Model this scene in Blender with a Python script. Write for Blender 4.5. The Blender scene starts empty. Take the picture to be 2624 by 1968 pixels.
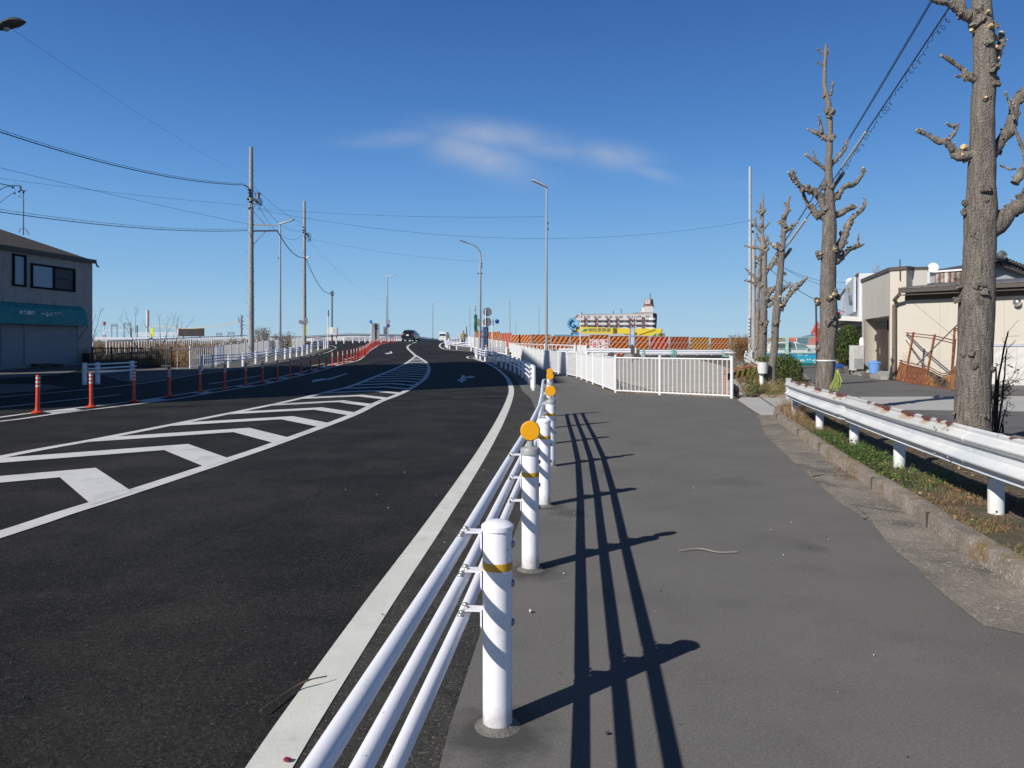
import bpy, bmesh, math, random
from mathutils import Vector, Matrix, noise as mnoise
random.seed(11)
R = math.radians
S = bpy.context.scene
COL = S.collection
F, CX, HY, H = 1900.0, 1312.0, 880.0, 1.487      # focal length, principal column, horizon row of the 2624 px photo; eye height

# ------------------------------------------------------------------ camera, light, exposure
cd = bpy.data.cameras.new("camera"); cam = bpy.data.objects.new("camera", cd); COL.objects.link(cam)
cam.location = (0, 0, H); cam.rotation_euler = (R(90), 0, 0)
cd.sensor_width = 36; cd.lens = F / 2624 * 36; cd.shift_y = -(984 - HY) / 2624
cd.clip_start = .05; cd.clip_end = 20000
S.camera = cam
SUN_EL, SUN_DIR = R(33.0), Vector((-.765, -.644, 0)).normalized()
sd = bpy.data.lights.new("sun", 'SUN'); sd.energy = 5.0; sd.angle = R(.5); sd.color = (1, .955, .88)
sun = bpy.data.objects.new("sun", sd); COL.objects.link(sun)
tow = Vector((SUN_DIR.x * math.cos(SUN_EL), SUN_DIR.y * math.cos(SUN_EL), math.sin(SUN_EL)))
sun.rotation_euler = tow.to_track_quat('Z', 'Y').to_euler(); sun.location = (-20, -20, 40)
W_ = bpy.data.worlds.new("World"); S.world = W_; W_.use_nodes = True
nt = W_.node_tree; nt.nodes.clear()
N, Lk = nt.nodes.new, nt.links.new
out = N("ShaderNodeOutputWorld"); bg = N("ShaderNodeBackground"); bg.inputs[1].default_value = 1.0
sky = N("ShaderNodeTexSky"); sky.sky_type = 'NISHITA'; sky.sun_disc = False
sky.sun_elevation = SUN_EL; sky.sun_rotation = math.atan2(SUN_DIR.x, SUN_DIR.y)
sky.altitude = 0; sky.air_density = 1.1; sky.dust_density = .35; sky.ozone_density = 2.6
# thin wisps of cloud: a few soft ellipses in the direction of view (u = x/y, v = z/y), broken up by noise
tc = N("ShaderNodeTexCoord"); sep = N("ShaderNodeSeparateXYZ"); Lk(tc.outputs["Generated"], sep.inputs[0])
def mt(op, a, b=None, c=None):
    n = N("ShaderNodeMath"); n.operation = op
    for i, v in enumerate((a, b, c)):
        if v is None: continue
        if isinstance(v, (int, float)): n.inputs[i].default_value = v
        else: Lk(v, n.inputs[i])
    return n.outputs[0]
yy = mt('MAXIMUM', sep.outputs[1], .05)
u = mt('DIVIDE', sep.outputs[0], yy); v = mt('DIVIDE', sep.outputs[2], yy)
cmb = N("ShaderNodeCombineXYZ"); Lk(u, cmb.inputs[0]); Lk(mt('MULTIPLY', v, 1.7), cmb.inputs[1])
nz = N("ShaderNodeTexNoise"); Lk(cmb.outputs[0], nz.inputs["Vector"]); nz.inputs["Scale"].default_value = 9; nz.inputs["Detail"].default_value = 9; nz.inputs["Roughness"].default_value = .62; nz.inputs["Distortion"].default_value = .3
tot = None
for (px, py, rx, ry, rot, amp) in ((1040, 355, 120, 26, -.05, .5), (1225, 398, 160, 50, .30, .8), (1270, 348, 175, 36, .12, .9), (1420, 385, 150, 28, .1, .55), (1560, 400, 110, 34, .1, .75), (1665, 440, 90, 18, .28, .45), (960, 365, 110, 18, .0, .25), (1880, 470, 110, 20, .15, .1)):
    cu, cv = (px - CX) / F, (HY - py) / F
    du = mt('SUBTRACT', u, cu); dv = mt('SUBTRACT', v, cv)
    c_, s_ = math.cos(rot), math.sin(rot)
    a = mt('DIVIDE', mt('SUBTRACT', mt('MULTIPLY', du, c_), mt('MULTIPLY', dv, s_)), rx / F)
    b = mt('DIVIDE', mt('ADD', mt('MULTIPLY', du, s_), mt('MULTIPLY', dv, c_)), ry / F)
    d2 = mt('ADD', mt('MULTIPLY', a, a), mt('MULTIPLY', b, b))
    g = mt('MULTIPLY', mt('POWER', 2.718, mt('MULTIPLY', d2, -1.3)), amp)
    tot = g if tot is None else mt('MAXIMUM', tot, g)
nf = mt('MULTIPLY_ADD', nz.outputs[0], 1.7, -.12)
front = mt('GREATER_THAN', sep.outputs[1], .06)
msk = mt('MULTIPLY', mt('MULTIPLY', mt('MULTIPLY', tot, nf), .80), front); 
n_ = N("ShaderNodeClamp"); Lk(msk, n_.inputs[0])
# clear winter sky: the physical sky graded by height above the horizon (deep blue overhead, pale at the horizon)
rmp = N("ShaderNodeValToRGB"); Lk(sep.outputs[2], rmp.inputs[0]); el = rmp.color_ramp; el.interpolation = 'B_SPLINE'
ST = [(0, (.40, .60, .76)), (.03, (.355, .570, .755)), (.09, (.24, .485, .77)), (.20, (.108, .310, .69)), (.30, (.063, .205, .535)), (.42, (.036, .130, .400)), (.50, (.017, .068, .23)), (.62, (.005, .021, .085)), (1, (.002, .008, .04))]
el.elements[0].position = 0; el.elements[0].color = (*ST[0][1], 1); el.elements[1].position = 1; el.elements[1].color = (*ST[-1][1], 1)
for p_, c_ in ST[1:-1]: q_ = el.elements.new(p_); q_.color = (*c_, 1)
gs = N("ShaderNodeMix"); gs.data_type = 'RGBA'; gs.blend_type = 'MULTIPLY'; gs.inputs[0].default_value = 1; Lk(sky.outputs[0], gs.inputs[6]); gs.inputs[7].default_value = (.07, .07, .07, 1)
sm_ = N("ShaderNodeMix"); sm_.data_type = 'RGBA'; sm_.inputs[0].default_value = .90; Lk(gs.outputs[2], sm_.inputs[6]); Lk(rmp.outputs[0], sm_.inputs[7])
mx = N("ShaderNodeMix"); mx.data_type = 'RGBA'; Lk(n_.outputs[0], mx.inputs[0]); Lk(sm_.outputs[2], mx.inputs[6]); mx.inputs[7].default_value = (.44, .50, .61, 1)
Lk(mx.outputs[2], bg.inputs[0]); Lk(bg.outputs[0], out.inputs[0])
S.view_settings.view_transform = 'Standard'; S.view_settings.look = 'None'
S.view_settings.exposure = .06; S.view_settings.gamma = 1

# ------------------------------------------------------------------ ground shape and photo geometry
def smooth(a, b, t):
    t = max(0., min(1., (t - a) / (b - a))); return t * t * (3 - 2 * t)
_zt = [0.0]
for i in range(1, 8001):
    y_ = i * .25
    sl = .0265 * smooth(28, 50, y_) * (1 - smooth(100, 118, y_)) + (.0015 if 118 < y_ < 240 else 0)
    _zt.append(_zt[-1] + sl * .25)
def zl(Y):
    t = max(0, Y) / .25; i = int(t)
    if i >= 8000: return _zt[8000]
    return _zt[i] + (_zt[i + 1] - _zt[i]) * (t - i)
FX = [(-50, 3.2), (22, 3.1), (32, 2.8), (39, 1.64), (57, -.36), (76, -3.9), (110, -7.5), (200, -14), (400, -25), (2000, -60)]
def interp(tab, t):
    if t <= tab[0][0]: return tab[0][1]
    for (a, va), (b, vb) in zip(tab, tab[1:]):
        if t <= b: return va + (vb - va) * (t - a) / (b - a)
    return tab[-1][1]
def gz(x, Y):
    f = interp(FX, Y); return zl(Y) * (1 - smooth(f + .15, f + 1.6, x))
def Wp(px, py, Y): return Vector(((px - CX) / F * Y, Y, H - (py - HY) / F * Y))
def G(px, py):                                   # where the ray through a photo pixel meets the ground
    k, s = (px - CX) / F, (py - HY) / F
    lo, Y = .5, .5
    while Y < 230:
        if H - s * Y - gz(k * Y, Y) < 0: break
        lo = Y; Y += .5
    else: return (k * 112, 112.0)
    hi = Y
    for _ in range(22):
        m = (lo + hi) / 2
        if H - s * m - gz(k * m, m) < 0: hi = m
        else: lo = m
    return (k * lo, lo)
def D(x, y): return G(x * 1.18625, y * 1.18625)
def r3(x, y): return (700 + x / 3.687, 680 + y / 3.687)
def r2(x, y): return (200 + x / 3.16, 740 + y / 3.16)
def r7(x, y): return (x / 3.16, 900 + y / 3.16)
def r4(x, y): return (1100 + x / 5.53, 740 + y / 5.53)
def r5(x, y): return (1400 + x / 3.95, 740 + y / 3.95)
def r6(x, y): return (1840 + x / 5.185, 740 + y / 5.185)
def r6b(x, y): return (780 + x / 7.373, 820 + y / 7.373)
def sh(x, y): return (2100 + x / 3.319, 640 + y / 3.319)
def l3(x, y): return (220 + x / 7.373, 780 + y / 7.373)
def cr(x, y): return (1420 + x / 6.9125, 740 + y / 6.9125)

# ------------------------------------------------------------------ materials
MATS = {}
def mat(name, col, rough=.6, metal=0., var=.12, scale=4., bump=0., bscale=60., c2=None, t2=(.55, .65), s2=8., c3=None, t3=(.6, .7), s3=60., stretch=(1, 1, 1), spec=.5, dist=.02, emit=0, trans=0, detail=6, lowdirt=False, grain=None, stains=None, stain_col=(.05, .05, .05)):
    if name in MATS: return MATS[name]
    m = bpy.data.materials.new(name); m.use_nodes = True; t = m.node_tree; b = t.nodes["Principled BSDF"]
    def nn(k): return t.nodes.new(k)
    co = nn("ShaderNodeTexCoord"); mp = nn("ShaderNodeMapping"); mp.inputs["Scale"].default_value = stretch
    t.links.new(co.outputs["Object"], mp.inputs[0])
    def noi(sc, det=detail):
        n = nn("ShaderNodeTexNoise"); n.inputs["Scale"].default_value = sc; n.inputs["Detail"].default_value = det; n.inputs["Roughness"].default_value = .62
        t.links.new(mp.outputs[0], n.inputs["Vector"]); return n
    def mix(f, a, c):
        x = nn("ShaderNodeMix"); x.data_type = 'RGBA'
        t.links.new(f, x.inputs[0])
        for i, q in ((6, a), (7, c)):
            if isinstance(q, tuple): x.inputs[i].default_value = (*q[:3], 1)
            else: t.links.new(q, x.inputs[i])
        return x.outputs[2]
    def rng(o, a, c):
        r_ = nn("ShaderNodeMapRange"); t.links.new(o, r_.inputs[0]); r_.inputs[1].default_value = a; r_.inputs[2].default_value = c; return r_.outputs[0]
    base = mix(rng(noi(scale).outputs[0], .3, .7), tuple(x * (1 - var) for x in col), tuple(min(1, x * (1 + var)) for x in col))
    if c2: base = mix(rng(noi(s2).outputs[0], *t2), base, c2)
    if c3: base = mix(rng(noi(s3, 2).outputs[0], *t3), base, c3)
    if lowdirt:
        sp_ = nn("ShaderNodeSeparateXYZ"); t.links.new(co.outputs["Object"], sp_.inputs[0]); ma_ = nn("ShaderNodeMath"); ma_.operation = 'MULTIPLY_ADD'; t.links.new(noi(18).outputs[0], ma_.inputs[0]); ma_.inputs[1].default_value = -.22; t.links.new(sp_.outputs[2], ma_.inputs[2])
        md_ = nn("ShaderNodeMapRange"); t.links.new(ma_.outputs[0], md_.inputs[0]); md_.inputs[1].default_value = -.10; md_.inputs[2].default_value = .02; md_.inputs[3].default_value = .75; md_.inputs[4].default_value = 0
        base = mix(md_.outputs[0], base, (.36, .33, .28))
    if grain:
        g_ = nn("ShaderNodeHueSaturation"); gr_ = nn("ShaderNodeMapRange"); t.links.new(noi(grain[0], 3).outputs[0], gr_.inputs[0]); gr_.inputs[1].default_value = .3; gr_.inputs[2].default_value = .7; gr_.inputs[3].default_value = 1 - grain[1]; gr_.inputs[4].default_value = 1 + grain[1]
        t.links.new(gr_.outputs[0], g_.inputs["Value"]); t.links.new(base, g_.inputs["Color"]); base = g_.outputs[0]
    for (sx_, sy_, sr_, sa_) in (stains or ()):
        vd = nn("ShaderNodeVectorMath"); vd.operation = 'DISTANCE'; t.links.new(co.outputs["Object"], vd.inputs[0]); vd.inputs[1].default_value = (sx_, sy_, .015)
        ad = nn("ShaderNodeMath"); ad.operation = 'MULTIPLY_ADD'; t.links.new(noi(7).outputs[0], ad.inputs[0]); ad.inputs[1].default_value = sr_ * 1.5; t.links.new(vd.outputs["Value"], ad.inputs[2])
        r_ = nn("ShaderNodeMapRange"); t.links.new(ad.outputs[0], r_.inputs[0]); r_.inputs[1].default_value = sr_ * 1.25; r_.inputs[2].default_value = sr_ * 1.95; r_.inputs[3].default_value = sa_; r_.inputs[4].default_value = 0
        base = mix(r_.outputs[0], base, stain_col)
    t.links.new(base, b.inputs["Base Color"])
    b.inputs["Roughness"].default_value = rough; b.inputs["Metallic"].default_value = metal; b.inputs["Specular IOR Level"].default_value = spec
    if trans: b.inputs["Transmission Weight"].default_value = trans
    if emit: t.links.new(base, b.inputs["Emission Color"]); b.inputs["Emission Strength"].default_value = emit
    if bump:
        bp = nn("ShaderNodeBump"); bp.inputs["Strength"].default_value = bump; bp.inputs["Distance"].default_value = dist
        t.links.new(noi(bscale).outputs[0], bp.inputs["Height"]); t.links.new(bp.outputs[0], b.inputs["Normal"])
    MATS[name] = m; return m
def stripes(name, c1, c2, axis, period, duty=.5, slant=0., rough=.6, soft=.02, bump=0., dirt=.12):
    """bands across object space: t = axis coordinate + slant * z"""
    if name in MATS: return MATS[name]
    m = bpy.data.materials.new(name); m.use_nodes = True; t = m.node_tree; b = t.nodes["Principled BSDF"]
    nn, ln = t.nodes.new, t.links.new
    co = nn("ShaderNodeTexCoord"); sp = nn("ShaderNodeSeparateXYZ"); ln(co.outputs["Object"], sp.inputs[0])
    def M2(op, a, c):
        n = nn("ShaderNodeMath"); n.operation = op
        for i, q in ((0, a), (1, c)):
            if isinstance(q, (int, float)): n.inputs[i].default_value = q
            else: ln(q, n.inputs[i])
        return n.outputs[0]
    v_ = M2('ADD', sp.outputs[axis], M2('MULTIPLY', sp.outputs[2], slant)) if slant else sp.outputs[axis]
    f = M2('FRACT', M2('DIVIDE', v_, period), 0)
    ed = nn("ShaderNodeMapRange"); ln(f, ed.inputs[0]); ed.inputs[1].default_value = duty - soft; ed.inputs[2].default_value = duty + soft
    n = nn("ShaderNodeTexNoise"); n.inputs["Scale"].default_value = 5; n.inputs["Detail"].default_value = 6; ln(co.outputs["Object"], n.inputs["Vector"])
    x = nn("ShaderNodeMix"); x.data_type = 'RGBA'; ln(ed.outputs[0], x.inputs[0]); x.inputs[6].default_value = (*c1, 1); x.inputs[7].default_value = (*c2, 1)
    h = nn("ShaderNodeHueSaturation"); ln(x.outputs[2], h.inputs["Color"])
    mr = nn("ShaderNodeMapRange"); ln(n.outputs[0], mr.inputs[0]); mr.inputs[1].default_value = .3; mr.inputs[2].default_value = .7; mr.inputs[3].default_value = 1 - dirt * 1.6; mr.inputs[4].default_value = 1 + dirt * .5
    ln(mr.outputs[0], h.inputs["Value"]); ln(h.outputs[0], b.inputs["Base Color"]); b.inputs["Roughness"].default_value = rough
    if bump:
        bp = nn("ShaderNodeBump"); bp.inputs["Strength"].default_value = bump; bp.inputs["Distance"].default_value = .02; ln(ed.outputs[0], bp.inputs["Height"]); ln(bp.outputs[0], b.inputs["Normal"])
    MATS[name] = m; return m
ROAD = mat("road asphalt", (.0175, .0175, .0172), .85, var=.42, scale=.38, bump=.7, bscale=95, dist=.010, c2=(.040, .037, .033), t2=(.44, .74), s2=.9, c3=(.085, .083, .080), t3=(.60, .72), s3=85, spec=.16, grain=(60, .5))
WALK = mat("pavement asphalt", (.152, .147, .139), .9, var=.09, scale=.9, bump=.4, bscale=160, dist=.006, c2=(.125, .119, .113), t2=(.52, .75), s2=1.3, c3=(.25, .24, .23), t3=(.60, .72), s3=150, spec=.15, grain=(85, .16), stains=((-.06, 2.80, .22, .75), (.13, 4.80, .20, .7), (.31, 6.72, .18, .6), (.50, 6.45, .16, .5), (2.15, 5.35, .12, .25), (1.25, 4.2, .10, .12), (2.0, 3.1, .16, .12), (1.0, 8.5, .5, .12), (1.7, 2.1, .35, .12), (2.4, 7.9, .3, .2)), stain_col=(.045, .044, .043))
MARGIN = mat("dusty asphalt edge", (.052, .050, .046), .9, var=.3, scale=1.6, bump=.7, bscale=90, dist=.01, c2=(.03, .029, .028), t2=(.5, .68), s2=3, c3=(.18, .17, .15), t3=(.60, .70), s3=80, spec=.15, grain=(70, .4))
STREET = mat("side street asphalt", (.135, .132, .128), .9, var=.15, scale=.5, bump=.4, bscale=90, c2=(.085, .083, .082), t2=(.5, .7), s2=1.1)
LINE = mat("road paint", (.64, .64, .60), .75, grain=(60, .05), var=.08, scale=3, bump=.3, bscale=140, dist=.004, c2=(.42, .42, .40), t2=(.6, .75), s2=7, c3=(.22, .22, .21), t3=(.70, .76), s3=75, spec=.3)
LINE2 = mat("island paint", (.62, .62, .62), .75, var=.06, scale=1.5, bump=.3, bscale=120, dist=.004, c2=(.40, .41, .42), t2=(.52, .78), s2=2.2, c3=(.25, .25, .25), t3=(.64, .74), s3=45, spec=.3)
CONC = mat("concrete", (.36, .34, .31), .9, var=.14, scale=1.2, bump=.35, bscale=50, c2=(.24, .22, .20), t2=(.52, .7), s2=3)
CONCL = mat("pale concrete", (.44, .43, .41), .9, var=.07, scale=.8, bump=.25, bscale=50, c2=(.36, .35, .33), t2=(.55, .7), s2=2)
GUTTER = mat("gutter concrete", (.235, .205, .17), .92, var=.3, scale=2.2, bump=.8, bscale=60, c2=(.12, .11, .10), t2=(.5, .66), s2=1.6, c3=(.42, .39, .35), t3=(.60, .68), s3=34, grain=(60, .3))
KERB = mat("old kerb", (.235, .20, .165), .92, var=.3, scale=3, bump=.9, bscale=40, c2=(.20, .135, .06), t2=(.5, .64), s2=4.5, c3=(.36, .32, .28), t3=(.6, .68), s3=28, grain=(50, .3))
SOIL = mat("planting soil", (.12, .085, .055), .95, var=.4, scale=6, bump=1., bscale=40, c2=(.075, .08, .035), t2=(.48, .6), s2=2.5, c3=(.28, .17, .09), t3=(.6, .68), s3=30)
EARTH = mat("dry ground", (.17, .135, .09), .95, var=.3, scale=.3, bump=.6, bscale=8, c2=(.11, .10, .06), t2=(.48, .62), s2=.8)
GRAVEL = mat("gravel", (.43, .40, .35), .92, var=.12, scale=1, bump=.35, bscale=26, dist=.012, c2=(.36, .33, .28), t2=(.5, .65), s2=.9, c3=(.24, .21, .18), t3=(.60, .68), s3=22)
WHITE = mat("white enamel", (.86, .85, .90), .34, var=.035, scale=2.2, bump=.04, bscale=30, c2=(.68, .67, .67), t2=(.60, .82), s2=11, c3=(.42, .38, .34), t3=(.705, .74), s3=52, lowdirt=True)
WHITE2 = mat("white paint", (.74, .74, .74), .5, var=.05, scale=4, c2=(.55, .54, .5), t2=(.62, .8), s2=12)
WHITEFAR = mat("weathered white steel", (.70, .71, .76), .5, var=.06, scale=1)
ORANGE = mat("reflector orange", (.80, .36, .008), .28, var=.08, scale=90, bump=.25, bscale=300, dist=.002)
YBAND = mat("amber tape", (.62, .33, .025), .45, var=.05)
GALV = mat("galvanised steel", (.42, .43, .43), .42, .55, var=.1, scale=14, bump=.05)
GREYP = mat("grey painted steel", (.33, .34, .34), .5, .1, var=.06)
BOLT = mat("zinc bolt", (.36, .37, .36), .4, .5, var=.15, scale=60)
REDORANGE = mat("orange rubber", (.60, .058, .020), .45, var=.1, scale=6)
REDPOST = mat("red rubber", (.50, .035, .022), .5, var=.12, scale=6)
BAND = mat("silver band", (.62, .60, .57), .4, var=.1, scale=30)
POLE = mat("concrete pole", (.34, .34, .335), .85, var=.1, scale=2, bump=.15, bscale=40, c2=(.25, .25, .245), t2=(.5, .7), s2=6, stretch=(1, 1, .3))
BLACK = mat("black rubber", (.018, .018, .02), .6, var=.2)
DARK = mat("dark steel", (.035, .032, .033), .5, var=.2)
CABLE = mat("cable sheath", (.02, .021, .026), .6, var=.1)
RUST = mat("rust", (.20, .065, .028), .85, var=.35, scale=7, bump=.4, bscale=50, c2=(.33, .15, .06), t2=(.5, .64), s2=9, c3=(.10, .03, .018), t3=(.56, .66), s3=16)
RUSTP = mat("rusty painted sheet", (.36, .15, .05), .85, var=.3, scale=4, bump=.3, bscale=40, c2=(.20, .06, .025), t2=(.5, .6), s2=3)
GLASS = mat("dark glass", (.02, .027, .035), .08, var=.1, spec=.8)
SIGNW = mat("sign white", (.74, .74, .74), .5, var=.04, scale=3)
RED = mat("sign red", (.60, .03, .04), .5, var=.08)
BLUE = mat("sign blue", (.02, .16, .62), .4, var=.06)

# ------------------------------------------------------------------ mesh helpers
class MB:
    def __init__(s): s.v = []; s.f = []; s.mi = []; s.m = 0
    def add(s, vs, fs):
        o = len(s.v); s.v += [Vector(q) for q in vs]; s.f += [tuple(o + i for i in f) for f in fs]; s.mi += [s.m] * len(fs); return s
    def box(s, c, size, rz=0., M=None):
        x, y, z = (q / 2 for q in size); c = Vector(c)
        A = M or Matrix.Rotation(rz, 3, 'Z')
        vs = [c + A @ Vector((a * x, b * y, d * z)) for d in (-1, 1) for b in (-1, 1) for a in (-1, 1)]
        return s.add(vs, [(0, 2, 3, 1), (4, 5, 7, 6), (0, 1, 5, 4), (2, 6, 7, 3), (0, 4, 6, 2), (1, 3, 7, 5)])
    def bar(s, a, b, w, h=None, up=(0, 0, 1)):
        a, b = Vector(a), Vector(b); d = b - a; L = d.length
        if L < 1e-6: return s
        d /= L; u_ = Vector(up); x = d.cross(u_)
        if x.length < 1e-4: x = Vector((1, 0, 0))
        x.normalize(); z = x.cross(d)
        M = Matrix((x, d, z)).transposed()
        return s.box((a + b) / 2, (w, L, h or w), M=M)
    def tube(s, pts, rs, n=8, cap=True, wob=0., seed=0):
        pts = [Vector(p) for p in pts]
        if not isinstance(rs, (list, tuple)): rs = [rs] * len(pts)
        vs, fs = [], []
        t0 = (pts[1] - pts[0]).normalized()
        ref = Vector((0, 0, 1)) if abs(t0.z) < .9 else Vector((0, 1, 0))
        for i, p in enumerate(pts):
            t = (pts[min(i + 1, len(pts) - 1)] - pts[max(i - 1, 0)]).normalized()
            a = (ref - t * ref.dot(t)).normalized(); b = t.cross(a); ref = a
            for k in range(n):
                an = 2 * math.pi * k / n
                w = 1.
                if wob: w += wob * mnoise.noise(Vector((math.cos(an) * 1.3 + seed, math.sin(an) * 1.3, p.z * 2.2 + p.x * 1.7)) * 1.4) + wob * .6 * mnoise.noise(Vector((math.cos(an) * 3, math.sin(an) * 3 + seed, p.z * 7)))
                vs.append(p + (a * math.cos(an) + b * math.sin(an)) * rs[i] * w)
        for i in range(len(pts) - 1):
            for k in range(n):
                k2 = (k + 1) % n; fs.append((i * n + k, i * n + k2, (i + 1) * n + k2, (i + 1) * n + k))
        if cap: fs.append(tuple(range(n))[::-1]); fs.append(tuple((len(pts) - 1) * n + k for k in range(n)))
        return s.add(vs, fs)
    def cyl(s, a, b, r, r2=None, n=16, cap=True): return s.tube([a, b], [r, r if r2 is None else r2], n, cap)
    def lathe(s, c, prof, n=20, axis=(0, 0, 1)):
        c = Vector(c); q = Vector((0, 0, 1)).rotation_difference(Vector(axis))
        vs, fs = [], []
        for (r, z) in prof:
            for k in range(n): vs.append(c + q @ Vector((max(r, 1e-4) * math.cos(2 * math.pi * k / n), max(r, 1e-4) * math.sin(2 * math.pi * k / n), z)))
        for i in range(len(prof) - 1):
            for k in range(n):
                k2 = (k + 1) % n; fs.append((i * n + k, i * n + k2, (i + 1) * n + k2, (i + 1) * n + k))
        fs.append(tuple(range(n))[::-1]); fs.append(tuple((len(prof) - 1) * n + k for k in range(n)))
        return s.add(vs, fs)
    def prism(s, pts, vec):
        vec = Vector(vec); a = [Vector(p) for p in pts]; n = len(a)
        return s.add(a + [p + vec for p in a], [tuple(range(n)), tuple(range(2 * n - 1, n - 1, -1))] + [(i, i + n, (i + 1) % n + n, (i + 1) % n) for i in range(n)])
    def blob(s, c, r, seed=0, sub=2, amp=.35, sq=(1, 1, 1)):
        bm = bmesh.new(); bmesh.ops.create_icosphere(bm, subdivisions=sub, radius=1)
        vs = []
        for v_ in bm.verts:
            o3 = Vector((seed * 1.37, seed * .7, 0)); q = v_.co * (1 + amp * (mnoise.noise(v_.co * 1.6 + o3) * 1.3 + .5 * mnoise.noise(v_.co * 4.1 + o3))); vs.append(Vector(c) + Vector((q.x * r * sq[0], q.y * r * sq[1], q.z * r * sq[2])))
        fs = [tuple(v_.index for v_ in f.verts) for f in bm.faces]; bm.free(); return s.add(vs, fs)
    def build(s, name, mats, parent=None, smooth_=False, origin=None, bevel=0, angle=40):
        me = bpy.data.meshes.new(name)
        org = Vector(origin) if origin is not None else Vector((0, 0, 0))
        me.from_pydata([q - org for q in s.v], [], s.f)
        if not isinstance(mats, (list, tuple)): mats = [mats]
        for m in mats: me.materials.append(m)
        if len(mats) > 1: me.polygons.foreach_set("material_index", s.mi)
        bm = bmesh.new(); bm.from_mesh(me); bmesh.ops.recalc_face_normals(bm, faces=bm.faces[:]); bm.to_mesh(me); bm.free()
        if smooth_:
            me.polygons.foreach_set("use_smooth", [True] * len(me.polygons))
            try: me.set_sharp_from_angle(angle=R(angle))
            except Exception: pass
        o = bpy.data.objects.new(name, me); COL.objects.link(o); o.location = org
        if parent is not None:
            o.parent = parent
            if parent.get("_w"): o.matrix_parent_inverse = parent["_wm"] if False else Matrix.Translation(-Vector(parent["_w"]))
        if bevel:
            md = o.modifiers.new("bevel", 'BEVEL'); md.width = bevel; md.segments = 2; md.limit_method = 'ANGLE'
        return o
def tag(o, label=None, cat=None, group=None, kind=None):
    if label: o["label"] = label
    if cat: o["category"] = cat
    if group: o["group"] = group
    if kind: o["kind"] = kind
    return o
def thing(name, label, cat, loc=(0, 0, 0), group=None):
    """an Empty at the thing's base; its parts are given in world coordinates"""
    o = bpy.data.objects.new(name, None); COL.objects.link(o); o.location = loc; o.empty_display_size = .2
    o["_w"] = list(loc)
    return tag(o, label, cat, group)
def struct(o): o["kind"] = "structure"; return o
def clone(o, loc, label=None, rz=None, group=None):
    c = o.copy(); COL.objects.link(c); c.location = loc
    if rz is not None: c.rotation_euler.z = rz
    if label: c["label"] = label
    if group: c["group"] = group
    for ch in o.children:
        d = ch.copy(); COL.objects.link(d); d.parent = c
        for g_ in ch.children:
            e = g_.copy(); COL.objects.link(e); e.parent = d
    return c
ORD = "first second third fourth fifth sixth seventh eighth ninth tenth eleventh twelfth thirteenth fourteenth fifteenth sixteenth seventeenth eighteenth nineteenth twentieth".split()
def ordn(i):
    if i <= 20: return ORD[i - 1]
    t = {2: "twenty", 3: "thirty", 4: "forty", 5: "fifty"}[i // 10]
    return (t + "-" + ORD[i % 10 - 1]) if i % 10 else {20: "twentieth", 30: "thirtieth", 40: "fortieth", 50: "fiftieth"}[i]
def text(s_, size, M, mt_, parent, name="lettering", ext=.002, bold=0., center=True):
    cu = bpy.data.curves.new("t", 'FONT'); cu.body = s_; cu.size = size; cu.extrude = ext; cu.offset = bold
    if center: cu.align_x = 'CENTER'; cu.align_y = 'CENTER'
    to = bpy.data.objects.new("t", cu); COL.objects.link(to)
    bpy.context.view_layer.update()
    me = bpy.data.meshes.new_from_object(to.evaluated_get(bpy.context.evaluated_depsgraph_get()))
    bpy.data.objects.remove(to); bpy.data.curves.remove(cu)
    me.transform(M); me.materials.clear(); me.materials.append(mt_)
    o = bpy.data.objects.new(name, me); COL.objects.link(o); o.parent = parent
    if parent.get("_w"): o.matrix_parent_inverse = Matrix.Translation(-Vector(parent["_w"]))
    return o
def face_m(c, n, up=(0, 0, 1), sx=1., sy=1., rot=0.):
    """matrix putting text (x right, y up, z out) at c on a face with outward normal n"""
    n = Vector(n).normalized(); x = Vector(up).cross(n).normalized(); y = n.cross(x)
    m = Matrix((x, y, n)).transposed().to_4x4(); m.translation = Vector(c)
    return m @ Matrix.Rotation(rot, 4, 'Z') @ Matrix.Diagonal((sx, sy, 1, 1))

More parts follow.
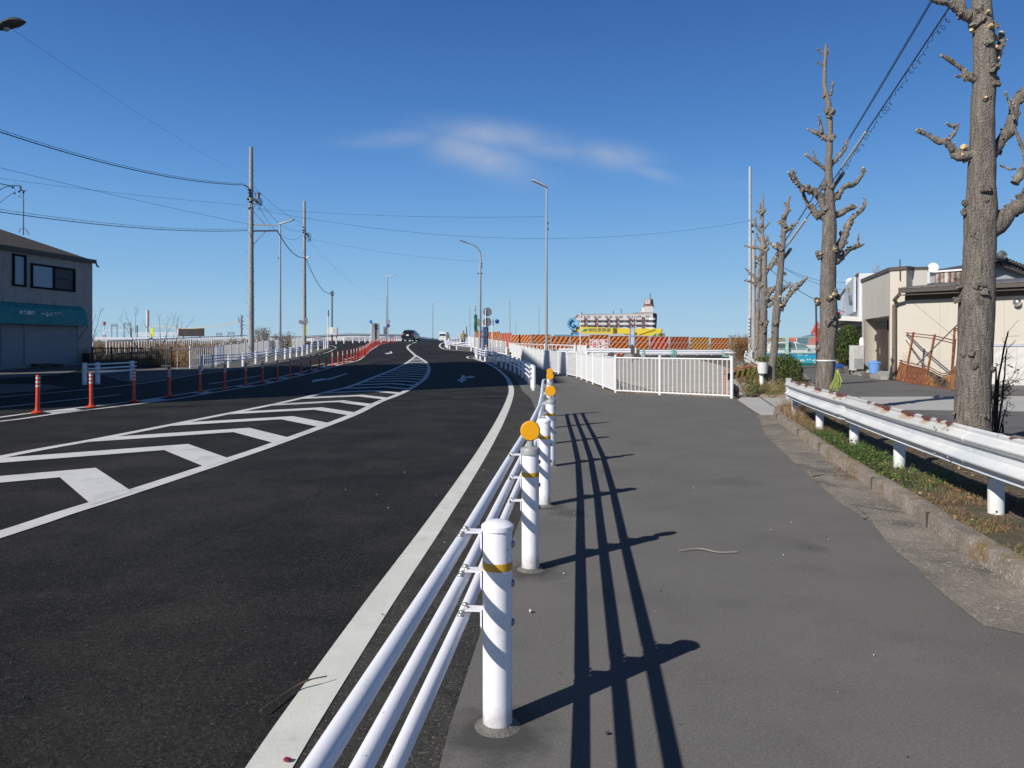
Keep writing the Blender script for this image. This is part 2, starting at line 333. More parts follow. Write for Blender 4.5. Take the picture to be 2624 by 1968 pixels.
XG = [-60, -45, -35, -30, -26, -22, -19, -16, -13] + [-12 + i for i in range(17)] + [6, 8, 11, 15, 20, 30, 45]
YG = [-10, 0, 10, 20, 26] + [28 + 2 * i for i in range(50)] + [132, 140, 150, 165, 180, 200, 220, 240, 300]
def sheet(name, pts, off, mt_, zf=gz, skirt=0., parent=None):
    bm = bmesh.new(); bm.faces.new([bm.verts.new((p[0], p[1], 0)) for p in pts])
    xs, ys = [p[0] for p in pts], [p[1] for p in pts]
    bmesh.ops.triangulate(bm, faces=bm.faces[:])
    for ax, tab, lo, hi in ((0, XG, min(xs), max(xs)), (1, YG, min(ys), max(ys))):
        for t in tab:
            if lo < t < hi:
                co = (t, 0, 0) if ax == 0 else (0, t, 0); no = (1, 0, 0) if ax == 0 else (0, 1, 0)
                bmesh.ops.bisect_plane(bm, geom=bm.verts[:] + bm.edges[:] + bm.faces[:], plane_co=co, plane_no=no)
    for v_ in bm.verts: v_.co.z = (zf(v_.co.x, v_.co.y) if zf else 0) + off
    bmesh.ops.recalc_face_normals(bm, faces=bm.faces[:])
    if sum(f.normal.z * f.calc_area() for f in bm.faces) < 0: bmesh.ops.reverse_faces(bm, faces=bm.faces[:])
    if skirt:
        e = [q for q in bm.edges if q.is_boundary]; r_ = bmesh.ops.extrude_edge_only(bm, edges=e)
        for v_ in r_["geom"]:
            if isinstance(v_, bmesh.types.BMVert): v_.co.z -= skirt
    me = bpy.data.meshes.new(name); bm.to_mesh(me); bm.free(); me.materials.append(mt_)
    o = bpy.data.objects.new(name, me); COL.objects.link(o)
    if parent is not None: o.parent = parent
    else: struct(o)
    return o
def resample(pts, step):
    P = [Vector(p) for p in pts]; outp = [P[0]]
    for a, b in zip(P, P[1:]):
        n = max(1, int((b - a).length / step))
        for i in range(1, n + 1): outp.append(a.lerp(b, i / n))
    return outp
def spline(pts, sub=6):
    P = [Vector(p) for p in pts]; P = [P[0] * 2 - P[1]] + P + [P[-1] * 2 - P[-2]]; o = []
    for i in range(1, len(P) - 2):
        a, b, c, d = P[i - 1:i + 3]
        for k in range(sub):
            t = k / sub
            o.append(.5 * ((2 * b) + (c - a) * t + (2 * a - 5 * b + 4 * c - d) * t * t + (3 * b - a - 3 * c + d) * t ** 3))
    o.append(P[-2]); return o
def stripmesh(mb, pts, w, off):
    """flat ribbon of width w (or a list of widths) along ground points"""
    P = [Vector((p[0], p[1])) for p in pts]; vs, fs = [], []
    for i, p in enumerate(P):
        d = (P[min(i + 1, len(P) - 1)] - P[max(i - 1, 0)]).normalized(); n = Vector((-d.y, d.x))
        ww = w[i] if isinstance(w, list) else w
        for sgn in (1, -1):
            q = p + n * ww / 2 * sgn; vs.append((q.x, q.y, gz(q.x, q.y) + off))
    for i in range(len(P) - 1): fs.append((2 * i, 2 * i + 1, 2 * i + 3, 2 * i + 2))
    mb.add(vs, fs)
# ================================================================== GROUND, ROADS, MARKINGS
def build_ground():
    xs = sorted(set([-2500, -1200, -600, -300, -150, -100, -80] + XG + [x / 2 for x in range(-30, 14)] + [80, 150, 300, 600, 1200, 2500]))
    ys = sorted(set([-300, -100, -40] + YG + [400, 600, 900, 1500, 2500, 4000]))
    vs = [(x, y, gz(x, y)) for y in ys for x in xs]; n = len(xs)
    fs = [(j * n + i, j * n + i + 1, (j + 1) * n + i + 1, (j + 1) * n + i) for j in range(len(ys) - 1) for i in range(n - 1)]
    struct(MB().add(vs, fs).build("ground", EARTH))
build_ground()
KF = [(3.95, 24 - 8.6), (5.25, 14.7)]
KERBL = [(6.5, 17.0), (5.9, 16.4), (5.42, 15.35), (5.02, 14.1), (4.36, 11.05), (3.86, 8.69), (3.66, 7.70), (3.44, 6.47), (3.24, 5.59), (3.07, 4.56), (2.9, 3.2), (2.75, 1.5), (2.6, -2)]
SEAM = [(5.83, 19.4), (5.35, 16.9), (5.02, 15.2), (4.55, 13.5), (4.08, 11.97), (3.60, 9.68), (3.27, 8.09), (3.03, 6.9), (2.97, 6.13), (2.77, 5.45), (2.65, 4.84), (2.57, 4.5), (2.50, 4.15), (2.455, 3.87), (2.60, 3.75), (2.94, 3.62), (2.9, 3.2), (2.75, 1.5), (2.6, -2)]
_s = resample([Vector((a, b)) for a, b in SEAM], .16)
SEAM = [(p.x + (.016 * mnoise.noise(Vector((p.x * 5, p.y * 5, 2))) + .01 * mnoise.noise(Vector((p.x * 17, p.y * 17, 2)))) * (p.y > 3.7), p.y + .012 * mnoise.noise(Vector((p.x * 6, p.y * 6, 7)))) for p in _s]
SEAM_G = [q for q in SEAM if 3.6 < q[1] < 15.3]
GP2 = [G(*r4(x, y)) for x, y in ((1480, 1450), (1460, 1420), (1412, 1360), (1370, 1315), (1320, 1270), (1270, 1230), (1210, 1200), (1148, 1165), (1083, 1143), (1023, 1120), (945, 1080), (905, 1060), (823, 1040), (792, 1030), (725, 1010), (678, 990), (658, 975))]
GP3 = [G(*r4(x, y)) for x, y in ((597, 885), (390, 865), (290, 855), (262, 845), (245, 835), (236, 822), (232, 805))]
LE = [G(*p) for p in ((0, 1018.7), (200, 1001), (358, 983.7), (519, 958.5), (700, 931.6), (833, 904.6), (852, 897), (861, 891.5), (852, 887), (830, 884))]
FL = [(-17.0, 38.5), (-17.8, 41), (-17.3, 43.4), (-18.5, 47.5), (-19.6, 57), (-20.7, 67), (-21.8, 77)]
# asphalt of both carriageways and both side roads at the top
sheet("road", [(-26, -8), (2.0, -8), (2.0, 20), (2.4, 30), (2.2, 33), (1.4, 39), (.2, 50), (-.7, 57), (-.7, 62), (-4.1, 76), (-7.6, 110), (-14.2, 200), (-30, 200), (-27, 110), (-27, 90), (-45, 78), (-60, 74), (-60, 66), (-22, 60), (-20, 50), (-19, 42), (-26, 38)], .006, ROAD)
walk = [(-.50, -8), (-.33, .9), (-.24, 2.86), (-.07, 4.84), (.12, 6.75), (.28, 9), (.42, 11), (.49, 13), (.56, 15), (.52, 17), (.5, 20)]
walk += [(x - .35, y - .15) for x, y in GP2] + [(GP2[-1][0] - .2, GP2[-1][1] + 1.5), (-1.0, 57.2)]
walk += [(-.45, 57), (.62, 50), (1.54, 39), (2.7, 32), (3.0, 22.3), (4.23, 21.25), (5.9, 19.95)] + SEAM[:-1] + [(2.6, -8)]
sheet("sidewalk", walk, .012, WALK)
far = [(x - .3, y - .2) for x, y in GP3] + [(GP3[-1][0] + 1, 96), (-6.6, 98), (-4.1, 78), (-2.6, 69)]
sheet("sidewalk", far, .012, WALK)
lw = [(x - .35, y + .15) for x, y in LE[2:8]] + [(-20.8, 73), (-21.9, 76)] + [(x + .1, y) for x, y in FL[::-1]] + [(-22, 38.3)]
sheet("sidewalk", lw, .012, WALK)
sheet("driveway", [G(0, 985), G(120, 986), G(171, 994), G(100, 1003), G(0, 1010), (-17.5, 20), (-24, 20), (-24, 27)], .014, STREET)
sheet("forecourt", [(-27.1, 18), (-22, 24), (-21, 34), (-22.5, 38.2), (-26.3, 46), (-27, 38)], .012, STREET)
# right: gutter, kerb, planting strip, street, concrete aprons, gravel lot
sheet("gutter", SEAM_G + [q for q in KERBL[::-1] if 3.5 < q[1] < 16], .014, GUTTER)
mb = MB()
K = spline(KERBL, 5); 
for a, b, o_ in ((K, None, 0),):
    vs, fs = [], []
    for i, p in enumerate(K):
        d = (K[min(i + 1, len(K) - 1)] - K[max(i - 1, 0)]).normalized(); nrm = Vector((d.y, -d.x)) * -1   # towards the strip
        w = .014 * mnoise.noise(Vector((p.x * 2, p.y * 2.3, 0)))
        for t_, z in ((0 + w, -.02), (.012 + w, .118), (.03, .137), (.14, .142), (.16, .10)):
            q = p + nrm * t_; vs.append((q.x, q.y, z + .008 * mnoise.noise(Vector((p.x * 1.7, p.y * 2.1, 4))) * (z > .05)))
    for i in range(len(K) - 1):
        for k in range(4): fs.append((i * 5 + k, i * 5 + k + 1, (i + 1) * 5 + k + 1, (i + 1) * 5 + k))
    fs.append((0, 1, 2, 3, 4)); mb.add(vs, fs)
struct(mb.build("kerb", KERB, smooth_=True, angle=50))
mb = MB(); acc_ = 0; lim_ = 1.6; random.seed(8)
for a, b in zip(K, K[1:]):
    acc_ += (b - a).length
    if acc_ > lim_:
        acc_ = 0; lim_ = random.uniform(1.3, 2.6); d = (b - a).normalized(); nrm = Vector((-d.y, d.x)) * (1 if (-d.y) > 0 else -1)
        q0, q1 = a - nrm * .004, a + nrm * .152; mb.box(((q0.x + q1.x) / 2, (q0.y + q1.y) / 2, .070), (.155, .006, .141), math.atan2(nrm.y, nrm.x))
struct(mb.build("kerb_joint", mat("joint dark", (.06, .052, .045), .95)))
bed = [(x + .15, y - .03) for x, y in KERBL] + [(6.4, -2), (6.8, 4), (7.1, 8), (7.4, 11), (7.6, 14.6), (7.4, 16.8), (6.9, 17.1)]
random.seed(3)
def bedz(x, y): return .125 + .03 * mnoise.noise(Vector((x * 1.5, y * 1.5, 0)))
bm = bmesh.new(); bm.faces.new([bm.verts.new((p[0], p[1], 0)) for p in bed]); bmesh.ops.triangulate(bm, faces=bm.faces[:])
for k in range(27):
    bmesh.ops.bisect_plane(bm, geom=bm.verts[:] + bm.edges[:] + bm.faces[:], plane_co=(0, -2 + k * .7, 0), plane_no=(0, 1, 0))
    if k < 10: bmesh.ops.bisect_plane(bm, geom=bm.verts[:] + bm.edges[:] + bm.faces[:], plane_co=(2.8 + k * .45, 0, 0), plane_no=(1, 0, 0))
for v_ in bm.verts: v_.co.z = bedz(v_.co.x, v_.co.y) - .02
me = bpy.data.meshes.new("planting_bed"); bm.to_mesh(me); bm.free(); me.materials.append(SOIL); o = bpy.data.objects.new("planting_bed", me); COL.objects.link(o); struct(o)
mb = MB()
for a, b in zip(bed[len(KERBL):], bed[len(KERBL) + 1:]): mb.bar((a[0], a[1], .06), (b[0], b[1], .06), .12, .14)
struct(mb.build("kerb", KERB))
sheet("side_street", [(7.0, -8), (45, -8), (45, 60), (17, 60), (13.2, 40), (9.9, 26), (6.2, 19.2), (6.0, 17.2), (7.4, 13)], .004, STREET, zf=None)
sheet("concrete_strip", [(9.6, 20.5), (16.5, 20.9), (30, 22), (30, 17), (15, 16.2), (11.5, 16.0), (8.0, 16.6)], .010, CONCL, zf=None)
sheet("driveway_apron", [(5.87, 19.3), (5.37, 16.7), (5.1, 15.2), (5.5, 15.3), (6.2, 16.7), (7.0, 17.2), (8.6, 17.0), (9.3, 20.2), (9.2, 21.4), (6.6, 21.1)], .016, CONCL, zf=None)
mb = MB()      # joints of the apron, a narrow drain
mb.bar((6.1, 17.3, .02), (7.0, 21.2, .02), .04, .006)
struct(mb.build("apron_joint", mat("joint", (.10, .095, .085), .9)))
sheet("gravel_lot", [(3.4, 22.0), (5.9, 20.1), (6.6, 21.2), (8.2, 24), (9.7, 29), (12, 40), (14.5, 52), (17, 68), (21, 90), (-1, 90), (1.8, 62), (1.3, 57), (2.4, 50), (3.4, 39), (4.5, 32)], .006, GRAVEL, zf=None)
sheet("parking_line", [(3.5, 25.2), (6.0, 24.3), (6.0, 24.42), (3.5, 25.33)], .012, LINE, zf=None)
# second planting strip with the far trees
bed2 = [(6.65, 20.3), (7.75, 19.7), (8.6, 20.6), (10.2, 25.2), (13.0, 33), (17, 46), (14.5, 47), (11.2, 36), (9.3, 29), (7.9, 24.6)]
sheet("planting_bed", bed2, .11, SOIL, zf=None)
mb = MB()
for a, b in zip(bed2, bed2[1:] + bed2[:1]): mb.bar((a[0], a[1], .055), (b[0], b[1], .055), .14, .125)
struct(mb.build("kerb", KERB, bevel=.01))
# dark rough margin between road line and rails
# ---- painted markings
mb = MB()
e1 = [D(*p) for p in ((585, 1659), (700, 1482), (830, 1290), (932, 1145), (1003, 1040), (1052, 962), (1083, 905), (1101, 862), (1104, 838), (1094, 815), (1075, 798), (1050, 784), (1025, 775))] + [G(*r4(x, y)) for x, y in ((570, 990), (535, 972), (560, 960), (640, 955))]
e1 = [(-.9, .5), (-.87, 1.6)] + e1
stripmesh(mb, [(p.x, p.y) for p in spline(e1, 8)], .165, .0125)
E1 = [p for p in spline(e1, 6) if p.y < 33]
sheet("road_margin", [(p.x, p.y) for p in E1] + [(.9, 32), (.66, 24), (.55, 20), (.52, 17)] + [(x + .12, y) for x, y in walk[7:0:-1]] + [(-.40, .4)], .009, MARGIN)
e2 = [G(*r4(x, y)) for x, y in ((640, 889), (400, 877), (260, 866), (185, 848), (148, 812), (165, 780), (225, 758))]
stripmesh(mb, [(p.x, p.y) for p in spline(e2, 8)], .2, .0141)
e3 = [G(*r3(x, y)) for x, y in ((1340, 852), (1320, 832), (1293, 808), (1272, 785), (1270, 766), (1298, 748))]
stripmesh(mb, [(p.x, p.y) for p in spline(e3, 8)], .22, .0141)
for a, b in (((1315, 737), (1350, 727)),): stripmesh(mb, [(p.x, p.y) for p in resample([G(*r3(*a)), G(*r3(*b))], 2)], .2, .0141)
stripmesh(mb, [(p.x, p.y) for p in spline([(-14.5, 14)] + LE, 8)], .13, .0125)
for a, b in (((0, 1045), (310, 1012)), ((535, 985), (668, 963)), ((774, 941.5), (834, 932)), ((882, 922), (911, 914.6))):
    stripmesh(mb, [(p.x, p.y) for p in resample([G(*a), G(*b)], 2)], .14, .0125)
struct(mb.build("lane_markings", LINE))
# channelising island
XRp = [(0, 1373), (165, 1318), (285, 1280), (506, 1207), (585, 1180), (700, 1140.5), (900, 1066), (971, 1031), (1020, 1012), (1052.6, 996), (1079.7, 978), (1093, 964.8), (1099, 947), (1094.6, 932), (1079.7, 920), (1065, 911)]
XLp = [(0, 1173.7), (221.5, 1132.6), (297.5, 1118), (440, 1090), (601, 1058), (700, 1037.7), (779, 1020), (849, 1002.8), (903.4, 989), (971, 962), (1039, 932), (1061, 916), (1065, 911)]
RL = [(-4.3, 3.0)] + [G(*p) for p in XRp]; LL = [(-6.9, 5.0)] + [G(*p) for p in XLp]
RT = sorted([(y, x) for x, y in RL]); LT = sorted([(y, x) for x, y in LL])
mb = MB()
stripmesh(mb, [(p.x, p.y) for p in spline(RL, 6)], .19, .0125)
stripmesh(mb, [(p.x, p.y) for p in spline(LL, 6)], .19, .0133)
ytip = RL[-1][1]
def hit(x0, y0, sl, side, tab):
    x = x0
    for _ in range(400):
        x += .02 * side
        y = y0 - abs(x - x0) * sl
        xe = interp(tab, y)
        if (side > 0 and x >= xe) or (side < 0 and x <= xe): return (x, y)
    return (x, y)
yk = 6.70
while yk < ytip - 1.2:
    w = min(.62, .62)
    def ax(y): return interp(LT, y) * .42 + interp(RT, y) * .58
    top, bot = (ax(yk), yk), (ax(yk - w) , yk - w)
    wl, wr = hit(*top, .72, -1, LT), hit(*top, 1.22, 1, RT)
    wl2, wr2 = hit(*bot, .72, -1, LT), hit(*bot, 1.22, 1, RT)
    for q in ([top, bot, wl2, wl], [top, wr, wr2, bot]):
        n = 6; vs = []
        for i in range(n + 1):
            t = i / n
            a = Vector(q[0]).lerp(Vector(q[3 if q[1] == bot else 1]), t); b = Vector(q[1 if q[1] == bot else 3]).lerp(Vector(q[2]), t)
            vs += [(a.x, a.y, gz(a.x, a.y) + .015), (b.x, b.y, gz(b.x, b.y) + .015)]
        mb.add(vs, [(2 * i, 2 * i + 1, 2 * i + 3, 2 * i + 2) for i in range(n)])
    yk += 2.08
struct(mb.build("island_markings", LINE2))
# double line with infill that carries the delineator row
LB = [(-10.6, 13.0)] + [G(*p) for p in ((0, 1081), (149, 1060.8), (316, 1040.8), (459, 1021.8), (589, 999.5), (675, 986), (757, 966), (833, 947), (876, 933.6), (917, 924), (936, 910.5), (947, 899.7), (960, 891.6), (982, 880.7), (1039, 878), (1088, 875.3))]
mb = MB(); LBs = spline(LB, 8)
stripmesh(mb, [(p.x, p.y) for p in LBs], .14, .0125)
def offs(P, d):
    o = []
    for i, p in enumerate(P):
        t = (P[min(i + 1, len(P) - 1)] - P[max(i - 1, 0)]).normalized(); o.append(p + Vector((-t.y, t.x)) * d)
    return o
nI = next(i for i, p in enumerate(LBs) if p.y > 50)
L2 = offs(LBs[:nI], .62); stripmesh(mb, [(p.x, p.y) for p in L2], .14, .0133)
acc = 0; Lm = offs(LBs[:nI], .31)
for a, b in zip(Lm, Lm[1:]):
    acc += (b - a).length
    if acc > 2.9:
        acc = 0; d = (b - a).normalized(); nn_ = Vector((-d.y, d.x))
        q = [a - nn_ * .3 - d * .1, a - nn_ * .3 + d * .75, a + nn_ * .3 + d * 1.15, a + nn_ * .3 + d * .3]
        mb.add([(p.x, p.y, gz(p.x, p.y) + .015) for p in q], [(0, 1, 2, 3)])
struct(mb.build("divider_markings", LINE2))
def arrow(pts):
    sheet("arrow_marking", [G(*p) for p in pts], .0158, LINE2)
arrow([r4(*p) for p in ((460, 1228), (512, 1230), (508, 1246), (568, 1248), (573, 1234), (657, 1253), (556, 1279), (560, 1266), (508, 1266), (497, 1282), (542, 1284), (455, 1338), (390, 1285), (440, 1283))])
arrow([r3(*p) for p in ((368, 1087), (480, 1070), (500, 1078), (690, 1023), (708, 1026), (530, 1084), (482, 1087), (370, 1110))])
arrow([r3(*p) for p in ((1050, 835), (1088, 825), (1090, 829), (1104, 828), (1100, 816), (1120, 814), (1126, 834), (1090, 836), (1092, 841))])
# cracks in gutter
CR = mat("crack", (.035, .033, .03), .95)
def crack(pts, w, z=.0165):
    mb = MB(); P = resample([Vector((*G(*q), 0)) for q in pts], .09)
    for i, p in enumerate(P[1:-1]): p.x += random.uniform(-.02, .02); p.y += random.uniform(-.03, .03)
    vs, fs = [], []
    for i, p in enumerate(P):
        ww = w * random.uniform(.3, 1.2); vs += [(p.x, p.y - ww, z), (p.x, p.y + ww, z)]
    mb.add(vs, [(2 * i, 2 * i + 1, 2 * i + 3, 2 * i + 2) for i in range(len(P) - 1)]); struct(mb.build("crack", CR))
crack([(2080, 1225), (2115, 1219), (2162, 1223)], .016)
crack([(2186, 1297), (2240, 1308), (2320, 1318)], .012)
crack([(2186, 1297), (2215, 1322), (2228, 1331), (2212, 1336)], .0141)
crack([(2085, 1229), (2097, 1222), (2112, 1236)], .012)

def road_crack(pts, w):
    mb = MB(); P = resample([Vector((*G(*q), 0)) for q in pts], .12)
    for p in P[1:-1]: p.x += random.uniform(-.035, .035); p.y += random.uniform(-.05, .05)
    vs = []
    for p in P: ww = w * random.uniform(.1, 1.3); z = gz(p.x, p.y) + .0085; vs += [(p.x - ww, p.y - ww, z), (p.x + ww, p.y + ww, z)]
    mb.add(vs, [(2 * i, 2 * i + 1, 2 * i + 3, 2 * i + 2) for i in range(len(P) - 1)]); struct(mb.build("road_crack", mat("road crack", (.006, .006, .006), .95)))
random.seed(77)
road_crack([(455, 1412), (560, 1372), (700, 1322), (815, 1268), (930, 1215), (1060, 1160), (1150, 1120), (1216, 1092)], .007)
road_crack([(1290, 1085), (1240, 1098), (1180, 1112)], .005)
# ================================================================== RAILINGS NEAR AND FAR
PD = [(-.26, .86), (-.056, 2.86), (.12, 4.84), (.295, 6.75), (.464, 8.9), (.575, 10.92), (.665, 12.95), (.766, 15.0)]
RAILZ = (.735, .585, .435)
def pipe_guard(label, posts, caps, side, zf=gz, detail=True, hp=.8, rr=.0245, rp=.057, end_run=.0, group=None, rail_mat=None, post_mat=None):
    """posts: ground points; side: +1 rails to the left of travel direction"""
    WM, PM = rail_mat or WHITE, post_mat or WHITE
    p0 = posts[0]; t = thing("pedestrian_guardrail", label, "guardrail", (p0[0], p0[1], zf(*p0)), group)
    P = [Vector(p) for p in posts]; n = 20 if detail else 8
    nr = []
    for i in range(len(P)):
        d = (P[min(i + 1, len(P) - 1)] - P[max(i - 1, 0)]).normalized(); nr.append(Vector((-d.y, d.x)) * side)
    for i, p in enumerate(P):
        z0 = zf(p.x, p.y); mb = MB()
        if caps[i] == 'o':
            mb.cyl((p.x, p.y, z0), (p.x, p.y, z0 + hp - .03), rp, n=n)
        else:
            mb.cyl((p.x, p.y, z0), (p.x, p.y, z0 + hp - .02), rp, n=n)
        po = mb.build("post", PM, t, True)
        if detail:
            (MB().lathe((p.x, p.y, z0 + hp * .775), [(rp + .0012, 0), (rp + .0012, .03)], n)).build("tape_band", YBAND, po, True)
            if caps[i] == 'w':
                MB().lathe((p.x, p.y, z0 + hp - .03), [(rp + .005, 0), (rp + .006, .012), (rp + .005, .018), (rp - .008, .028), (rp * .45, .036), (0, .038)], n).build("cap", PM, po, True)
            MB().lathe((p.x, p.y, z0 + .012), [(rp + .032, 0), (rp + .022, .003), (rp + .008, .012), (rp, .018)], 24).build("mortar_collar", mat("mortar", (.17, .162, .15), .95, var=.2, scale=12, bump=.8, bscale=60), po, True)
        elif caps[i] == 'w':
            MB().lathe((p.x, p.y, z0 + hp - .025), [(rp + .004, 0), (rp + .004, .014), (0, .03)], n).build("cap", PM, po, True)
        if caps[i] == 'o':
            rf = MB().lathe((p.x, p.y, z0 + hp - .035), [(rp + .008, 0), (rp + .009, .03), (rp + .004, .042), (rp * .42, .052), (rp * .4, .085), (.006, .087)], n).build("reflector_base", GREYP, po, True)
            zc = z0 + hp + .05 + .066
            MB().lathe((p.x, p.y + .012, zc), [(.058, 0), (.062, .002), (.0625, .022), (.058, .026)], 28, axis=(0, -1, 0)).build("reflector", ORANGE, po, True, angle=30)
            MB().lathe((p.x, p.y + .014, zc), [(.063, -.004), (.0655, -.002), (.0655, .012), (.063, .014)], 28, axis=(0, -1, 0)).build("reflector_rim", mat("rim", (.62, .30, .02), .4), po, True, angle=30)
    for k, z in enumerate(RAILZ):
        z *= hp / .8
        pts = [Vector((p.x + q.x * (rp + .075), p.y + q.y * (rp + .075), zf(p.x, p.y) + z)) for p, q in zip(P, nr)]
        if detail:
            sm = pts
            for a, b in zip(pts, pts[1:]):
                mbr = MB(); d = (b - a).normalized(); mbr.cyl(a + d * .03, b - d * .02, rr, n=20); mbr.cyl(b - d * .10, b + d * .035, rr * .93, n=20)
                mbr.build("rail", WM, t, True)
            for i, (a, p, q) in enumerate(zip(pts, P, nr)):
                d = (pts[min(i + 1, len(pts) - 1)] - pts[max(i - 1, 0)]).normalized()
                z_ = a.z + rr + .002; b_ = MB()
                face = Vector((p.x + q.x * (rp + .0005), p.y + q.y * (rp + .0005), 0))
                b_.bar((face.x, face.y, z_), (a.x - q.x * .012, a.y - q.y * .012, z_), .055, .005)
                b_.bar((face.x + q.x * .003, face.y + q.y * .003, z_ - .07), (face.x + q.x * .003, face.y + q.y * .003, z_), .055, .006, up=(q.x, q.y, 0))
                b_.build("bracket", WM, t, False)
                b_ = MB()
                for s_ in (-.075, -.045, .0, .04):
                    c = a + d * s_ + Vector((0, 0, rr)) - (Vector((q.x, q.y, 0)) * .012 if abs(s_) < .01 else Vector((0, 0, 0)))
                    b_.lathe(c, [(.0125, -.004), (.0125, .003), (.009, .009), (0, .011)], 10)
                c = Vector((p.x - q.x * (rp - .002), p.y - q.y * (rp - .002), a.z - .02)); b_.lathe(c, [(.015, 0), (.015, .004), (.011, .011), (0, .013)], 10, axis=(-q.x, -q.y, 0))
                b_.build("bolts", BOLT, t, True)
        else:
            MB().tube(pts if len(pts) < 3 else spline(pts, 3), rr, 8).build("rail", WM, t, True)
    return t
pipe_guard("white three-rail guardrail beside the camera, round orange reflectors on four of its posts", PD, "wwowowoo", 1)
dirty = WHITE
caps2 = ['o' if i in (5, 8) else 'w' for i in range(len(GP2))]
def dedup(P, dmin):
    o = [P[0]]
    for p in P[1:]:
        if (Vector(p) - Vector(o[-1])).length > dmin: o.append(p)
    return o
g2 = dedup(GP2, .9)
pipe_guard("white three-rail guardrail curving round the corner past the near one, half in shadow", g2, ['o' if i in (4, 7) else 'w' for i in range(len(g2))], 1, detail=False, rp=.06, rr=.03)
g2b = [(g2[-1][0] + .5, g2[-1][1] + .8), (g2[-1][0] + 2.2, g2[-1][1] + 1.5), (g2[-1][0] + 4.2, g2[-1][1] + 1.8)]
pipe_guard("short white three-rail guardrail across the corner behind the blue bundle", [(-1.9, 54.2), (-.4, 55.2), (.9, 55.6), (2.0, 55.4)], "owow", 1, detail=False, rp=.06, rr=.035)
g3 = dedup(GP3, 1.2)
pipe_guard("white three-rail guardrail bending round the far corner in front of the person", g3, "w" * len(g3), 1, detail=False, rp=.07, rr=.035)
g3b = [G(*r4(x, y)) for x, y in ((300, 765), (318, 757), (336, 752), (355, 748), (375, 745), (398, 742), (420, 741), (440, 740))]
pipe_guard("row of short white guardrail posts left of the person on the far pavement", [(-7.35 + i * .09, 86 + i * 1.3) for i in range(9)], "wowwwwwww", 1, detail=False, rp=.08, rr=.035)
# left side
pipe_guard("short shaded guardrail of two bays in front of the brown fence", [G(217, 987), G(250, 985), G(338, 976)], "www", -1, detail=False, rp=.085, rr=.03)
gl = [G(*r2(x, y)) for x, y in ((1003, 665), (1090, 650), (1220, 640), (1336, 628), (1440, 610), (1529, 593), (1605, 580), (1677, 570), (1720, 563), (1772, 552), (1817, 543), (1857, 530), (1890, 515), (1919, 512), (1945, 500), (1968, 500), (1990, 490), (2005, 485), (2022, 480))]
gl = dedup(gl, 1.0)
pipe_guard("long white guardrail along the left pavement in front of the grey pole", gl, "w" * len(gl), -1, detail=False, rp=.075, rr=.032)
gf = [G(881.7, 880.3), G(904.5, 879.4), G(921, 878.6), G(936, 877.8), G(948, 877.3), (-17.6, 100), (-17.2, 104), (-16.8, 108), (-16.4, 113)]
pipe_guard("white guardrail with dark rails behind the far red delineators", gf, "w" * len(gf), -1, detail=False, rp=.085, rr=.035)
pipe_guard("small white guardrail piece at the far end of the left pavement", [G(800, 884), G(815, 882), G(830, 880)], "wow", -1, detail=False, rp=.09, rr=.05)

# ------------------------------------------------------------------ white bar fences
def bar_fence(label, pts, h=1.1, sp=.125, zf=gz, rpost=.038, rbar=.0105, base=.08, m=None, skip_first=False, name="pipe_fence", cat="fence", every=2.0, group=None, top=.022, skip=None, boards=False):
    m = m or WHITE2; t = thing(name, label, cat, (pts[0][0], pts[0][1], zf(*pts[0])), group)
    P = [Vector(p) for p in pts]; Q = [P[0]]
    for a, b in zip(P, P[1:]):
        n = max(1, round((b - a).length / every))
        for i in range(1, n + 1): Q.append(a.lerp(b, i / n))
    zz = [zf(q.x, q.y) for q in Q]
    for q, z in list(zip(Q, zz))[int(skip_first):]:
        MB().cyl((q.x, q.y, z - .05), (q.x, q.y, z + h + .03), rpost, n=10).lathe((q.x, q.y, z + h + .03), [(rpost * 1.15, 0), (rpost * 1.1, .012), (0, .03)], 10).build("post", m, t, True)
    for (a, za), (b, zb) in zip(zip(Q, zz), zip(Q[1:], zz[1:])):
        L = (b - a).length; mb = MB()
        mb.cyl((a.x, a.y, za + h - .04), (b.x, b.y, zb + h - .04), top, n=8); mb.cyl((a.x, a.y, za + base), (b.x, b.y, zb + base), top, n=8)
        n = max(1, int(L / sp))
        for i in range(1, n):
            t_ = i / n; p = a.lerp(b, t_); z = za + (zb - za) * t_; mb.tube([(p.x, p.y, z + base), (p.x, p.y, z + h - .04)], rbar, 5, False)
        mb.build("bar_panel", m, t, False)
    return t
bar_fence("white bar fence running up along the right side of the pavement", [(3.1, 22.2), (2.95, 27), (2.8, 32), (1.64, 39), (.7, 48), (-.2, 55.5)], sp=.105, rbar=.0125)
bar_fence("white bar fence across the front of the gravel lot", [(3.1, 22.2), (4.23, 21.2), (5.9, 19.9)], skip_first=True, sp=.132, rpost=.042, rbar=.0125)
bar_fence("white bar fence in front of the leftmost striped barrier panels", [(-.5, 60), (-1.7, 66), (-3.9, 76), (-4.6, 81), (-5.0, 85)], sp=.3, rbar=.025, rpost=.05, top=.04)
bar_fence("white bar fence behind the side road, ending in a solid box", [(-.2, 59), (2.6, 59), (5.35, 58.5)], sp=.28, rbar=.024, rpost=.05, zf=lambda x, y: .42 - .03 * (x + .2), top=.035)
t_ = thing("fence_end_box", "pale grey metal box closing the end of the bar fence on the side road", "box", (5.3, 58.4, 0))
MB().box((5.33, 58.2, .85), (1.0, .3, 1.0)).box((4.95, 58.0, .9), (.06, .06, 1.25)).box((5.8, 58.0, .9), (.06, .06, 1.25)).build("housing", WHITE2, t_)
tf = bar_fence("white bar fence behind the left pavement, rounded at its near end", [(x, y) for x, y in FL[1:]], sp=.17, rbar=.016, rpost=.045, h=1.2)
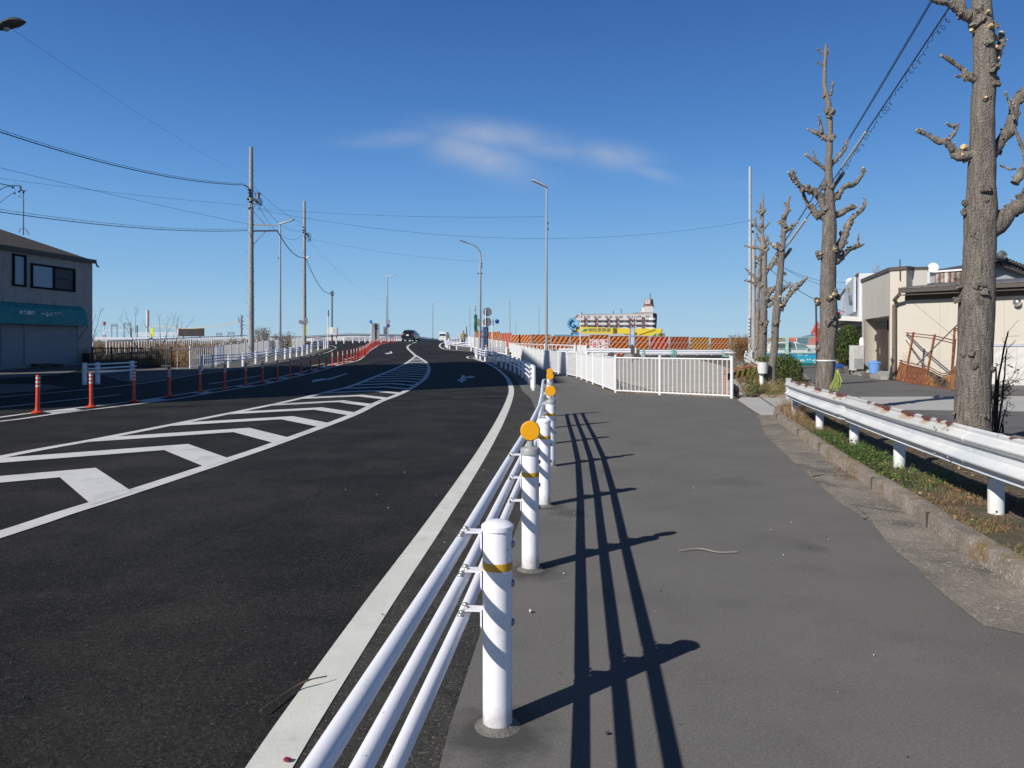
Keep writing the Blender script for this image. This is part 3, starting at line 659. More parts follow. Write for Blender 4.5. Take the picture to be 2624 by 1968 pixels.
MB().tube(spline([(-17.8, 41, 1.16), (-18.2, 39.9, 1.16), (-18.35, 39.55, 1.05), (-18.4, 39.4, .7), (-18.4, 39.4, .15)], 4), .025, 8).tube([(-18.1, 40.1, .1), (-18.1, 40.1, 1.15)], .013, 6).tube([(-17.8, 41, .1), (-18.4, 39.4, .1)], .02, 6).build("end_hoop", WHITE2, tf, True)
bar_fence("white bar fence across the weedy ground behind the brown fence", [(-32.8, 60), (-32.5, 75), (-32.2, 90)], sp=.45, rbar=.035, rpost=.06, h=1.15, top=.045, every=5)
bar_fence("short stretch of white bar fence against the shop corner", [(-38, 63), (-35.6, 63)], sp=.25, rbar=.03, rpost=.06, h=1.1)
BRN = mat("brown aluminium", (.035, .022, .015), .5, var=.1)
bar_fence("dark brown vertical bar fence beside the shuttered shop", [(-23.9, 42.2), (-19.3, 42.0)], sp=.115, rbar=.016, rpost=.05, h=1.15, m=BRN, top=.03, every=1.15, base=.1)
# ------------------------------------------------------------------ red and orange delineators
DP = [G(*p) for p in [(96, 1060), (234, 1045.5), (343, 1031.5), (434, 1017.5)]] + [G(*r2(x, y)) for x, y in ((988, 842), (1187, 818), (1356, 790), (1494, 762), (1614, 738), (1717, 715), (1804, 690), (1884, 668), (1954, 652), (2010, 636), (2062, 625), (2107, 615))]
DP += [G(*r6b(x, y)) for x, y in ((730, 828), (812, 804), (888, 784), (942, 766), (992, 742), (1042, 722), (1070, 710), (1098, 696), (1124, 682), (1146, 668), (1166, 654), (1186, 634), (1206, 612), (1226, 588), (1246, 562), (1266, 546), (1290, 532), (1312, 520), (1336, 506), (1360, 494), (1384, 484), (1408, 476), (1434, 468), (1470, 458), (1510, 450), (1548, 444), (1586, 440), (1622, 434), (1656, 430), (1690, 426), (1722, 420))]
def delineator(m):
    o = MB().lathe((0, 0, 0), [(.115, 0), (.115, .018), (.10, .03), (.055, .05), (.046, .10), (.041, .16), (.041, .785), (.036, .80), (.015, .803)], 18).build("traffic_delineator", m, None, True)
    for z in (.55, .635, .72): MB().lathe((0, 0, z), [(.0424, 0), (.0424, .042)], 18).build("reflective_band", BAND, o, True)
    return o
dproto = delineator(REDORANGE); proto2 = delineator(REDPOST)
for i, (x, y) in enumerate(DP):
    s_ = dproto if i < 16 else proto2
    lab = ("orange delineator post with three pale bands, %s in the row from the left edge" % ordn(i + 1)) if i < 16 else ("red delineator post, %s of the red ones counted from the near end" % ordn(i - 15))
    if i in (0, 16): o = s_; o.location = (x, y, gz(x, y) + .016); o["label"] = lab
    else: o = clone(s_, (x, y, gz(x, y) + .016), lab)
    o["category"] = "delineator post"; o["group"] = "delineator posts along the road divider"
    o.rotation_euler = (R(random.uniform(-1.2, 1.2)), R(random.uniform(-1.2, 1.2)), random.random())
# ================================================================== POLES, LAMPS, SIGNS, WIRES
def lamp_head(mb, c, d, L=.75, w=.16, up=.12):
    """flat LED head from c along unit vector d"""
    c = Vector(c); d = Vector(d); s_ = Vector((-d.y, d.x, 0)).normalized(); u_ = Vector((0, 0, 1)); pr = []
    for t_, hw, hz, cz in ((-.12, .25, .5, 0), (0, .5, .9, 0), (.25, .9, 1, .0), (.9, 1, .7, .0), (1, .6, .3, .0)):
        p = c + d * L * t_ + u_ * (up * max(0, t_) * 1.0); pr.append([p + s_ * w * hw * a + u_ * .05 * hz * b for a, b in ((-1, -1), (1, -1), (1, .6), (.5, 1.2), (-.5, 1.2), (-1, .6))])
    vs = [q for r_ in pr for q in r_]; fs = [tuple(range(6)), tuple(24 + i for i in range(6))]
    for i in range(4):
        for k in range(6): fs.append((i * 6 + k, i * 6 + (k + 1) % 6, (i + 1) * 6 + (k + 1) % 6, (i + 1) * 6 + k))
    mb.add(vs, fs)
def street_lamp(label, px, ytop, Y, zb, d, r0=.085, r1=.05, L=.85, w=.17, extra=None, m=None):
    m = m or GALV; x = (px - CX) / F * Y; zt = H - (ytop - HY) / F * Y
    t = thing("street_lamp", label, "street lamp", (x, Y, zb), "tall street lamps")
    MB().cyl((x, Y, zb), (x, Y, zt), r0, r1, 14).lathe((x, Y, zb), [(r0 * 1.9, 0), (r0 * 1.9, .03), (r0 * 1.2, .05), (r0 * 1.1, .4)], 14).build("pole", m, t, True)
    mb = MB(); lamp_head(mb, (x, Y, zt), Vector(d).normalized(), L, w); mb.build("lamp_head", mat("lamp casing", (.62, .62, .6), .45), t, True, angle=30)
    if extra: extra(t, x, Y, zt)
    return t
def ins(zs, sgn=1):
    def f(t, x, Y, zt):
        for z in zs: MB().box((x + .09 * sgn, Y, z), (.12, .05, .05)).cyl((x + .14 * sgn, Y, z - .1), (x + .14 * sgn, Y, z + .1), .02, n=6).build("cable_clamp", DARK, t)
    return f
street_lamp("tall grey street lamp beside the white bar fence right of centre, head turned left", 1400.5, 478, 50, 0, (-1, -.2, .28), .10, .055, 1.05, .2, ins((9.6, 9.2)))
street_lamp("grey street lamp between the two concrete poles, head turned right", 718, 573, 62, gz(-19, 62), (1, .2, .22), .11, .06, 1.2, .2, ins((8.6,), -1))
street_lamp("slim street lamp behind the two round signs left of the black car", 993, 708, 112, gz(-18, 112), (1, .1, .1), .10, .07, 1.3, .2)
street_lamp("faraway street lamp between the black car and the white van", 1109, 774, 185, 2, (1, .1, .1), .12, .07, 1.3, .25)
street_lamp("faraway thin street lamp left of the green furled banner", 1204, 785, 200, 2, (1, .1, .1), .11, .07, 1.3, .25)
street_lamp("faraway street lamp with its head turned left, right of the blue disc sign", 1306.5, 770, 175, 0, (-1, .1, .1), .12, .07, 1.5, .25)
street_lamp("faraway street lamp with its head turned left, just left of the tall grey lamp", 1381, 785, 190, 0, (-1, .1, .1), .11, .07, 1.5, .25)
street_lamp("shortest faraway street lamp above the striped panels", 1322, 821, 260, 0, (1, .1, .1), .12, .07, 1.5, .25)
def curved_lamp():
    Y = 70; p = lambda a, b: Wp(a, b, Y)
    zb = gz(p(1229, 0).x, Y); b = p(1229, 880)
    t = thing("street_lamp", "street lamp with a curved arm beside the green furled banner", "street lamp", (b.x, Y, zb), "tall street lamps")
    pts = [Vector((b.x, Y, zb)), p(1230, 800)] + spline([p(1231, 690), p(1231.5, 660), p(1229, 645), p(1221, 633), p(1209, 626), p(1196, 622)], 4)
    n = len(pts); MB().tube(pts, [.11 - .06 * i / (n - 1) for i in range(n)], 10).build("pole", GALV, t, True)
    mb = MB(); lamp_head(mb, p(1196, 622), Vector((-1, 0, .28)).normalized(), .75, .17, .05); mb.build("lamp_head", mat("lamp casing dark", (.16, .17, .17), .5), t, True, angle=30)
    MB().cyl(Vector((b.x + .14, Y, zb)), p(1233, 700), .03, n=6).build("cable_riser", GALV, t, True)
    MB().box(p(1222, 826), (.35, .3, .7)).box(p(1219.5, 820), (.2, .25, .25)).build("control_box", GREYP, t)
    mb = MB()
    for a in ((1233, 676), (1233.5, 683), (1227, 701), (1233, 701)): mb.box(p(*a), (.22, .08, .12))
    mb.build("cable_clamp", DARK, t)
curved_lamp()
def top_left_lamp():
    Y = 13; p = lambda a, b: Wp(a, b, Y)
    t = thing("street_lamp", "dark oval street lamp head reaching in at the upper left edge", "street lamp", (-13.5, Y, 0), "tall street lamps")
    pr = [(-8, 72, 6), (6, 70, 9), (20, 63, 12), (38, 58, 12.5), (52, 56, 9), (62, 56, 4), (67, 57, 1)]
    vs, fs = [], []
    for (x, y, h) in pr:
        c = p(x, y); hh = h / F * Y
        for k in range(10):
            a = k * 6.283 / 10; vs.append(c + Vector((0, 1.6 * hh * math.cos(a), hh * (math.sin(a) if math.sin(a) > 0 else .8 * math.sin(a)))))
    for i in range(len(pr) - 1):
        for k in range(10): fs.append((i * 10 + k, i * 10 + (k + 1) % 10, (i + 1) * 10 + (k + 1) % 10, (i + 1) * 10 + k))
    fs += [tuple(range(10)), tuple(60 + k for k in range(10))]
    MB().add(vs, fs).build("lamp_head", mat("lamp casing black", (.05, .055, .055), .5), t, True)
    MB().lathe(p(16, 73), [(.02, -.05), (.05, -.02), (.05, .06)], 10).build("light_sensor", GREYP, t, True)
    MB().tube(spline([p(-4, 72), p(-40, 84), p(-120, 130), p(-260, 260), Vector((-13.4, Y, 4)), Vector((-13.5, Y, 0))], 5), .05, 8).build("pole", GALV, t, True)
top_left_lamp()

def util_pole(name, label, px, ytop, Y, zb, r0, r1, n=18, rungs=True, seed=0, m=None):
    x = (px - CX) / F * Y; zt = H - (ytop - HY) / F * Y
    t = thing(name, label, "utility pole", (x, Y, zb))
    MB().cyl((x, Y, zb - .1), (x, Y, zt), r0, r1, n).build("pole", m or POLE, t, True)
    if rungs:
        mb = MB(); z = zb + 2.2; k = 0
        while z < zt - 1.2:
            r_ = r0 + (r1 - r0) * (z - zb) / (zt - zb); a = 1 if k % 2 else -1
            mb.cyl((x + a * r_ * .9, Y - .05, z), (x + a * (r_ + .1), Y - .05, z), .012, n=5)
            mb.lathe((x, Y - r_ + .015, z + .2), [(.025, 0), (.02, .03)], 6, axis=(0, -1, 0)); z += .45; k += 1
        mb.build("step_bolt", DARK, t)
        mb = MB()
        for z in (zb + 3.1, zb + (zt - zb) * .36, zb + (zt - zb) * .62, zb + (zt - zb) * .8): 
            r_ = r0 + (r1 - r0) * (z - zb) / (zt - zb); mb.lathe((x, Y, z), [(r_ + .012, 0), (r_ + .012, .07)], n)
        mb.build("steel_band", GREYP, t, True)
    return t, x, zt
YA = 53
ta, xa, za = util_pole("utility_pole", "taller of the two grey concrete poles on the left, with two crossarms reaching right", 643.5, 377, YA, gz(-18.7, 53), .215, .135)
pa = lambda a, b, dy=0: Wp(a, b, YA + dy)
MB().bar(pa(633, 575), pa(708, 578), .07, .09).build("crossarm", mat("crossarm tan", (.30, .27, .24), .7), ta)
MB().bar(pa(640, 592), pa(711, 591), .10, .11).build("crossarm", mat("crossarm dark", (.03, .035, .07), .6), ta)
MB().bar(pa(647, 540), pa(680, 576), .04, .05).bar(pa(649, 626), pa(682, 592), .04, .05).build("arm_brace", mat("brace", (.2, .18, .2), .7), ta)
random.seed(5)
mb = MB()
for k in range(7): mb.blob(pa(637 + random.uniform(-2, 5), 486 + k * 8, -.15), random.uniform(.07, .13), k, 1, .3)
mb.box(pa(663, 500, -.1), (.14, .14, .42), M=Matrix.Rotation(.4, 3, 'Y')).box(pa(655, 514, -.1), (.5, .12, .18), M=Matrix.Rotation(.6, 3, 'Y')).bar(pa(646, 486), pa(661, 500), .03).bar(pa(646, 505), pa(660, 520), .04)
mb.build("line_hardware", CABLE, ta)
mb = MB()
for k in range(9):
    a = pa(random.uniform(648, 664), random.uniform(488, 520), random.uniform(-.3, .3)); b = pa(random.uniform(650, 668), random.uniform(520, 536), random.uniform(-.3, .3)); c = (a + b) / 2 + Vector((random.uniform(.1, .5), 0, -.2))
    mb.tube(spline([a, c, b], 4), .014, 4, False)
mb.build("jumper_wire", CABLE, ta)
mb = MB()
for (a, b) in ((641, 503), (641, 513), (660, 501), (660, 506), (640, 529), (645, 527)): mb.lathe(pa(a, b, -.18), [(.05, -.05), (.06, 0), (.03, .03), (.05, .06)], 8)
mb.build("insulator", WHITE2, ta, True)
YB = 72
tb, xb, zb_ = util_pole("utility_pole", "shorter grey concrete pole right of the tall one, a small lamp on its side", 780, 516, YB, gz(-20, 72), .20, .125, seed=2)
pb = lambda a, b, dy=0: Wp(a, b, YB + dy)
mb = MB()
for k, (a, b) in enumerate(((778, 582), (778, 590), (777, 596), (786, 599), (789, 605), (784, 600), (781, 608))): mb.blob(pb(a, b, -.1), .1 + .02 * (k % 2), k, 1, .3)
for k in range(6):
    a = pb(random.uniform(782, 792), random.uniform(596, 604), 0); mb.tube(spline([a, a + Vector((random.uniform(-.1, .3), 0, -.4)), a + Vector((random.uniform(0, .3), 0, -.8))], 4), .018, 4, False)
mb.build("line_hardware", CABLE, tb)
mb = MB(); lamp_head(mb, pb(784, 661), Vector((1, 0, .15)).normalized(), .45, .12); mb.build("lamp_head", WHITE2, tb, True)
mb = MB()
for a, b, r_ in ((771, 825, 5.5), (786, 825, 4), (785, 818, 4)): mb.lathe(pb(a, b, -.2), [(r_ / F * YB, 0), (r_ / F * YB, .03)], 16, axis=(0, -1, 0))
mb.build("sign_back", mat("pole sign back", (.20, .205, .22), .5), tb, True)
MB().box(pb(785, 846, -.25), (.1, .05, 1.0)).build("reflective_strip", mat("yellow strip", (.6, .62, .04), .5), tb)
YC = 92
tc_, xc, zc_ = util_pole("utility_pole", "thin dark pole carrying meter cabinets beyond the shorter concrete pole", 851, 744, YC, gz(-22, 92), .10, .08, rungs=False, m=mat("dark pole", (.09, .10, .13), .6))
pc = lambda a, b, dy=0: Wp(a, b, YC + dy)
MB().box(pc(848.5, 848, -.25), (.9, .35, .9 * 1.0)).build("meter_cabinet", WHITE2, tc_)
MB().box(pc(858.5, 849, -.25), (.55, .4, .95)).box(pc(863.5, 849, -.27), (.08, .42, .95)).build("meter_cabinet", mat("cabinet", (.52, .53, .54), .5), tc_)
MB().cyl(pc(862, 858), Vector((pc(862, 858).x, YC, gz(-22, YC))), .09, n=8).build("support_post", WHITE2, tc_, True)
MB().box(pc(851.5, 750), (.5, .12, .12)).box(pc(851.5, 756), (.35, .12, .2)).build("line_hardware", CABLE, tc_)
YD = 61
td, xd, zd = util_pole("steel_pole", "smooth pale steel pole, tallest of the pair left of the bare trees", 1922, 427, YD, 0, .16, .11, rungs=False, m=mat("pale steel pole", (.40, .41, .42), .55))
MB().box(Wp(1919, 836, YD - .2), (.16, .06, 1.6)).build("notice_strip", SIGNW, td)
mbx = MB()
for k in range(5): mbx.box(Wp(1919, 818 + k * 9, YD - .24), (.09, .01, .12))
mbx.build("notice_print", mat("print grey", (.12, .14, .2), .6), td)
YE = 58
te, xe, ze = util_pole("utility_pole", "short concrete pole standing right beside the pale steel pole", 1931.5, 613, YE, 0, .19, .13, seed=4)
pe = lambda a, b, dy=0: Wp(a, b, YE + dy)
MB().box(pe(1925, 563 + 2), (.5, .08, .08)).cyl(pe(1930, 565), pe(1930, 640), .035, n=6).build("earth_riser", GALV, te)
mb = MB(); 
for k, (a, b) in enumerate(((1938, 660), (1938, 675), (1936, 683), (1928, 578), (1929, 594))): mb.blob(pe(a, b), .12, k, 1, .4)
mb.build("line_hardware", CABLE, te)
MB().box(Wp(1925.5, 912, YE - .3), (.12, .05, .9)).build("marker_plate", SIGNW, te)
# ---- wires
def wire(label, a, b, sag, r, n=16, group="overhead wires", mat_=None, twin=None, name="overhead_wire"):
    a, b = Vector(a), Vector(b)
    pts = [a.lerp(b, i / n) - Vector((0, 0, sag * 4 * (i / n) * (1 - i / n))) for i in range(n + 1)]
    mb = MB().tube(pts, r, 5)
    if twin:
        mb.tube([p + Vector((0, 0, twin)) for p in pts], r * .45, 4)
        m_ = int((b - a).length / .8); 
        for i in range(1, m_):
            t_ = i / m_; p = a.lerp(b, t_) - Vector((0, 0, sag * 4 * t_ * (1 - t_))); mb.tube([p, p + Vector((0.02, 0, twin))], r * .35, 3)
    o = mb.build(name, mat_ or CABLE, None, True); return tag(o, label, "overhead wire", group)
wire("thick black cable sagging from the upper left edge to the tall concrete pole", Wp(-60, 318, 30), Wp(625, 474, YA), .55, .024, twin=.10)
wire("black cable end bent down onto the tall concrete pole", Wp(625, 474, YA), Wp(641, 483, YA), 0, .05, 2)
wire("thin wire slanting down from the left edge to the upper crossarm", Wp(-60, 415, 32), Wp(634, 573, YA), .1, .009)
wire("thin wire from the antenna above the shop to the tall concrete pole", Wp(-40, 452, 34), Wp(640, 526, YA), .12, .007)
wire("laced double cable running low from the left edge to the dark crossarm", Wp(-40, 537, 33), Wp(635, 591, YA), .35, .020, twin=.12)
wire("faint wire slanting down from the upper left lamp to the tall concrete pole", Wp(-20, 40, 16), Wp(640, 455, YA), .25, .0035)
wire("wire crossing the open sky from the tall concrete pole to the tall grey lamp", Wp(660, 534, YA), Wp(1396, 555, 50), .25, .008)
wire("lowest long wire crossing the sky behind the lamps to the pale steel pole", Wp(655, 536, YA), Wp(1918, 567, YD), 1.75, .009)
wire("wire from the shorter concrete pole to the curved lamp", Wp(784, 610, YB), Wp(1229, 670, 70), .35, .008)
wire("cable dropping from the dark crossarm to the shorter concrete pole", Wp(711, 592, YA), Wp(777, 660, YB), .5, .035)
wire("cable dropping from the shorter concrete pole to the thin dark pole", Wp(784, 662, YB), Wp(850, 752, YC), 1.0, .03)
wire("upper wire between the two concrete poles", Wp(655, 500, YA), Wp(777, 590, YB), .9, .012)
wire("second wire between the two concrete poles, hanging lower", Wp(658, 520, YA), Wp(777, 602, YB), 1.3, .012)
wire("faint wire running down from the shorter concrete pole towards the far lamp", Wp(784, 606, YB), Wp(990, 770, 112), 1.2, .006)
wire("faint wire from the tall concrete pole down over the street lamp", Wp(650, 478, YA), Wp(780, 575, YB), .3, .010)
YT = 20
wire("upper black cable slanting down behind the bare trees on the right", Wp(2478, -150, YT), Wp(1932, 735, YE), .35, .022, twin=.09, n=24)
c_a, c_b = Wp(2570, -190, YT), Wp(1933, 742, YE)
wire("lower black cable slanting down behind the bare trees, a spiral wire hung under it", c_a, c_b, .3, .026, n=24)
def along(t_): return c_a.lerp(c_b, t_) - Vector((0, 0, .3 * 4 * t_ * (1 - t_)))
mb = MB(); pts = []
for i in range(900):
    t_ = i / 899 * .52; p = along(t_); a = i * .36 + math.sin(i * .11) * 1.2; s_ = .075 + .035 * math.sin(i * .05); pts.append(p + Vector((s_ * math.cos(a), 0, -.24 + s_ * math.sin(a))) - Vector((0, 0, .06 * math.sin(i * .083))))
mb.tube(pts, .010, 4, False); tag(mb.build("spiral_wire", CABLE, None, True), "thin curly wire coiled along under the lower slanting cable on the right", "wire")
def sleeve(label, t0, t1, r, m, dz=0):
    tag(MB().cyl(along(t0) - Vector((0, 0, dz)), along(t1) - Vector((0, 0, dz)), r, n=10).build("cable_sleeve", m, None, True), label, "cable sleeve", "cable sleeves")
SLV = mat("pale sleeve", (.55, .56, .55), .5)
def tpx(py):
    lo, hi = 0, 1
    for _ in range(30):
        m_ = (lo + hi) / 2; p = along(m_); yv = HY - (p.z - H) / p.y * F
        if yv < py: lo = m_
        else: hi = m_
    return lo
sleeve("longer pale sleeve on the lower slanting cable above the second tree", tpx(338), tpx(428), .055, SLV)
sleeve("black closure hanging on the lower cable right of the second tree", tpx(425), tpx(470), .09, CABLE, .35)
sleeve("pale sleeve on the lower cable between the third tree and the second", tpx(563), tpx(622), .075, SLV)
sleeve("black closure on the lower cable touching the third tree", tpx(618), tpx(643), .11, CABLE, .5)
wire("thin wire crossing behind the trees to the shop roofs", Wp(1975, 692, 50), Wp(2165, 800, 45), .3, .02)
wire("faint upper wire from the third tree towards the shop roofs", Wp(2010, 686, 50), Wp(2240, 713, 48), .6, .012)
wire("faint lower wire from the third tree towards the shop roofs", Wp(2010, 688, 50), Wp(2240, 745, 48), .5, .012)

# ---- signs near centre
def round_back(label, pts, Y, r, post, base=None):
    x = (post[0] - CX) / F * Y
    t = thing("road_sign", label, "road sign", (x, Y, gz(x, Y)), "road signs")
    MB().cyl((x, Y, gz(x, Y)), (x, Y, H - (post[1] - HY) / F * Y), .038, n=12).build("post", WHITE2, t, True)
    for k, (a, b) in enumerate(pts):
        c = Wp(a, b, Y + .06); MB().lathe(c, [(r, 0), (r, .004), (r - .01, .006)], 28, axis=(0, 1, 0)).build("sign_plate", mat('sign back', (.17, .175, .20), .45, .2), t, True, angle=30)
        MB().box(c + Vector((0, -.012, r * .35)), (r * 1.5, .02, .025)).box(c + Vector((0, -.012, -r * .35)), (r * 1.5, .02, .025)).build("clamp_bar", GALV, t)
    return t
round_back("pair of round signs seen from behind, one above the other on a white post", [(1249, 799.5), (1249, 825)], 59, .352, (1244.5, 793))
def blue_sign():
    Y = 60; x = (1261.3 - CX) / F * Y; t = thing("road_sign", "blue disc sign on an arm beside a white post with a grey triangular plate", "road sign", (x, Y, gz(x, Y)), "road signs")
    MB().cyl((x, Y, gz(x, Y)), Wp(1261.3, 816, Y), .045, n=10).build("post", WHITE2, t, True)
    a = Wp(1273.5, 823.6, Y - .08); MB().lathe(a, [(.18, 0), (.185, .004), (.18, .008)], 24, axis=(0, -1, 0)).build("sign_plate", BLUE, t, True, angle=30)
    MB().prism([a + Vector((-.02, -.012, .0)), a + Vector((.03, -.012, .01)), a + Vector((.035, -.012, .13)), a + Vector((-.0, -.012, .15))], (0, -.004, 0)).build("white_arrow", SIGNW, t)
    MB().prism([Wp(1259, 835, Y + .05), Wp(1265, 834, Y + .05), Wp(1264, 818, Y + .05), Wp(1262, 818, Y + .05)], (0, .01, 0)).build("triangle_plate", GREYP, t)
    MB().bar(Wp(1262, 824, Y), a, .03).build("arm", GALV, t)
blue_sign()
def left_signs():
    Y = 100; x = (994 - CX) / F * Y
    t = thing("road_sign", "two round purple-blue signs one above the other near the black car", "road sign", (x, Y, gz(x, Y)), "road signs")
    MB().cyl((x, Y, gz(x, Y)), Wp(994, 818, Y), .05, n=8).build("post", GALV, t, True)
    pu, pr = mat("sign violet", (.085, .05, .30), .5), mat("sign plum", (.10, .05, .12), .5)
    for (b, c1) in ((824, pr), (834.5, pu)):
        c = Wp(995, b, Y - .07); MB().lathe(c, [(.25, 0), (.25, .02)], 24, axis=(0, -1, 0)).build("sign_plate", c1, t, True, angle=30)
        MB().lathe(c + Vector((0, -.022, 0)), [(.16, 0), (.16, .004)], 24, axis=(0, -1, 0)).build("sign_face", mat("sign grey", (.42, .42, .46), .5) if b == 824 else mat("sign indigo", (.05, .045, .22), .5), t, True, angle=30)
    t = thing("thin_pole", "thin grey pole with a dark box, just left of the two round signs", "pole", (Wp(990, 0, 98).x, 98, gz(-16, 98)))
    MB().cyl((Wp(990, 0, 98).x, 98, gz(-16, 98)), Wp(990, 758, 98), .06, .04, 8).build("pole", GALV, t, True)
    MB().box(Wp(987.5, 847, 97.8), (.45, .2, 1.0)).build("control_box", mat("box dark", (.11, .11, .115), .6), t)
    MB().box(Wp(986.5, 839.6, 97.68), (.14, .01, .04)).box(Wp(986, 842, 97.68), (.06, .01, .05)).box(Wp(987, 847.5, 97.68), (.07, .01, .04)).build("sticker", SIGNW, t)
    Y = 96; t = thing("banner_board", "grey stained banner stretched between posts under a small blue disc", "banner", (Wp(951.5, 0, Y).x, Y, gz(-18, Y)))
    MB().bar((Wp(951, 0, Y).x, Y, gz(-18, Y)), Wp(951, 828, Y), .12).build("post", WHITE2, t)
    MB().bar((Wp(971.5, 0, Y).x, Y, gz(-17, Y)), Wp(971.5, 829, Y), .09).bar(Wp(951, 828, Y), Wp(973, 830, Y), .06).bar(Wp(951, 829, Y), Wp(924, 857, Y), .025).build("frame", GALV, t)
    bn = mat("stained banner", (.30, .30, .31), .85, var=.15, scale=.8, c2=(.13, .12, .14), t2=(.52, .68), s2=1.6)
    MB().box(Wp(962, 850.5, Y - .02), (1.0, .03, 2.25)).build("banner_cloth", bn, t)
    MB().lathe(Wp(950.5, 824.5, Y - .08), [(.21, 0), (.21, .02)], 20, axis=(0, -1, 0)).build("blue_disc", BLUE, t, True)
    Y = 88; t = thing("road_sign", "slim white post with a sign plate seen edge on, left of the thin dark pole", "road sign", (Wp(840, 0, Y).x, Y, gz(-22, Y)), "road signs")
    MB().cyl((Wp(840, 0, Y).x, Y, gz(-22, Y)), Wp(840.5, 795, Y), .06, n=8).build("post", WHITE2, t, True)
    MB().box(Wp(841.3, 803, Y), (.05, .5, .75)).build("sign_plate", GREYP, t)
left_signs()
def bundle():
    Y = 57; t = thing("blue_bundle", "tall bundle of blue and grey tubes strapped upright on the corner", "tube bundle", (Wp(1243, 0, Y).x, Y, gz(-2, Y)))
    bl, gr, nv = mat("tube blue", (.035, .11, .40), .6, var=.25, scale=3), mat("tube grey", (.06, .085, .13), .7, var=.3, scale=4), mat("tube navy", (.01, .025, .09), .6, var=.3)
    random.seed(8)
    for px, m in ((1237, bl), (1239.3, bl), (1241.6, gr), (1243.8, nv), (1245.8, gr), (1247.8, gr), (1249.8, nv)):
        for dy in (0, .14):
            x = Wp(px, 0, Y).x; MB().cyl((x + random.uniform(-.01, .01), Y + dy, gz(x, Y)), (x, Y + dy, H + random.uniform(40, 43.5) / F * Y), .052, n=10).build("tube", m, t, True)
    x0 = Wp(1243.4, 0, Y).x
    for z in (1.0, 2.0): MB().box((x0, Y + .07, z), (.50, .32, .03)).build("strap", DARK, t)
    t = thing("warning_lamp", "small orange and white warning lamp beside the blue bundle", "warning lamp", tuple(Wp(1237, 842, 56.6)))
    c = Wp(1237.5, 834, 56.6); MB().cyl((c.x, c.y, gz(c.x, c.y)), c, .02, n=6).build("stem", GREYP, t, True)
    MB().lathe(c, [(.06, -.06), (.07, 0), (.06, .06)], 10).build("white_body", SIGNW, t, True); MB().lathe(c, [(.06, .065), (.055, .16), (.02, .2)], 10).build("orange_lens", ORANGE, t, True)
    t = thing("green_banner", "green furled banner hanging on the curved lamp", "banner", tuple(Wp(1219, 851, 69)))
    gn = mat("banner green", (.008, .14, .06), .6, var=.3, scale=2, c2=(.004, .05, .03), t2=(.5, .6), s2=4)
    mb = MB()
    for k, (px, ra) in enumerate(((1216.3, .06), (1218, .08), (1219.8, .07), (1221.5, .07))):
        mb.tube([Wp(px + .3 * math.sin(q + k), 806 + q * 6.2 + (k % 2) * 2, 69 - .1 * (k % 2)) for q in range(8)], [ra * (1 + .25 * math.sin(q * 1.7 + k)) for q in range(8)], 8)
    mb.build("furled_cloth", gn, t, True); MB().cyl(Wp(1219, 782, 69), Wp(1219, 806, 69), .02, n=6).tube(spline([Wp(1215, 793, 69), Wp(1217, 797, 69), Wp(1219, 795, 69), Wp(1220, 789, 69)], 3), .02, 5).build("cord", DARK, t, True)
    MB().cyl(Wp(1215.5, 853, 69), Wp(1216.5, 900, 69), .03, n=6).build("banner_pole", GREYP, t, True)
    Y = 84; t = thing("blue_banner", "narrow leaning blue banner behind the person", "banner", (Wp(1195, 0, Y).x, Y, gz(-5, Y)))
    MB().prism([Wp(1192.2, 837, Y), Wp(1195.5, 836, Y), Wp(1198.5, 864, Y), Wp(1194.5, 864, Y)], (0, .04, 0)).build("cloth", mat("banner blue", (.03, .09, .17), .7, var=.3, scale=3), t)
    MB().cyl(Wp(1192.6, 834, Y), (Wp(1196, 0, Y).x, Y, gz(-5, Y)), .03, n=6).build("banner_pole", WHITE2, t, True)
bundle()
# ---- striped barrier, sign boards, far guardrail, gravel side
BC = {"o": ((.62, .20, .045), (.075, .012, .010)), "c": ((.72, .17, .10), (.075, .010, .012)), "b": ((.45, .13, .045), (.06, .014, .02)), "y": ((.60, .30, .06), (.06, .018, .010)), "z": ((.58, .22, .06), (.08, .014, .008))}
def barrier(px0, px1, ytop, ybot, ya, yb, kind, label, slant=.8, per=.42, two=True):
    """one striped panel between two photo columns at its real distance"""
    a, b = Wp(px0, 0, ya), Wp(px1, 0, yb); d = (b - a); d.z = 0; L = d.length; ang = math.atan2(d.y, d.x)
    zt, zb2 = H - (ytop - HY) / F * (ya + yb) / 2, H - (ybot - HY) / F * (ya + yb) / 2
    t = bpy.data.objects.new("barrier_panel", None); COL.objects.link(t); t.location = (a.x, a.y, zb2); t.rotation_euler.z = ang
    tag(t, label, "barrier panel", "striped barrier panels")
    c1, c2 = BC[kind]; m = stripes("stripe %s %.2f" % (kind, slant), c2, c1, 0, per, .42, -slant)
    h = zt - zb2
    MB().box((L / 2, 0, h / 2), (L - .06, .03, h - .02)).build("striped_sheet", m, t)
    fr = MB().box((L / 2, -.02, h - .02), (L, .05, .05)).box((L / 2, -.02, .02), (L, .05, .05)).box((.03, -.02, h / 2 - .3), (.06, .06, h + .6)).box((L - .03, -.02, h / 2 - .3), (.06, .06, h + .6))
    if two: fr.box((L / 2, -.022, h * .5), (L, .04, .045))
    fr.build("frame", mat("barrier frame", (.33, .28, .26), .7), t)
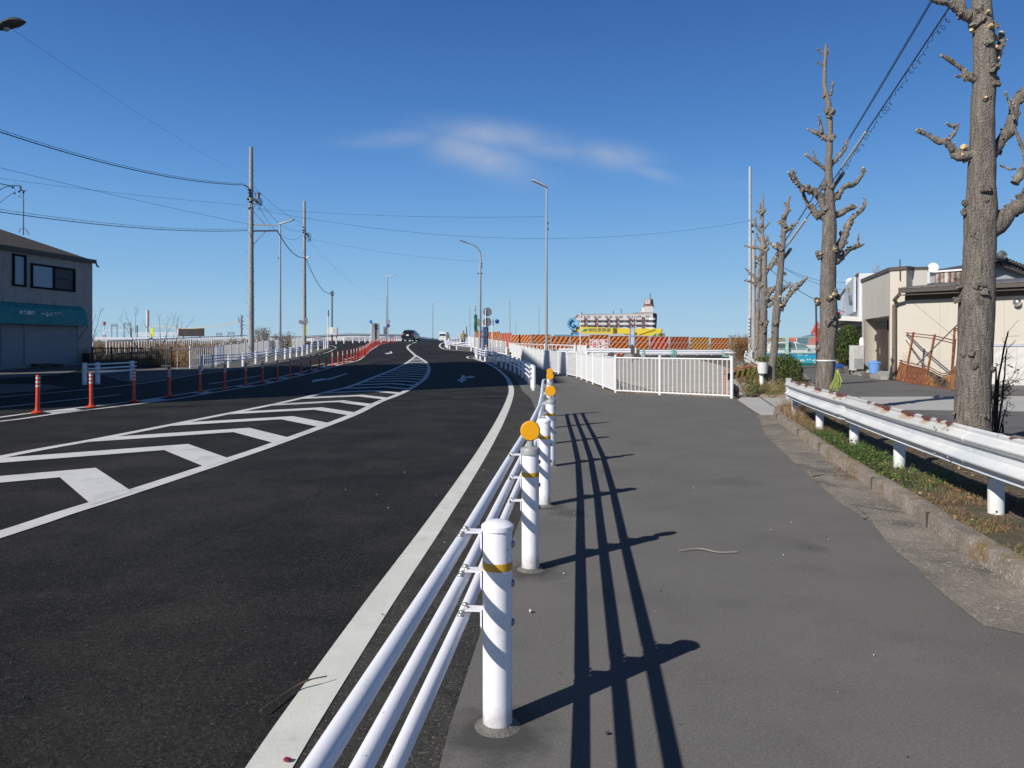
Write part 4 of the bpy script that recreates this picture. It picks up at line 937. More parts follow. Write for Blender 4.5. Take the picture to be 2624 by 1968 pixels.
cols = [(1218, 1251, 846, 885, 84, 80, "o", .8), (1252, 1282, 850, 887, 80, 77, "o", .8), (1282.5, 1312, 853, 889, 77, 74, "c", .35), (1312.5, 1361.5, 857.5, 895, 74, 72, "o", 1.1), (1362, 1411.5, 857, 895, 72, 72, "o", 1.1), (1412, 1461, 861, 895, 72, 72, "o", .6), (1461.5, 1510.5, 861, 895, 72, 72, "o", .9), (1511, 1560, 857.7, 895, 72, 72, "o", .9), (1562, 1612, 860.5, 895, 72, 72, "o", .9), (1626, 1663.5, 861, 895, 72, 72, "o", .9), (1665.5, 1714, 862, 895, 72, 72, "c", .6), (1716, 1766, 862.5, 895, 72, 72, "b", .6), (1768.5, 1817.5, 864, 896, 72, 72, "y", .9), (1820.5, 1868.5, 865.5, 896, 72, 72, "z", .9), (1872, 1920, 865, 896, 72, 72, "y", .9), (1921, 1966, 865, 896, 72, 72, "y", .9), (1968, 2006, 865, 896, 72, 72, "z", .9), (2006.5, 2020, 865, 896, 72, 72, "z", .9)]
cn = {"o": "orange", "c": "bright coral", "b": "brownish orange", "y": "yellow", "z": "amber"}
for i, c in enumerate(cols):
    barrier(c[0], c[1], c[2], c[3], c[4], c[5], c[6], "%s and dark striped barrier panel, %s in the line from the left end" % (cn[c[6]], ordn(i + 1)), c[7], .46 if c[6] in "oc" else .34)
MB_ = thing("barrier_panel", "plain glowing coral panel at the right end of the barrier behind the third tree", "barrier panel", tuple(Wp(2031, 878, 72)), "striped barrier panels")
MB().box(Wp(2031, 870, 72), (.72, .04, .5)).build("coral_sheet", mat("coral sheet", (.80, .09, .045), .5), MB_)
MB().bar(Wp(2041, 864, 72), (Wp(2041, 0, 72).x, 72, 0), .08).bar(Wp(2021, 864, 72), (Wp(2021, 0, 72).x, 72, 0), .05).build("frame", WHITE2, MB_)
low = thing("barrier_panel", "low striped panel under the guardrail beside the concrete blocks", "barrier panel", tuple(Wp(1588, 912, 70)), "striped barrier panels")
MB().box(Wp(1588, 906, 70), (.85, .03, .32)).build("striped_sheet", stripes("stripe low", BC["o"][1], BC["o"][0], 0, .4, .42, -.9), low)
MB().box(Wp(1588, 915, 70), (.85, .04, .30)).build("base_sheet", mat("maroon", (.16, .03, .03), .6), low)
def board(px0, px1, label, items, Y=71):
    a, b = Wp(px0, 869.5, Y), Wp(px1, 910, Y); c = (a + b) / 2; w, h = b.x - a.x, a.z - b.z
    t = thing("notice_board", label, "notice board", (c.x, Y, b.z), "notice boards on the striped barrier")
    MB().box(c, (w - .03, .03, h)).build("board", SIGNW, t)
    for kind, s_, u_, v_, size, m in items:
        p = Vector((c.x + u_ * w, Y - .022, c.z + v_ * h))
        if kind == 't': text(s_, size, face_m(p, (0, -1, 0)), m, t, "lettering", .001, .006)
        elif kind == 'b': MB().box(p + Vector((0, .004, 0)), (s_[0], .006, s_[1])).build("colour_block", m, t)
        elif kind == 'r':
            pts = [(p + Vector((.16 * math.cos(i * .3307), 0, .16 * math.sin(i * .3307)))) for i in range(20)]; MB().tube(pts, .016, 5).tube([p + Vector((-.11, 0, .11)), p + Vector((.11, 0, -.11))], .016, 5).tube([p + Vector((0, 0, .1)), p + Vector((.02, 0, -.1))], .03, 5).build("prohibition_ring", m, t, True)
BK = mat("print dark", (.08, .08, .1), .6)
board(1511, 1527, "white notice board with red characters and a red block, leftmost of the four", [('t', '日産警', 0, .42, .13, RED), ('t', '投', -.26, .30, .22, RED), ('t', '函', -.26, .14, .22, RED), ('b', (.24, .52), .25, .16, 0, RED), ('t', 'A', .25, .27, .24, SIGNW), ('t', 'E', .25, .10, .24, SIGNW), ('t', 'せ', -.28, -.33, .2, RED), ('b', (.22, .2), .25, -.3, 0, RED)])
board(1527, 1542, "white notice board with a red prohibition ring, second from the left", [('r', '', 0, .38, 0, RED), ('t', '立', -.22, .16, .22, BK), ('t', '場', .24, .2, .2, RED), ('t', '入', -.22, -.02, .22, BK), ('t', '違', .24, .02, .2, RED), ('t', '止', -.22, -.33, .2, RED), ('t', '高', .24, -.33, .2, RED)])
board(1542, 1548.5, "narrow white notice board with small grey print, third from the left", [('t', '丁', 0, .4, .13, BK), ('t', '自', 0, .1, .13, BK), ('t', '時', 0, -.3, .13, BK)])
board(1548.5, 1558, "white notice board with large red characters, rightmost of the four", [('t', '重', 0, .36, .28, RED), ('t', '点', 0, .14, .28, RED), ('t', '巡', 0, -.08, .28, RED), ('t', '中', 0, -.33, .28, RED)])
def wbeam(mb, pts, z, h=.35, depth=.085, side=1, zf=None, thick=.0):
    """W profile guardrail skin along ground points; face towards side"""
    prof = [(depth * .12, h * .5), (depth * .35, h * .465)] + [(depth * (.5 + .5 * math.cos((k - 8) / 8 * math.pi * .98 * (1 if k < 8 else 1))) ** .8, h * (.44 - .40 * k / 16)) for k in range(2, 15)]
    prof = prof + [(a, -b) for a, b in prof[::-1]]
    back = [(p[0] - .006, p[1]) for p in prof[::-1]]
    ring = prof + back; P = [Vector(p) for p in pts]; vs, fs = [], []
    for i, p in enumerate(P):
        d = (P[min(i + 1, len(P) - 1)] - P[max(i - 1, 0)]).normalized(); nv = Vector((-d.y, d.x)) * side; z0 = (zf(p.x, p.y) if zf else 0) + z
        for (a, b) in ring: vs.append((p.x + nv.x * a, p.y + nv.y * a, z0 + b))
    n = len(ring)
    for i in range(len(P) - 1):
        for k in range(n): fs.append((i * n + k, i * n + (k + 1) % n, (i + 1) * n + (k + 1) % n, (i + 1) * n + k))
    fs += [tuple(range(n)), tuple((len(P) - 1) * n + k for k in range(n))]
    mb.add(vs, fs)
Y = 68.5
t = thing("steel_guardrail", "white beam guardrail on grey blocks in front of the notice boards", "guardrail", (Wp(1440, 0, Y).x, Y, 0))
mb = MB(); wbeam(mb, [(Wp(1432, 0, Y).x, Y), (Wp(1616, 0, Y).x, Y)], .80, .44, side=-1); mb.build("beam", WHITEFAR, t, True, angle=30)
for px in (1445, 1503, 1568, 1630): MB().cyl((Wp(px, 0, Y).x, Y + .1, 0), (Wp(px, 0, Y).x, Y + .1, 1.08), .07, n=10).build("post", WHITEFAR, t, True)
t = thing("steel_guardrail", "white beam guardrail held by teal frames above the long concrete footing", "guardrail", (Wp(1640, 0, Y - .6).x, Y, 0))
mb = MB(); wbeam(mb, [(Wp(1639, 0, Y - .6).x, Y - .6), (Wp(1851, 0, Y - .6).x, Y - .6)], .67, .42, side=-1); mb.build("beam", WHITEFAR, t, True, angle=30)
TEAL = mat("teal paint", (.13, .46, .42), .5)
for px in (1644, 1718, 1724, 1848):
    x = Wp(px, 0, Y).x; MB().bar((x - .12, Y - .8, 0.0), (x - .03, Y - .75, .95), .045).bar((x + .16, Y - .8, 0), (x + .03, Y - .75, .95), .045).bar((x - .1, Y - .8, .3), (x + .12, Y - .8, .3), .03).build("support_frame", TEAL, t)
MB().bar((Wp(1640, 0, Y).x, Y - .9, .24), (Wp(1850, 0, Y).x, Y - .9, .24), .04).build("lower_pipe", DARK, t)
t = thing("steel_guardrail", "last white beam piece of the far guardrail, beside the dry bush", "guardrail", (Wp(1855, 0, Y).x, Y, 0))
mb = MB(); wbeam(mb, [(Wp(1853, 0, Y).x, Y), (Wp(1902, 0, Y).x, Y)], .72, .42, side=-1); mb.build("beam", WHITEFAR, t, True, angle=30)
MB().cyl((Wp(1870, 0, Y).x, Y + .1, 0), (Wp(1870, 0, Y).x, Y + .1, .98), .07, n=10).build("post", WHITEFAR, t, True)
BLK = mat("dark block", (.075, .07, .065), .95, var=.3, scale=6, bump=.5, bscale=30)
for i, (a, b, hh, m, lb) in enumerate(((1494, 1513, .62, BLK, "dark rough concrete block under the guardrail, left of the notice boards"), (1557, 1577, .62, BLK, "dark rough concrete block under the guardrail, right of the notice boards"), (1622, 1641, .58, BLK, "dark rough concrete block under the guardrail, left of the teal frames"), (1598, 1626, .5, CONC, "pale concrete block left of the long footing"), (1853, 1878, .5, CONC, "pale concrete block at the right end of the long footing"))):
    xa_, xb_ = Wp(a, 0, Y).x, Wp(b, 0, Y).x; yy_ = Y + (.05 if m is BLK else .35)
    o = MB().prism([(xa_, yy_ - .3, 0), (xb_, yy_ - .3, 0), (xb_ - .04, yy_ - .3, hh * .7), (xb_ - .2, yy_ - .3, hh), (xa_ + .2, yy_ - .3, hh), (xa_ + .04, yy_ - .3, hh * .7)], (0, .6, 0)).build("concrete_block", m, bevel=.02); tag(o, lb, "concrete block", "concrete blocks under the far guardrail")
xs_ = [1641, 1665, 1700, 1745, 1785, 1822, 1852]
for i, (a, b) in enumerate(zip(xs_, xs_[1:])):
    xa_, xb_ = Wp(a, 0, Y).x, Wp(b, 0, Y).x
    o = MB().prism([(xa_ + .03, Y - .25, 0), (xb_ - .03, Y - .25, 0), (xb_ - .06, Y - .15, .46), (xa_ + .06, Y - .15, .46)], (0, .5, 0)).build("concrete_block", CONCL, bevel=.02); tag(o, "pale concrete footing block behind the teal frames, %s from the left" % ordn(i + 1), "concrete block", "concrete blocks under the far guardrail")
Y = 60; t = thing("notice_board", "tall narrow board in a blue frame on a post in front of the striped panels", "notice board", (Wp(1620, 0, Y).x, Y, 0))
MB().cyl((Wp(1620, 0, Y).x, Y + .05, 0), Wp(1620, 860, Y + .05), .035, n=8).build("post", DARK, t, True)
MB().box(Wp(1620.3, 861.5, Y), (.31, .03, 1.36)).build("board", mat("board lilac", (.50, .53, .62), .5), t)
mb = MB()
for (a, b, c, d) in ((1614.6, 839.5, 1626, 839.5), (1614.6, 883.5, 1626, 883.5), (1614.6, 861, 1626, 861), (1614.6, 839.5, 1614.6, 883.5), (1626, 839.5, 1626, 883.5)): mb.bar(Wp(a, b, Y - .02), Wp(c, d, Y - .02), .035)
mb.build("frame", mat("frame blue", (.05, .10, .40), .5), t)
Y = 56; t = thing("loudspeaker_post", "slim white post with a small grey device on top, left of the notice boards", "post", (Wp(1487, 0, Y).x, Y, 0))
MB().cyl((Wp(1487, 0, Y).x, Y, 0), Wp(1487, 802, Y), .035, n=8).build("post", WHITE2, t, True)
MB().box(Wp(1490.5, 801, Y), (.13, .1, .14)).box(Wp(1491, 808, Y), (.07, .02, .4)).build("device", GREYP, t)
# small cable box poles near AED: striped crossing bar barricade at lot corner
def barricade():
    Y = 20.6
    t = thing("barricade", "orange pipe barricade with a black and yellow striped bar beside the lot fence", "barricade", (Wp(1900, 0, Y).x, Y, 0))
    OR = mat("orange pipe", (.62, .16, .06), .55, var=.2, scale=10)
    a, b = 1858, 1940
    MB().tube([Wp(1860, 1015, 20.7), Wp(1857, 952, 20.7), Wp(1938, 934, 21.3), Wp(1946, 996, 21.3)], .017, 7).tube([Wp(1861, 1012, 20.7), Wp(1887, 1006, 20.9), Wp(1944, 990, 21.3)], .014, 7).build("pipe_frame", OR, t, True)
    m = stripes("hazard bar", (.03, .028, .02), (.58, .34, .03), 0, .22, .5, -.55)
    A, B = Wp(1862, 966, 20.66), Wp(1938, 948, 21.26); d = B - A; L = d.length
    mb = MB().box((L / 2, 0, 0), (L, .03, .19)); o = mb.build("striped_bar", m, None); o.parent = t; o.matrix_parent_inverse = Matrix.Translation(-Vector(t["_w"])); o.location = A + Vector((0, -.03, 0)); o.rotation_euler = (0, -math.atan2(d.z, math.hypot(d.x, d.y)), math.atan2(d.y, d.x))
barricade()
tag(MB().blob(Wp(1881, 1006, 20.5), .12, 4, 2, .8, (1, 1, 1.6)).blob(Wp(1887, 1012, 20.3), .07, 9, 2, .9).build("black_sack", mat("black plastic", (.015, .015, .017), .35, var=.4)), "crumpled black sack tied at the end post of the lot fence", "sack")
# ================================================================== SHOP ON THE LEFT
def left_shop():
    KS = 1.0; o = Vector((-27.3 * KS, 39.5 * KS, 0)); e = Vector((.9, 7.1, 0)).normalized(); nrm = Vector((e.y, -e.x, 0))       # facade line, outward normal
    LL_ = 7.2 * KS
    def P(s_, z, out_=0.): return o + e * s_ + nrm * out_ + Vector((0, 0, z))
    def FS(px, py):       # photo pixel on the facade plane -> (s, z)
        k = (px - CX) / F; s_ = (k * o.y - o.x) / (e.x - k * e.y); Y = o.y + e.y * s_; return s_, H - (py - HY) / F * Y
    t = thing("shop", "two-storey shuttered shop with a teal awning at the left edge", "shop", tuple(o))
    wm = mat("shop wall", (.30, .29, .28), .8, var=.08, scale=.7, bump=.1, bscale=8, c2=(.22, .21, .20), t2=(.55, .75), s2=1.5)
    zt = 1.487 + 5.133 * KS; s0, s1 = -5.5, LL_
    MB().prism([P(s0, -.1), P(s1, -.1), P(s1, zt), P(s0, zt)], -nrm * 8).build("wall", wm, t)
    sm = MB()
    for i in range(14): sm.bar(P(s0 + .9 * i + .3, 3.2, .002), P(s0 + .9 * i + .3, zt, .002), .012, .006, up=nrm)
    sm.build("wall_joint", mat("wall joint", (.16, .15, .15), .8), t)
    # roof: eave along facade, ridge set back, hip at the far end
    rm = mat("roof slate", (.075, .065, .055), .85, var=.3, scale=3, bump=.6, bscale=20)
    ez = zt + .05; rs, rd, rh = 4.6, 4.0 * KS, 1.75 * KS
    a = [P(s0, ez, .2), P(s1 + .05, ez, .15), P(s1 + .05, ez, -8.5), P(s0, ez, -8.5)]; r_ = [P(s0, ez + rh, -rd), P(s1 - 3.3 * KS, ez + rh, -rd)]
    rf = MB().add([q for q in a] + r_, [(0, 1, 5, 4), (1, 2, 5), (2, 3, 4, 5), (3, 0, 4), (0, 3, 2, 1)]).build("roof", rm, t)
    MB().bar(P(s0, ez - .05, .2), P(s1 + .05, ez - .05, .2), .12, .24).bar(P(s1 + .05, ez - .03, .2), P(s1 + .05, ez - .03, -8.5), .12, .2).build("gutter", mat("gutter dark", (.02, .02, .022), .5), rf)
    MB().tube([P(s1 + .05, ez - .12, .2), P(s1 + .1, ez - .3, .25), P(s1 + .1, ez - .38, .36)], .05, 6).build("gutter_spout", mat("gutter dark", (.02, .02, .022), .5), rf)
    fm, gl = mat("window frame dark", (.012, .013, .018), .8, spec=.1), mat("window glass pale", (.22, .33, .42), .4, var=.08, spec=.4)
    def window(px0, py0, px1, py1, n):
        a_, z1 = FS(px0, py0); b_, z0 = FS(px1, py1)
        w = MB(); th = .11
        w.box(P((a_ + b_) / 2, z1 - th / 2, .03), (.10, b_ - a_, th), math.atan2(e.y, e.x) - R(90)).box(P((a_ + b_) / 2, z0 + th / 2, .03), (.10, b_ - a_, th), math.atan2(e.y, e.x) - R(90))
        for k in range(n + 1): s_ = a_ + (b_ - a_) * k / n; w.box(P(s_, (z0 + z1) / 2, .04), (.10, th, z1 - z0), math.atan2(e.y, e.x) - R(90))
        wo = w.build("window", fm, t)
        for k in range(n):
            sa, sb = a_ + (b_ - a_) * k / n, a_ + (b_ - a_) * (k + 1) / n
            MB().box(P((sa + sb) / 2, (z0 + z1) / 2, .012), (.02, sb - sa, z1 - z0), math.atan2(e.y, e.x) - R(90)).build("pane", gl if k == 0 else mat("window glass dark", (.025, .035, .05), .5, spec=.3), wo)
        if n == 2: MB().box(P(a_ + (b_ - a_) * .75, (z0 + z1) / 2, .05), (.03, (b_ - a_) / 2, .03), math.atan2(e.y, e.x) - R(90)).build("glazing_bar", fm, wo)
    window(33, 649.5, 63, 735.5, 1); window(80, 674, 189, 748.5, 2)
    # awning
    aw = mat("teal awning", (.014, .22, .23), .7, var=.12, scale=1.2, c2=(.01, .12, .16), t2=(.5, .7), s2=3)
    z1, z0 = 1.487 + 2.133 * KS, 1.487 + 1.063 * KS; se = FS(227, 820)[0] - .75
    prof = [(0, z1 + .12), (.20, z1 + .04), (.40, z1 - .18), (.49, z1 - .5), (.50, z0), (.44, z0), (0, z0 + .2)]
    awo = MB().prism([P(s0, z, q) for q, z in prof], e * (se - s0)).build("awning", aw, t, True, angle=25)
    MB().bar(P(s1 - 1.3, 1.75, .05), P(se - .1, z0 + .02, .6), .03).build("awning_stay", fm, awo)
    LT_ = mat("awning lettering", (.72, .75, .76), .6)
    def tx(s_, px, py, sz, sx=1.): 
        q, z = FS(px, py); q -= .0
        text(s_, sz, face_m(P(q - .74, z + .02, .503), nrm, sx=sx), LT_, awo, "lettering", .002, .012)
    tx("お食事処", 75, 804.5, .22, 1.3); tx("一ふく食堂", 136, 808.5, .28, 1.15)
    # roller shutters: three doors
    shm = mat("roller shutter", (.35, .36, .38), .5, .15, var=.06, scale=1)
    for a_, b_ in ((s0, -.1), (FS(0, 900)[0] + .05, FS(59, 900)[0]), (FS(63, 900)[0], FS(196, 900)[0])):
        m = MB(); n = 34; vs, fs = [], []
        for k in range(n * 3 + 1):
            z = .28 + (z0 - .05 - .28) * k / (n * 3); dd = (.035, .02, .0)[k % 3]
            vs += [P(a_, z, .02 + dd), P(b_, z, .02 + dd)]
        m.add(vs, [(2 * k, 2 * k + 1, 2 * k + 3, 2 * k + 2) for k in range(n * 3)]).build("roller_shutter", shm, t)
    mm = MB()
    for px in (61, 197): mm.bar(P(FS(px, 900)[0], .2, .05), P(FS(px, 900)[0], z0, .05), .07, .07)
    mm.bar(P(s0, .2, .05), P(s1 - 1.1, .2, .05), .1, .12).build("shutter_guide", mat("guide", (.25, .26, .28), .5), t)
    mm = MB(); mm.box(P(FS(95, 940)[0], .28, .35), (.3, 1.3, .14), math.atan2(e.y, e.x) - R(90)); 
    tag(mm.box(P(FS(135, 940)[0], .22, .35), (.3, .5, .14), math.atan2(e.y, e.x) - R(90)).build("doorstep", DARK, None), "dark low step lying in front of the middle shutter of the shop", "step")
    tt = thing("waste_bin", "dark box and pale round lid standing at the shop corner", "box", tuple(P(6.6, .1, .2)))
    MB().box(P(6.5, .5, .25), (.4, .5, .8)).build("box_body", DARK, tt); MB().lathe(P(6.4, 1.0, .25), [(.16, 0), (.15, .1), (.04, .14)], 12).build("lid", mat("lid", (.3, .28, .24), .7), tt, True)
    # aerial on the roof
    at = thing("roof_aerial", "rooftop aerial mast on three bent legs above the shop", "aerial", tuple(Wp(60, 600, 38)))
    pp = lambda a_, b_: Wp(a_, b_, 38)
    MB().cyl(pp(60, 602), pp(60.3, 497), .028, .02, n=6).tube(spline([pp(48, 597), pp(52, 588), pp(60, 584)], 3), .02, 5).tube(spline([pp(74, 601), pp(68, 590), pp(60, 584)], 3), .02, 5).bar(pp(55, 523), pp(64, 526), .015).build("mast", mat("mast", (.12, .11, .16), .6), at, True)
    m = MB(); random.seed(2)
    for q in ((53, 481), (52, 487), (55, 487), (49, 491), (61, 490), (60, 494), (38, 495), (32, 480)): m.blob(pp(*q), .055, q[0], 1, .3)
    m.bar(pp(48, 501), pp(56, 507), .015).bar(pp(45, 502), pp(54, 500), .012).bar(pp(48, 506), pp(57, 505), .012).bar(pp(63, 489), pp(70, 487), .02).bar(pp(38, 466), pp(60, 490), .012).bar(pp(36, 471), pp(38, 494), .012).build("aerial_head", CABLE, at)
left_shop()
wire("black cable curving from the left edge up to the rooftop aerial", Wp(-30, 530, 34), Wp(32, 480, 38), -.35, .018)
wire("thin cable below it from the left edge to the rooftop aerial", Wp(-30, 550, 34), Wp(36, 494, 38), -.1, .012)
wire("wire running level from the left edge to the rooftop aerial", Wp(-30, 460, 34), Wp(54, 476, 38), .1, .022)

# ---- tall flat block standing left of the frame: throws the long shadow over the road
def shade_block():
    t = thing("apartment_block", "tall flat-roofed block beyond the left edge whose shadow crosses the road", "building", (-25, 5, 0))
    wm = mat("block wall", (.42, .40, .37), .8, var=.08, scale=.4)
    t_cot = 1 / math.tan(SUN_EL)
    MB().prism([(-25, 4.9, 0), (-25, 26.6, 0), (-30, 26.6, 0), (-30, 4.9, 0)], (0, 0, 22.9)).build("wall", wm, t)
    MB().prism([(-25, 26.61, 0), (-25, 29.6, 0), (-27.5, 29.6, 0), (-27.5, 26.61, 0)], (0, 0, 16.5)).prism([(-25, 29.61, 0), (-25, 32.6, 0), (-26.8, 32.6, 0), (-26.8, 29.61, 0)], (0, 0, 11.5)).build("stair_wing", wm, t)
    MB().prism([(-25.1, 10.3, 22.9), (-25.1, 12.0, 22.9), (-25.1, 11.5, 24.6), (-25.1, 10.9, 24.6)], (-.4, 0, 0)).prism([(-25.1, 14.2, 22.9), (-25.1, 16.3, 22.9), (-25.1, 15.6, 24.5), (-25.1, 14.9, 24.5)], (-.4, 0, 0)).build("roof_fin", wm, t)
    for fl in range(7):
        for k in range(6): MB().box((-24.97, 7 + k * 3.5, 2 + fl * 3.0), (.08, 1.7, 1.3)).build("window", GLASS, t)
shade_block()

# ================================================================== FAR LEFT BACKGROUND
def far_left():
    Y = 150
    o = MB().box(((Wp(225, 0, Y).x + Wp(900, 0, Y).x) / 2, Y, (Wp(0, 864, Y).z + Wp(0, 872, Y).z) / 2), ((900 - 225) / F * Y, .5, 8 / F * Y)).build("viaduct_rail", mat("viaduct lilac", (.60, .60, .68), .6))
    t = thing("viaduct", "long pale viaduct parapet crossing behind the weedy ground on the left", "viaduct", (Wp(560, 0, Y).x, Y, 0)); o.name = "parapet"; o.parent = t; o.matrix_parent_inverse = Matrix.Translation(-Vector(t["_w"]))
    mb = MB()
    for k in range(16): x = Wp(250 + k * 42, 0, Y).x; mb.box((x, Y - .2, Wp(0, 873, Y).z), (.9, 1, .35))
    mb.bar(Wp(225, 871, Y - .6), Wp(900, 869, Y - .6), .18).bar(Wp(225, 876, Y - 1), Wp(620, 876, Y - 1), .35, .22)
    mb.build("rail_pipe", GREYP, t)
    for k in range(9): x = Wp(240 + k * 80, 0, Y).x; MB().box((x, Y + .5, 1), (1.2, 1.2, 2.6)).build("pier", CONC, t)
    Y = 190; p = lambda a, b: Wp(*l3(a, b), Y)
    GM = mat("gantry steel", (.20, .24, .27), .6)
    def gantry(label, x0, x1, top, base, dark=True, tri=True):
        t = thing("railway_gantry", label, "gantry", tuple(p((x0 + x1) / 2, 700)), "railway gantries behind the viaduct")
        mb = MB(); w = .16
        mb.bar(p(x0, base), p(x0, top), w).bar(p(x1, base), p(x1, top), w).bar(p(x0, top), p(x1, top), w)
        if tri: mb.bar(p(x0 + 15, top + 20), p((x0 + x1) / 2, top + 38), w * 1.4).bar(p((x0 + x1) / 2, top + 38), p(x1 - 15, top + 20), w * 1.4)
        mb.build("frame", GM if dark else WHITEFAR, t)
    gantry("small dark overhead-line gantry with a V brace, left of its twin", 488, 590, 372, 640); gantry("small dark overhead-line gantry with a V brace, right of its twin", 722, 850, 352, 640)
    gantry("low white pipe gantry below the two dark ones", 350, 830, 490, 640, False, False)
    gantry("distant railway gantry with a V brace near the lattice pole", *(((1123 / 3.16 + 200 - 220) * 7.373), ((1163 / 3.16 + 200 - 220) * 7.373), 540, 640)) 
    gantry("distant railway gantry with a V brace, closest to the tall concrete pole", *(((1215 / 3.16 + 200 - 220) * 7.373), ((1263 / 3.16 + 200 - 220) * 7.373), 525, 640))
    t = thing("railway_gantry", "white lattice truss gantry with end posts below the yellow sign", "gantry", tuple(p(1300, 600)), "railway gantries behind the viaduct"); mb = MB()
    mb.bar(p(945, 545), p(1745, 540), .28).bar(p(945, 585), p(1745, 578), .2).bar(p(950, 540), p(950, 640), .4).bar(p(1735, 450), p(1735, 640), .55)
    for k in range(24): mb.bar(p(960 + k * 32, 585 if k % 2 else 545), p(992 + k * 32, 545 if k % 2 else 585), .13)
    mb.build("truss", WHITEFAR, t); MB().bar(p(965, 395), p(965, 640), .35).bar(p(848, 450), p(848, 640), .35).build("mast", GM, t)
    mb = MB()
    for z in (440, 462, 478, 498, 512): mb.tube([p(90, z - 50 if z < 470 else z), p(700, z - 20), p(1760, z + 5)], .035, 3)
    tag(mb.build("railway_wires", GM), "bundle of thin railway wires strung behind the gantries", "railway wires", "overhead wires")
    t = thing("chimney", "tall thin chimney banded red and white beyond the viaduct", "chimney", tuple(Wp(378, 872, 240)))
    m = stripes("chimney bands", (.66, .66, .68), (.30, .13, .13), 0, 100, .5)
    q = lambda a, b: Wp(*l3(a, b), 240)
    MB().cyl(q(1160, 700), q(1160, 110), .36, .33, 10).build("stack", mat("chimney white", (.68, .68, .70), .6), t, True)
    mb = MB()
    for k in range(1): mb.box(q(1176, 265), (.5, .5, 305 / 7.373 / F * 240))
    mb.build("red_face", stripes("chimney face", (.28, .15, .16), (.36, .22, .22), 2, 2.2, .5), t)
    t = thing("chimney", "short red-topped mast left of the railway gantries", "mast", tuple(Wp(266, 868, 200)))
    q = lambda a, b: Wp(*l3(a, b), 200)
    MB().cyl(q(345, 620), q(345, 330), .12, n=8).build("mast", WHITEFAR, t, True); MB().box(q(345, 360), (.5, .75, .95)).box(q(345, 595), (.5, .75, .6)).build("red_band", mat("mast red", (.42, .13, .14), .6), t)
    q = lambda a, b: Wp(*l3(a, b), 120)
    t = thing("yellow_sign", "bright yellow-green upright sign above the viaduct parapet", "sign", tuple(q(1248, 620)))
    MB().box(q(1248, 530), (.47, .1, 165 / 7.373 / F * 120)).build("sign_plate", mat("lime yellow", (.68, .78, .02), .5), t); MB().bar(q(1248, 610), q(1225, 665), .12).bar(q(1190, 650), q(1250, 650), .25).build("bracket", DARK, t)
    t = thing("billboard", "wide dark billboard seen from behind above the weedy ground", "billboard", tuple(Wp(491, 862, 130)))
    MB().box(Wp(491, 851.5, 130), (64 / F * 130, .25, 20.5 / F * 130)).build("board", mat("board brown", (.030, .027, .028), .7, var=.2, scale=.6), t)
    MB().cyl(Wp(470, 861, 130.2), Wp(470, 876, 130.2), .12, n=6).cyl(Wp(512, 861, 130.2), Wp(512, 876, 130.2), .12, n=6).box(Wp(463, 838.5, 130), (.35, .3, .2)).build("support", WHITEFAR, t)
    t = thing("lattice_pole", "small equipment-laden pole left of the tall concrete pole", "pole", tuple(Wp(619, 862, 110)))
    q = lambda a, b: Wp(a, b, 110)
    m = MB().cyl(q(619, 864), q(619.5, 807), .14, .1, 8)
    for k in range(7): m.box(q(619 + (-1) ** k * 1.2, 812 + k * 5), (.35, .2, .14))
    m.bar(q(612, 820), q(626, 824), .07).bar(q(611, 812), q(612, 826), .08).bar(q(615, 833), q(634, 834), .06); m.build("pole", mat("pole dark grey", (.15, .14, .17), .7), t)
    wire("pale tan cable sloping to the small equipment-laden pole", Wp(390, 833, 120), Wp(614, 823, 110), .8, .06, mat_=mat("tan cable", (.55, .45, .30), .7))
    # pale wall and rail beyond the far red delineators
    Y = 118
    t = thing("parapet_wall", "long pale parapet wall with a dark top rail behind the far guardrail", "wall", (Wp(900, 0, Y).x, Y, gz(-25, Y)))
    xs = [(690, 862), (779, 862), (850, 857.5), (895, 855.5), (950, 856), (1020, 857.5), (1034, 860)]
    for (a, za), (b, zb) in zip(xs, xs[1:]):
        A, B = Wp(a, za + 1.2, Y), Wp(b, zb + 1.2, Y); MB().prism([A, B, (B.x, Y, 1.2), (A.x, Y, 1.2)], (0, .3, 0)).build("panel", mat("parapet pale", (.58, .58, .60), .7, var=.05, scale=.6), t)
        MB().bar(Wp(a, za, Y - .2), Wp(b, zb, Y - .2), .09).build("top_rail", mat("rail dark", (.08, .09, .11), .5), t)
    mb = MB()
    for k in range(14): mb.bar(Wp(815 + k * 11, 868, Y - .3), Wp(815 + k * 11, 878, Y - .3), .14)
    mb.build("baluster", mat("tan post", (.50, .42, .33), .7), t)
    # bridge rail to the right of the car
    t = thing("bridge_rail", "bluish grey bridge railing between the black car and the white van", "railing", (-14, 118, 1.9))
    q = lambda a, b, Y_: Wp(a, b, Y_)
    for (a, za, ya), (b, zb, yb) in (((1066, 862, 116), (1079, 864, 120)), ((1079, 864, 120), (1101, 866.5, 140)), ((1101, 866.5, 140), (1124, 869, 165))):
        A, B = q(a, za, ya), q(b, zb, yb)
        MB().bar(A, B, .12).build("top_rail", mat("rail grey", (.42, .45, .50), .6), t)
        MB().prism([A - Vector((0, 0, .12)), B - Vector((0, 0, .12)), (B.x, B.y, 1.6), (A.x, A.y, 1.6)], (0, .2, 0)).build("panel", mat("rail panel", (.12, .15, .22), .6, var=.15, scale=1), t)
    for k in range(12):
        t_ = k / 11; pz = Wp(1068 + 54 * t_, 863 + 6 * t_, 116 + 48 * t_); MB().bar(pz, (pz.x, pz.y, 1.7), .12).build("post", WHITEFAR, t)
far_left()

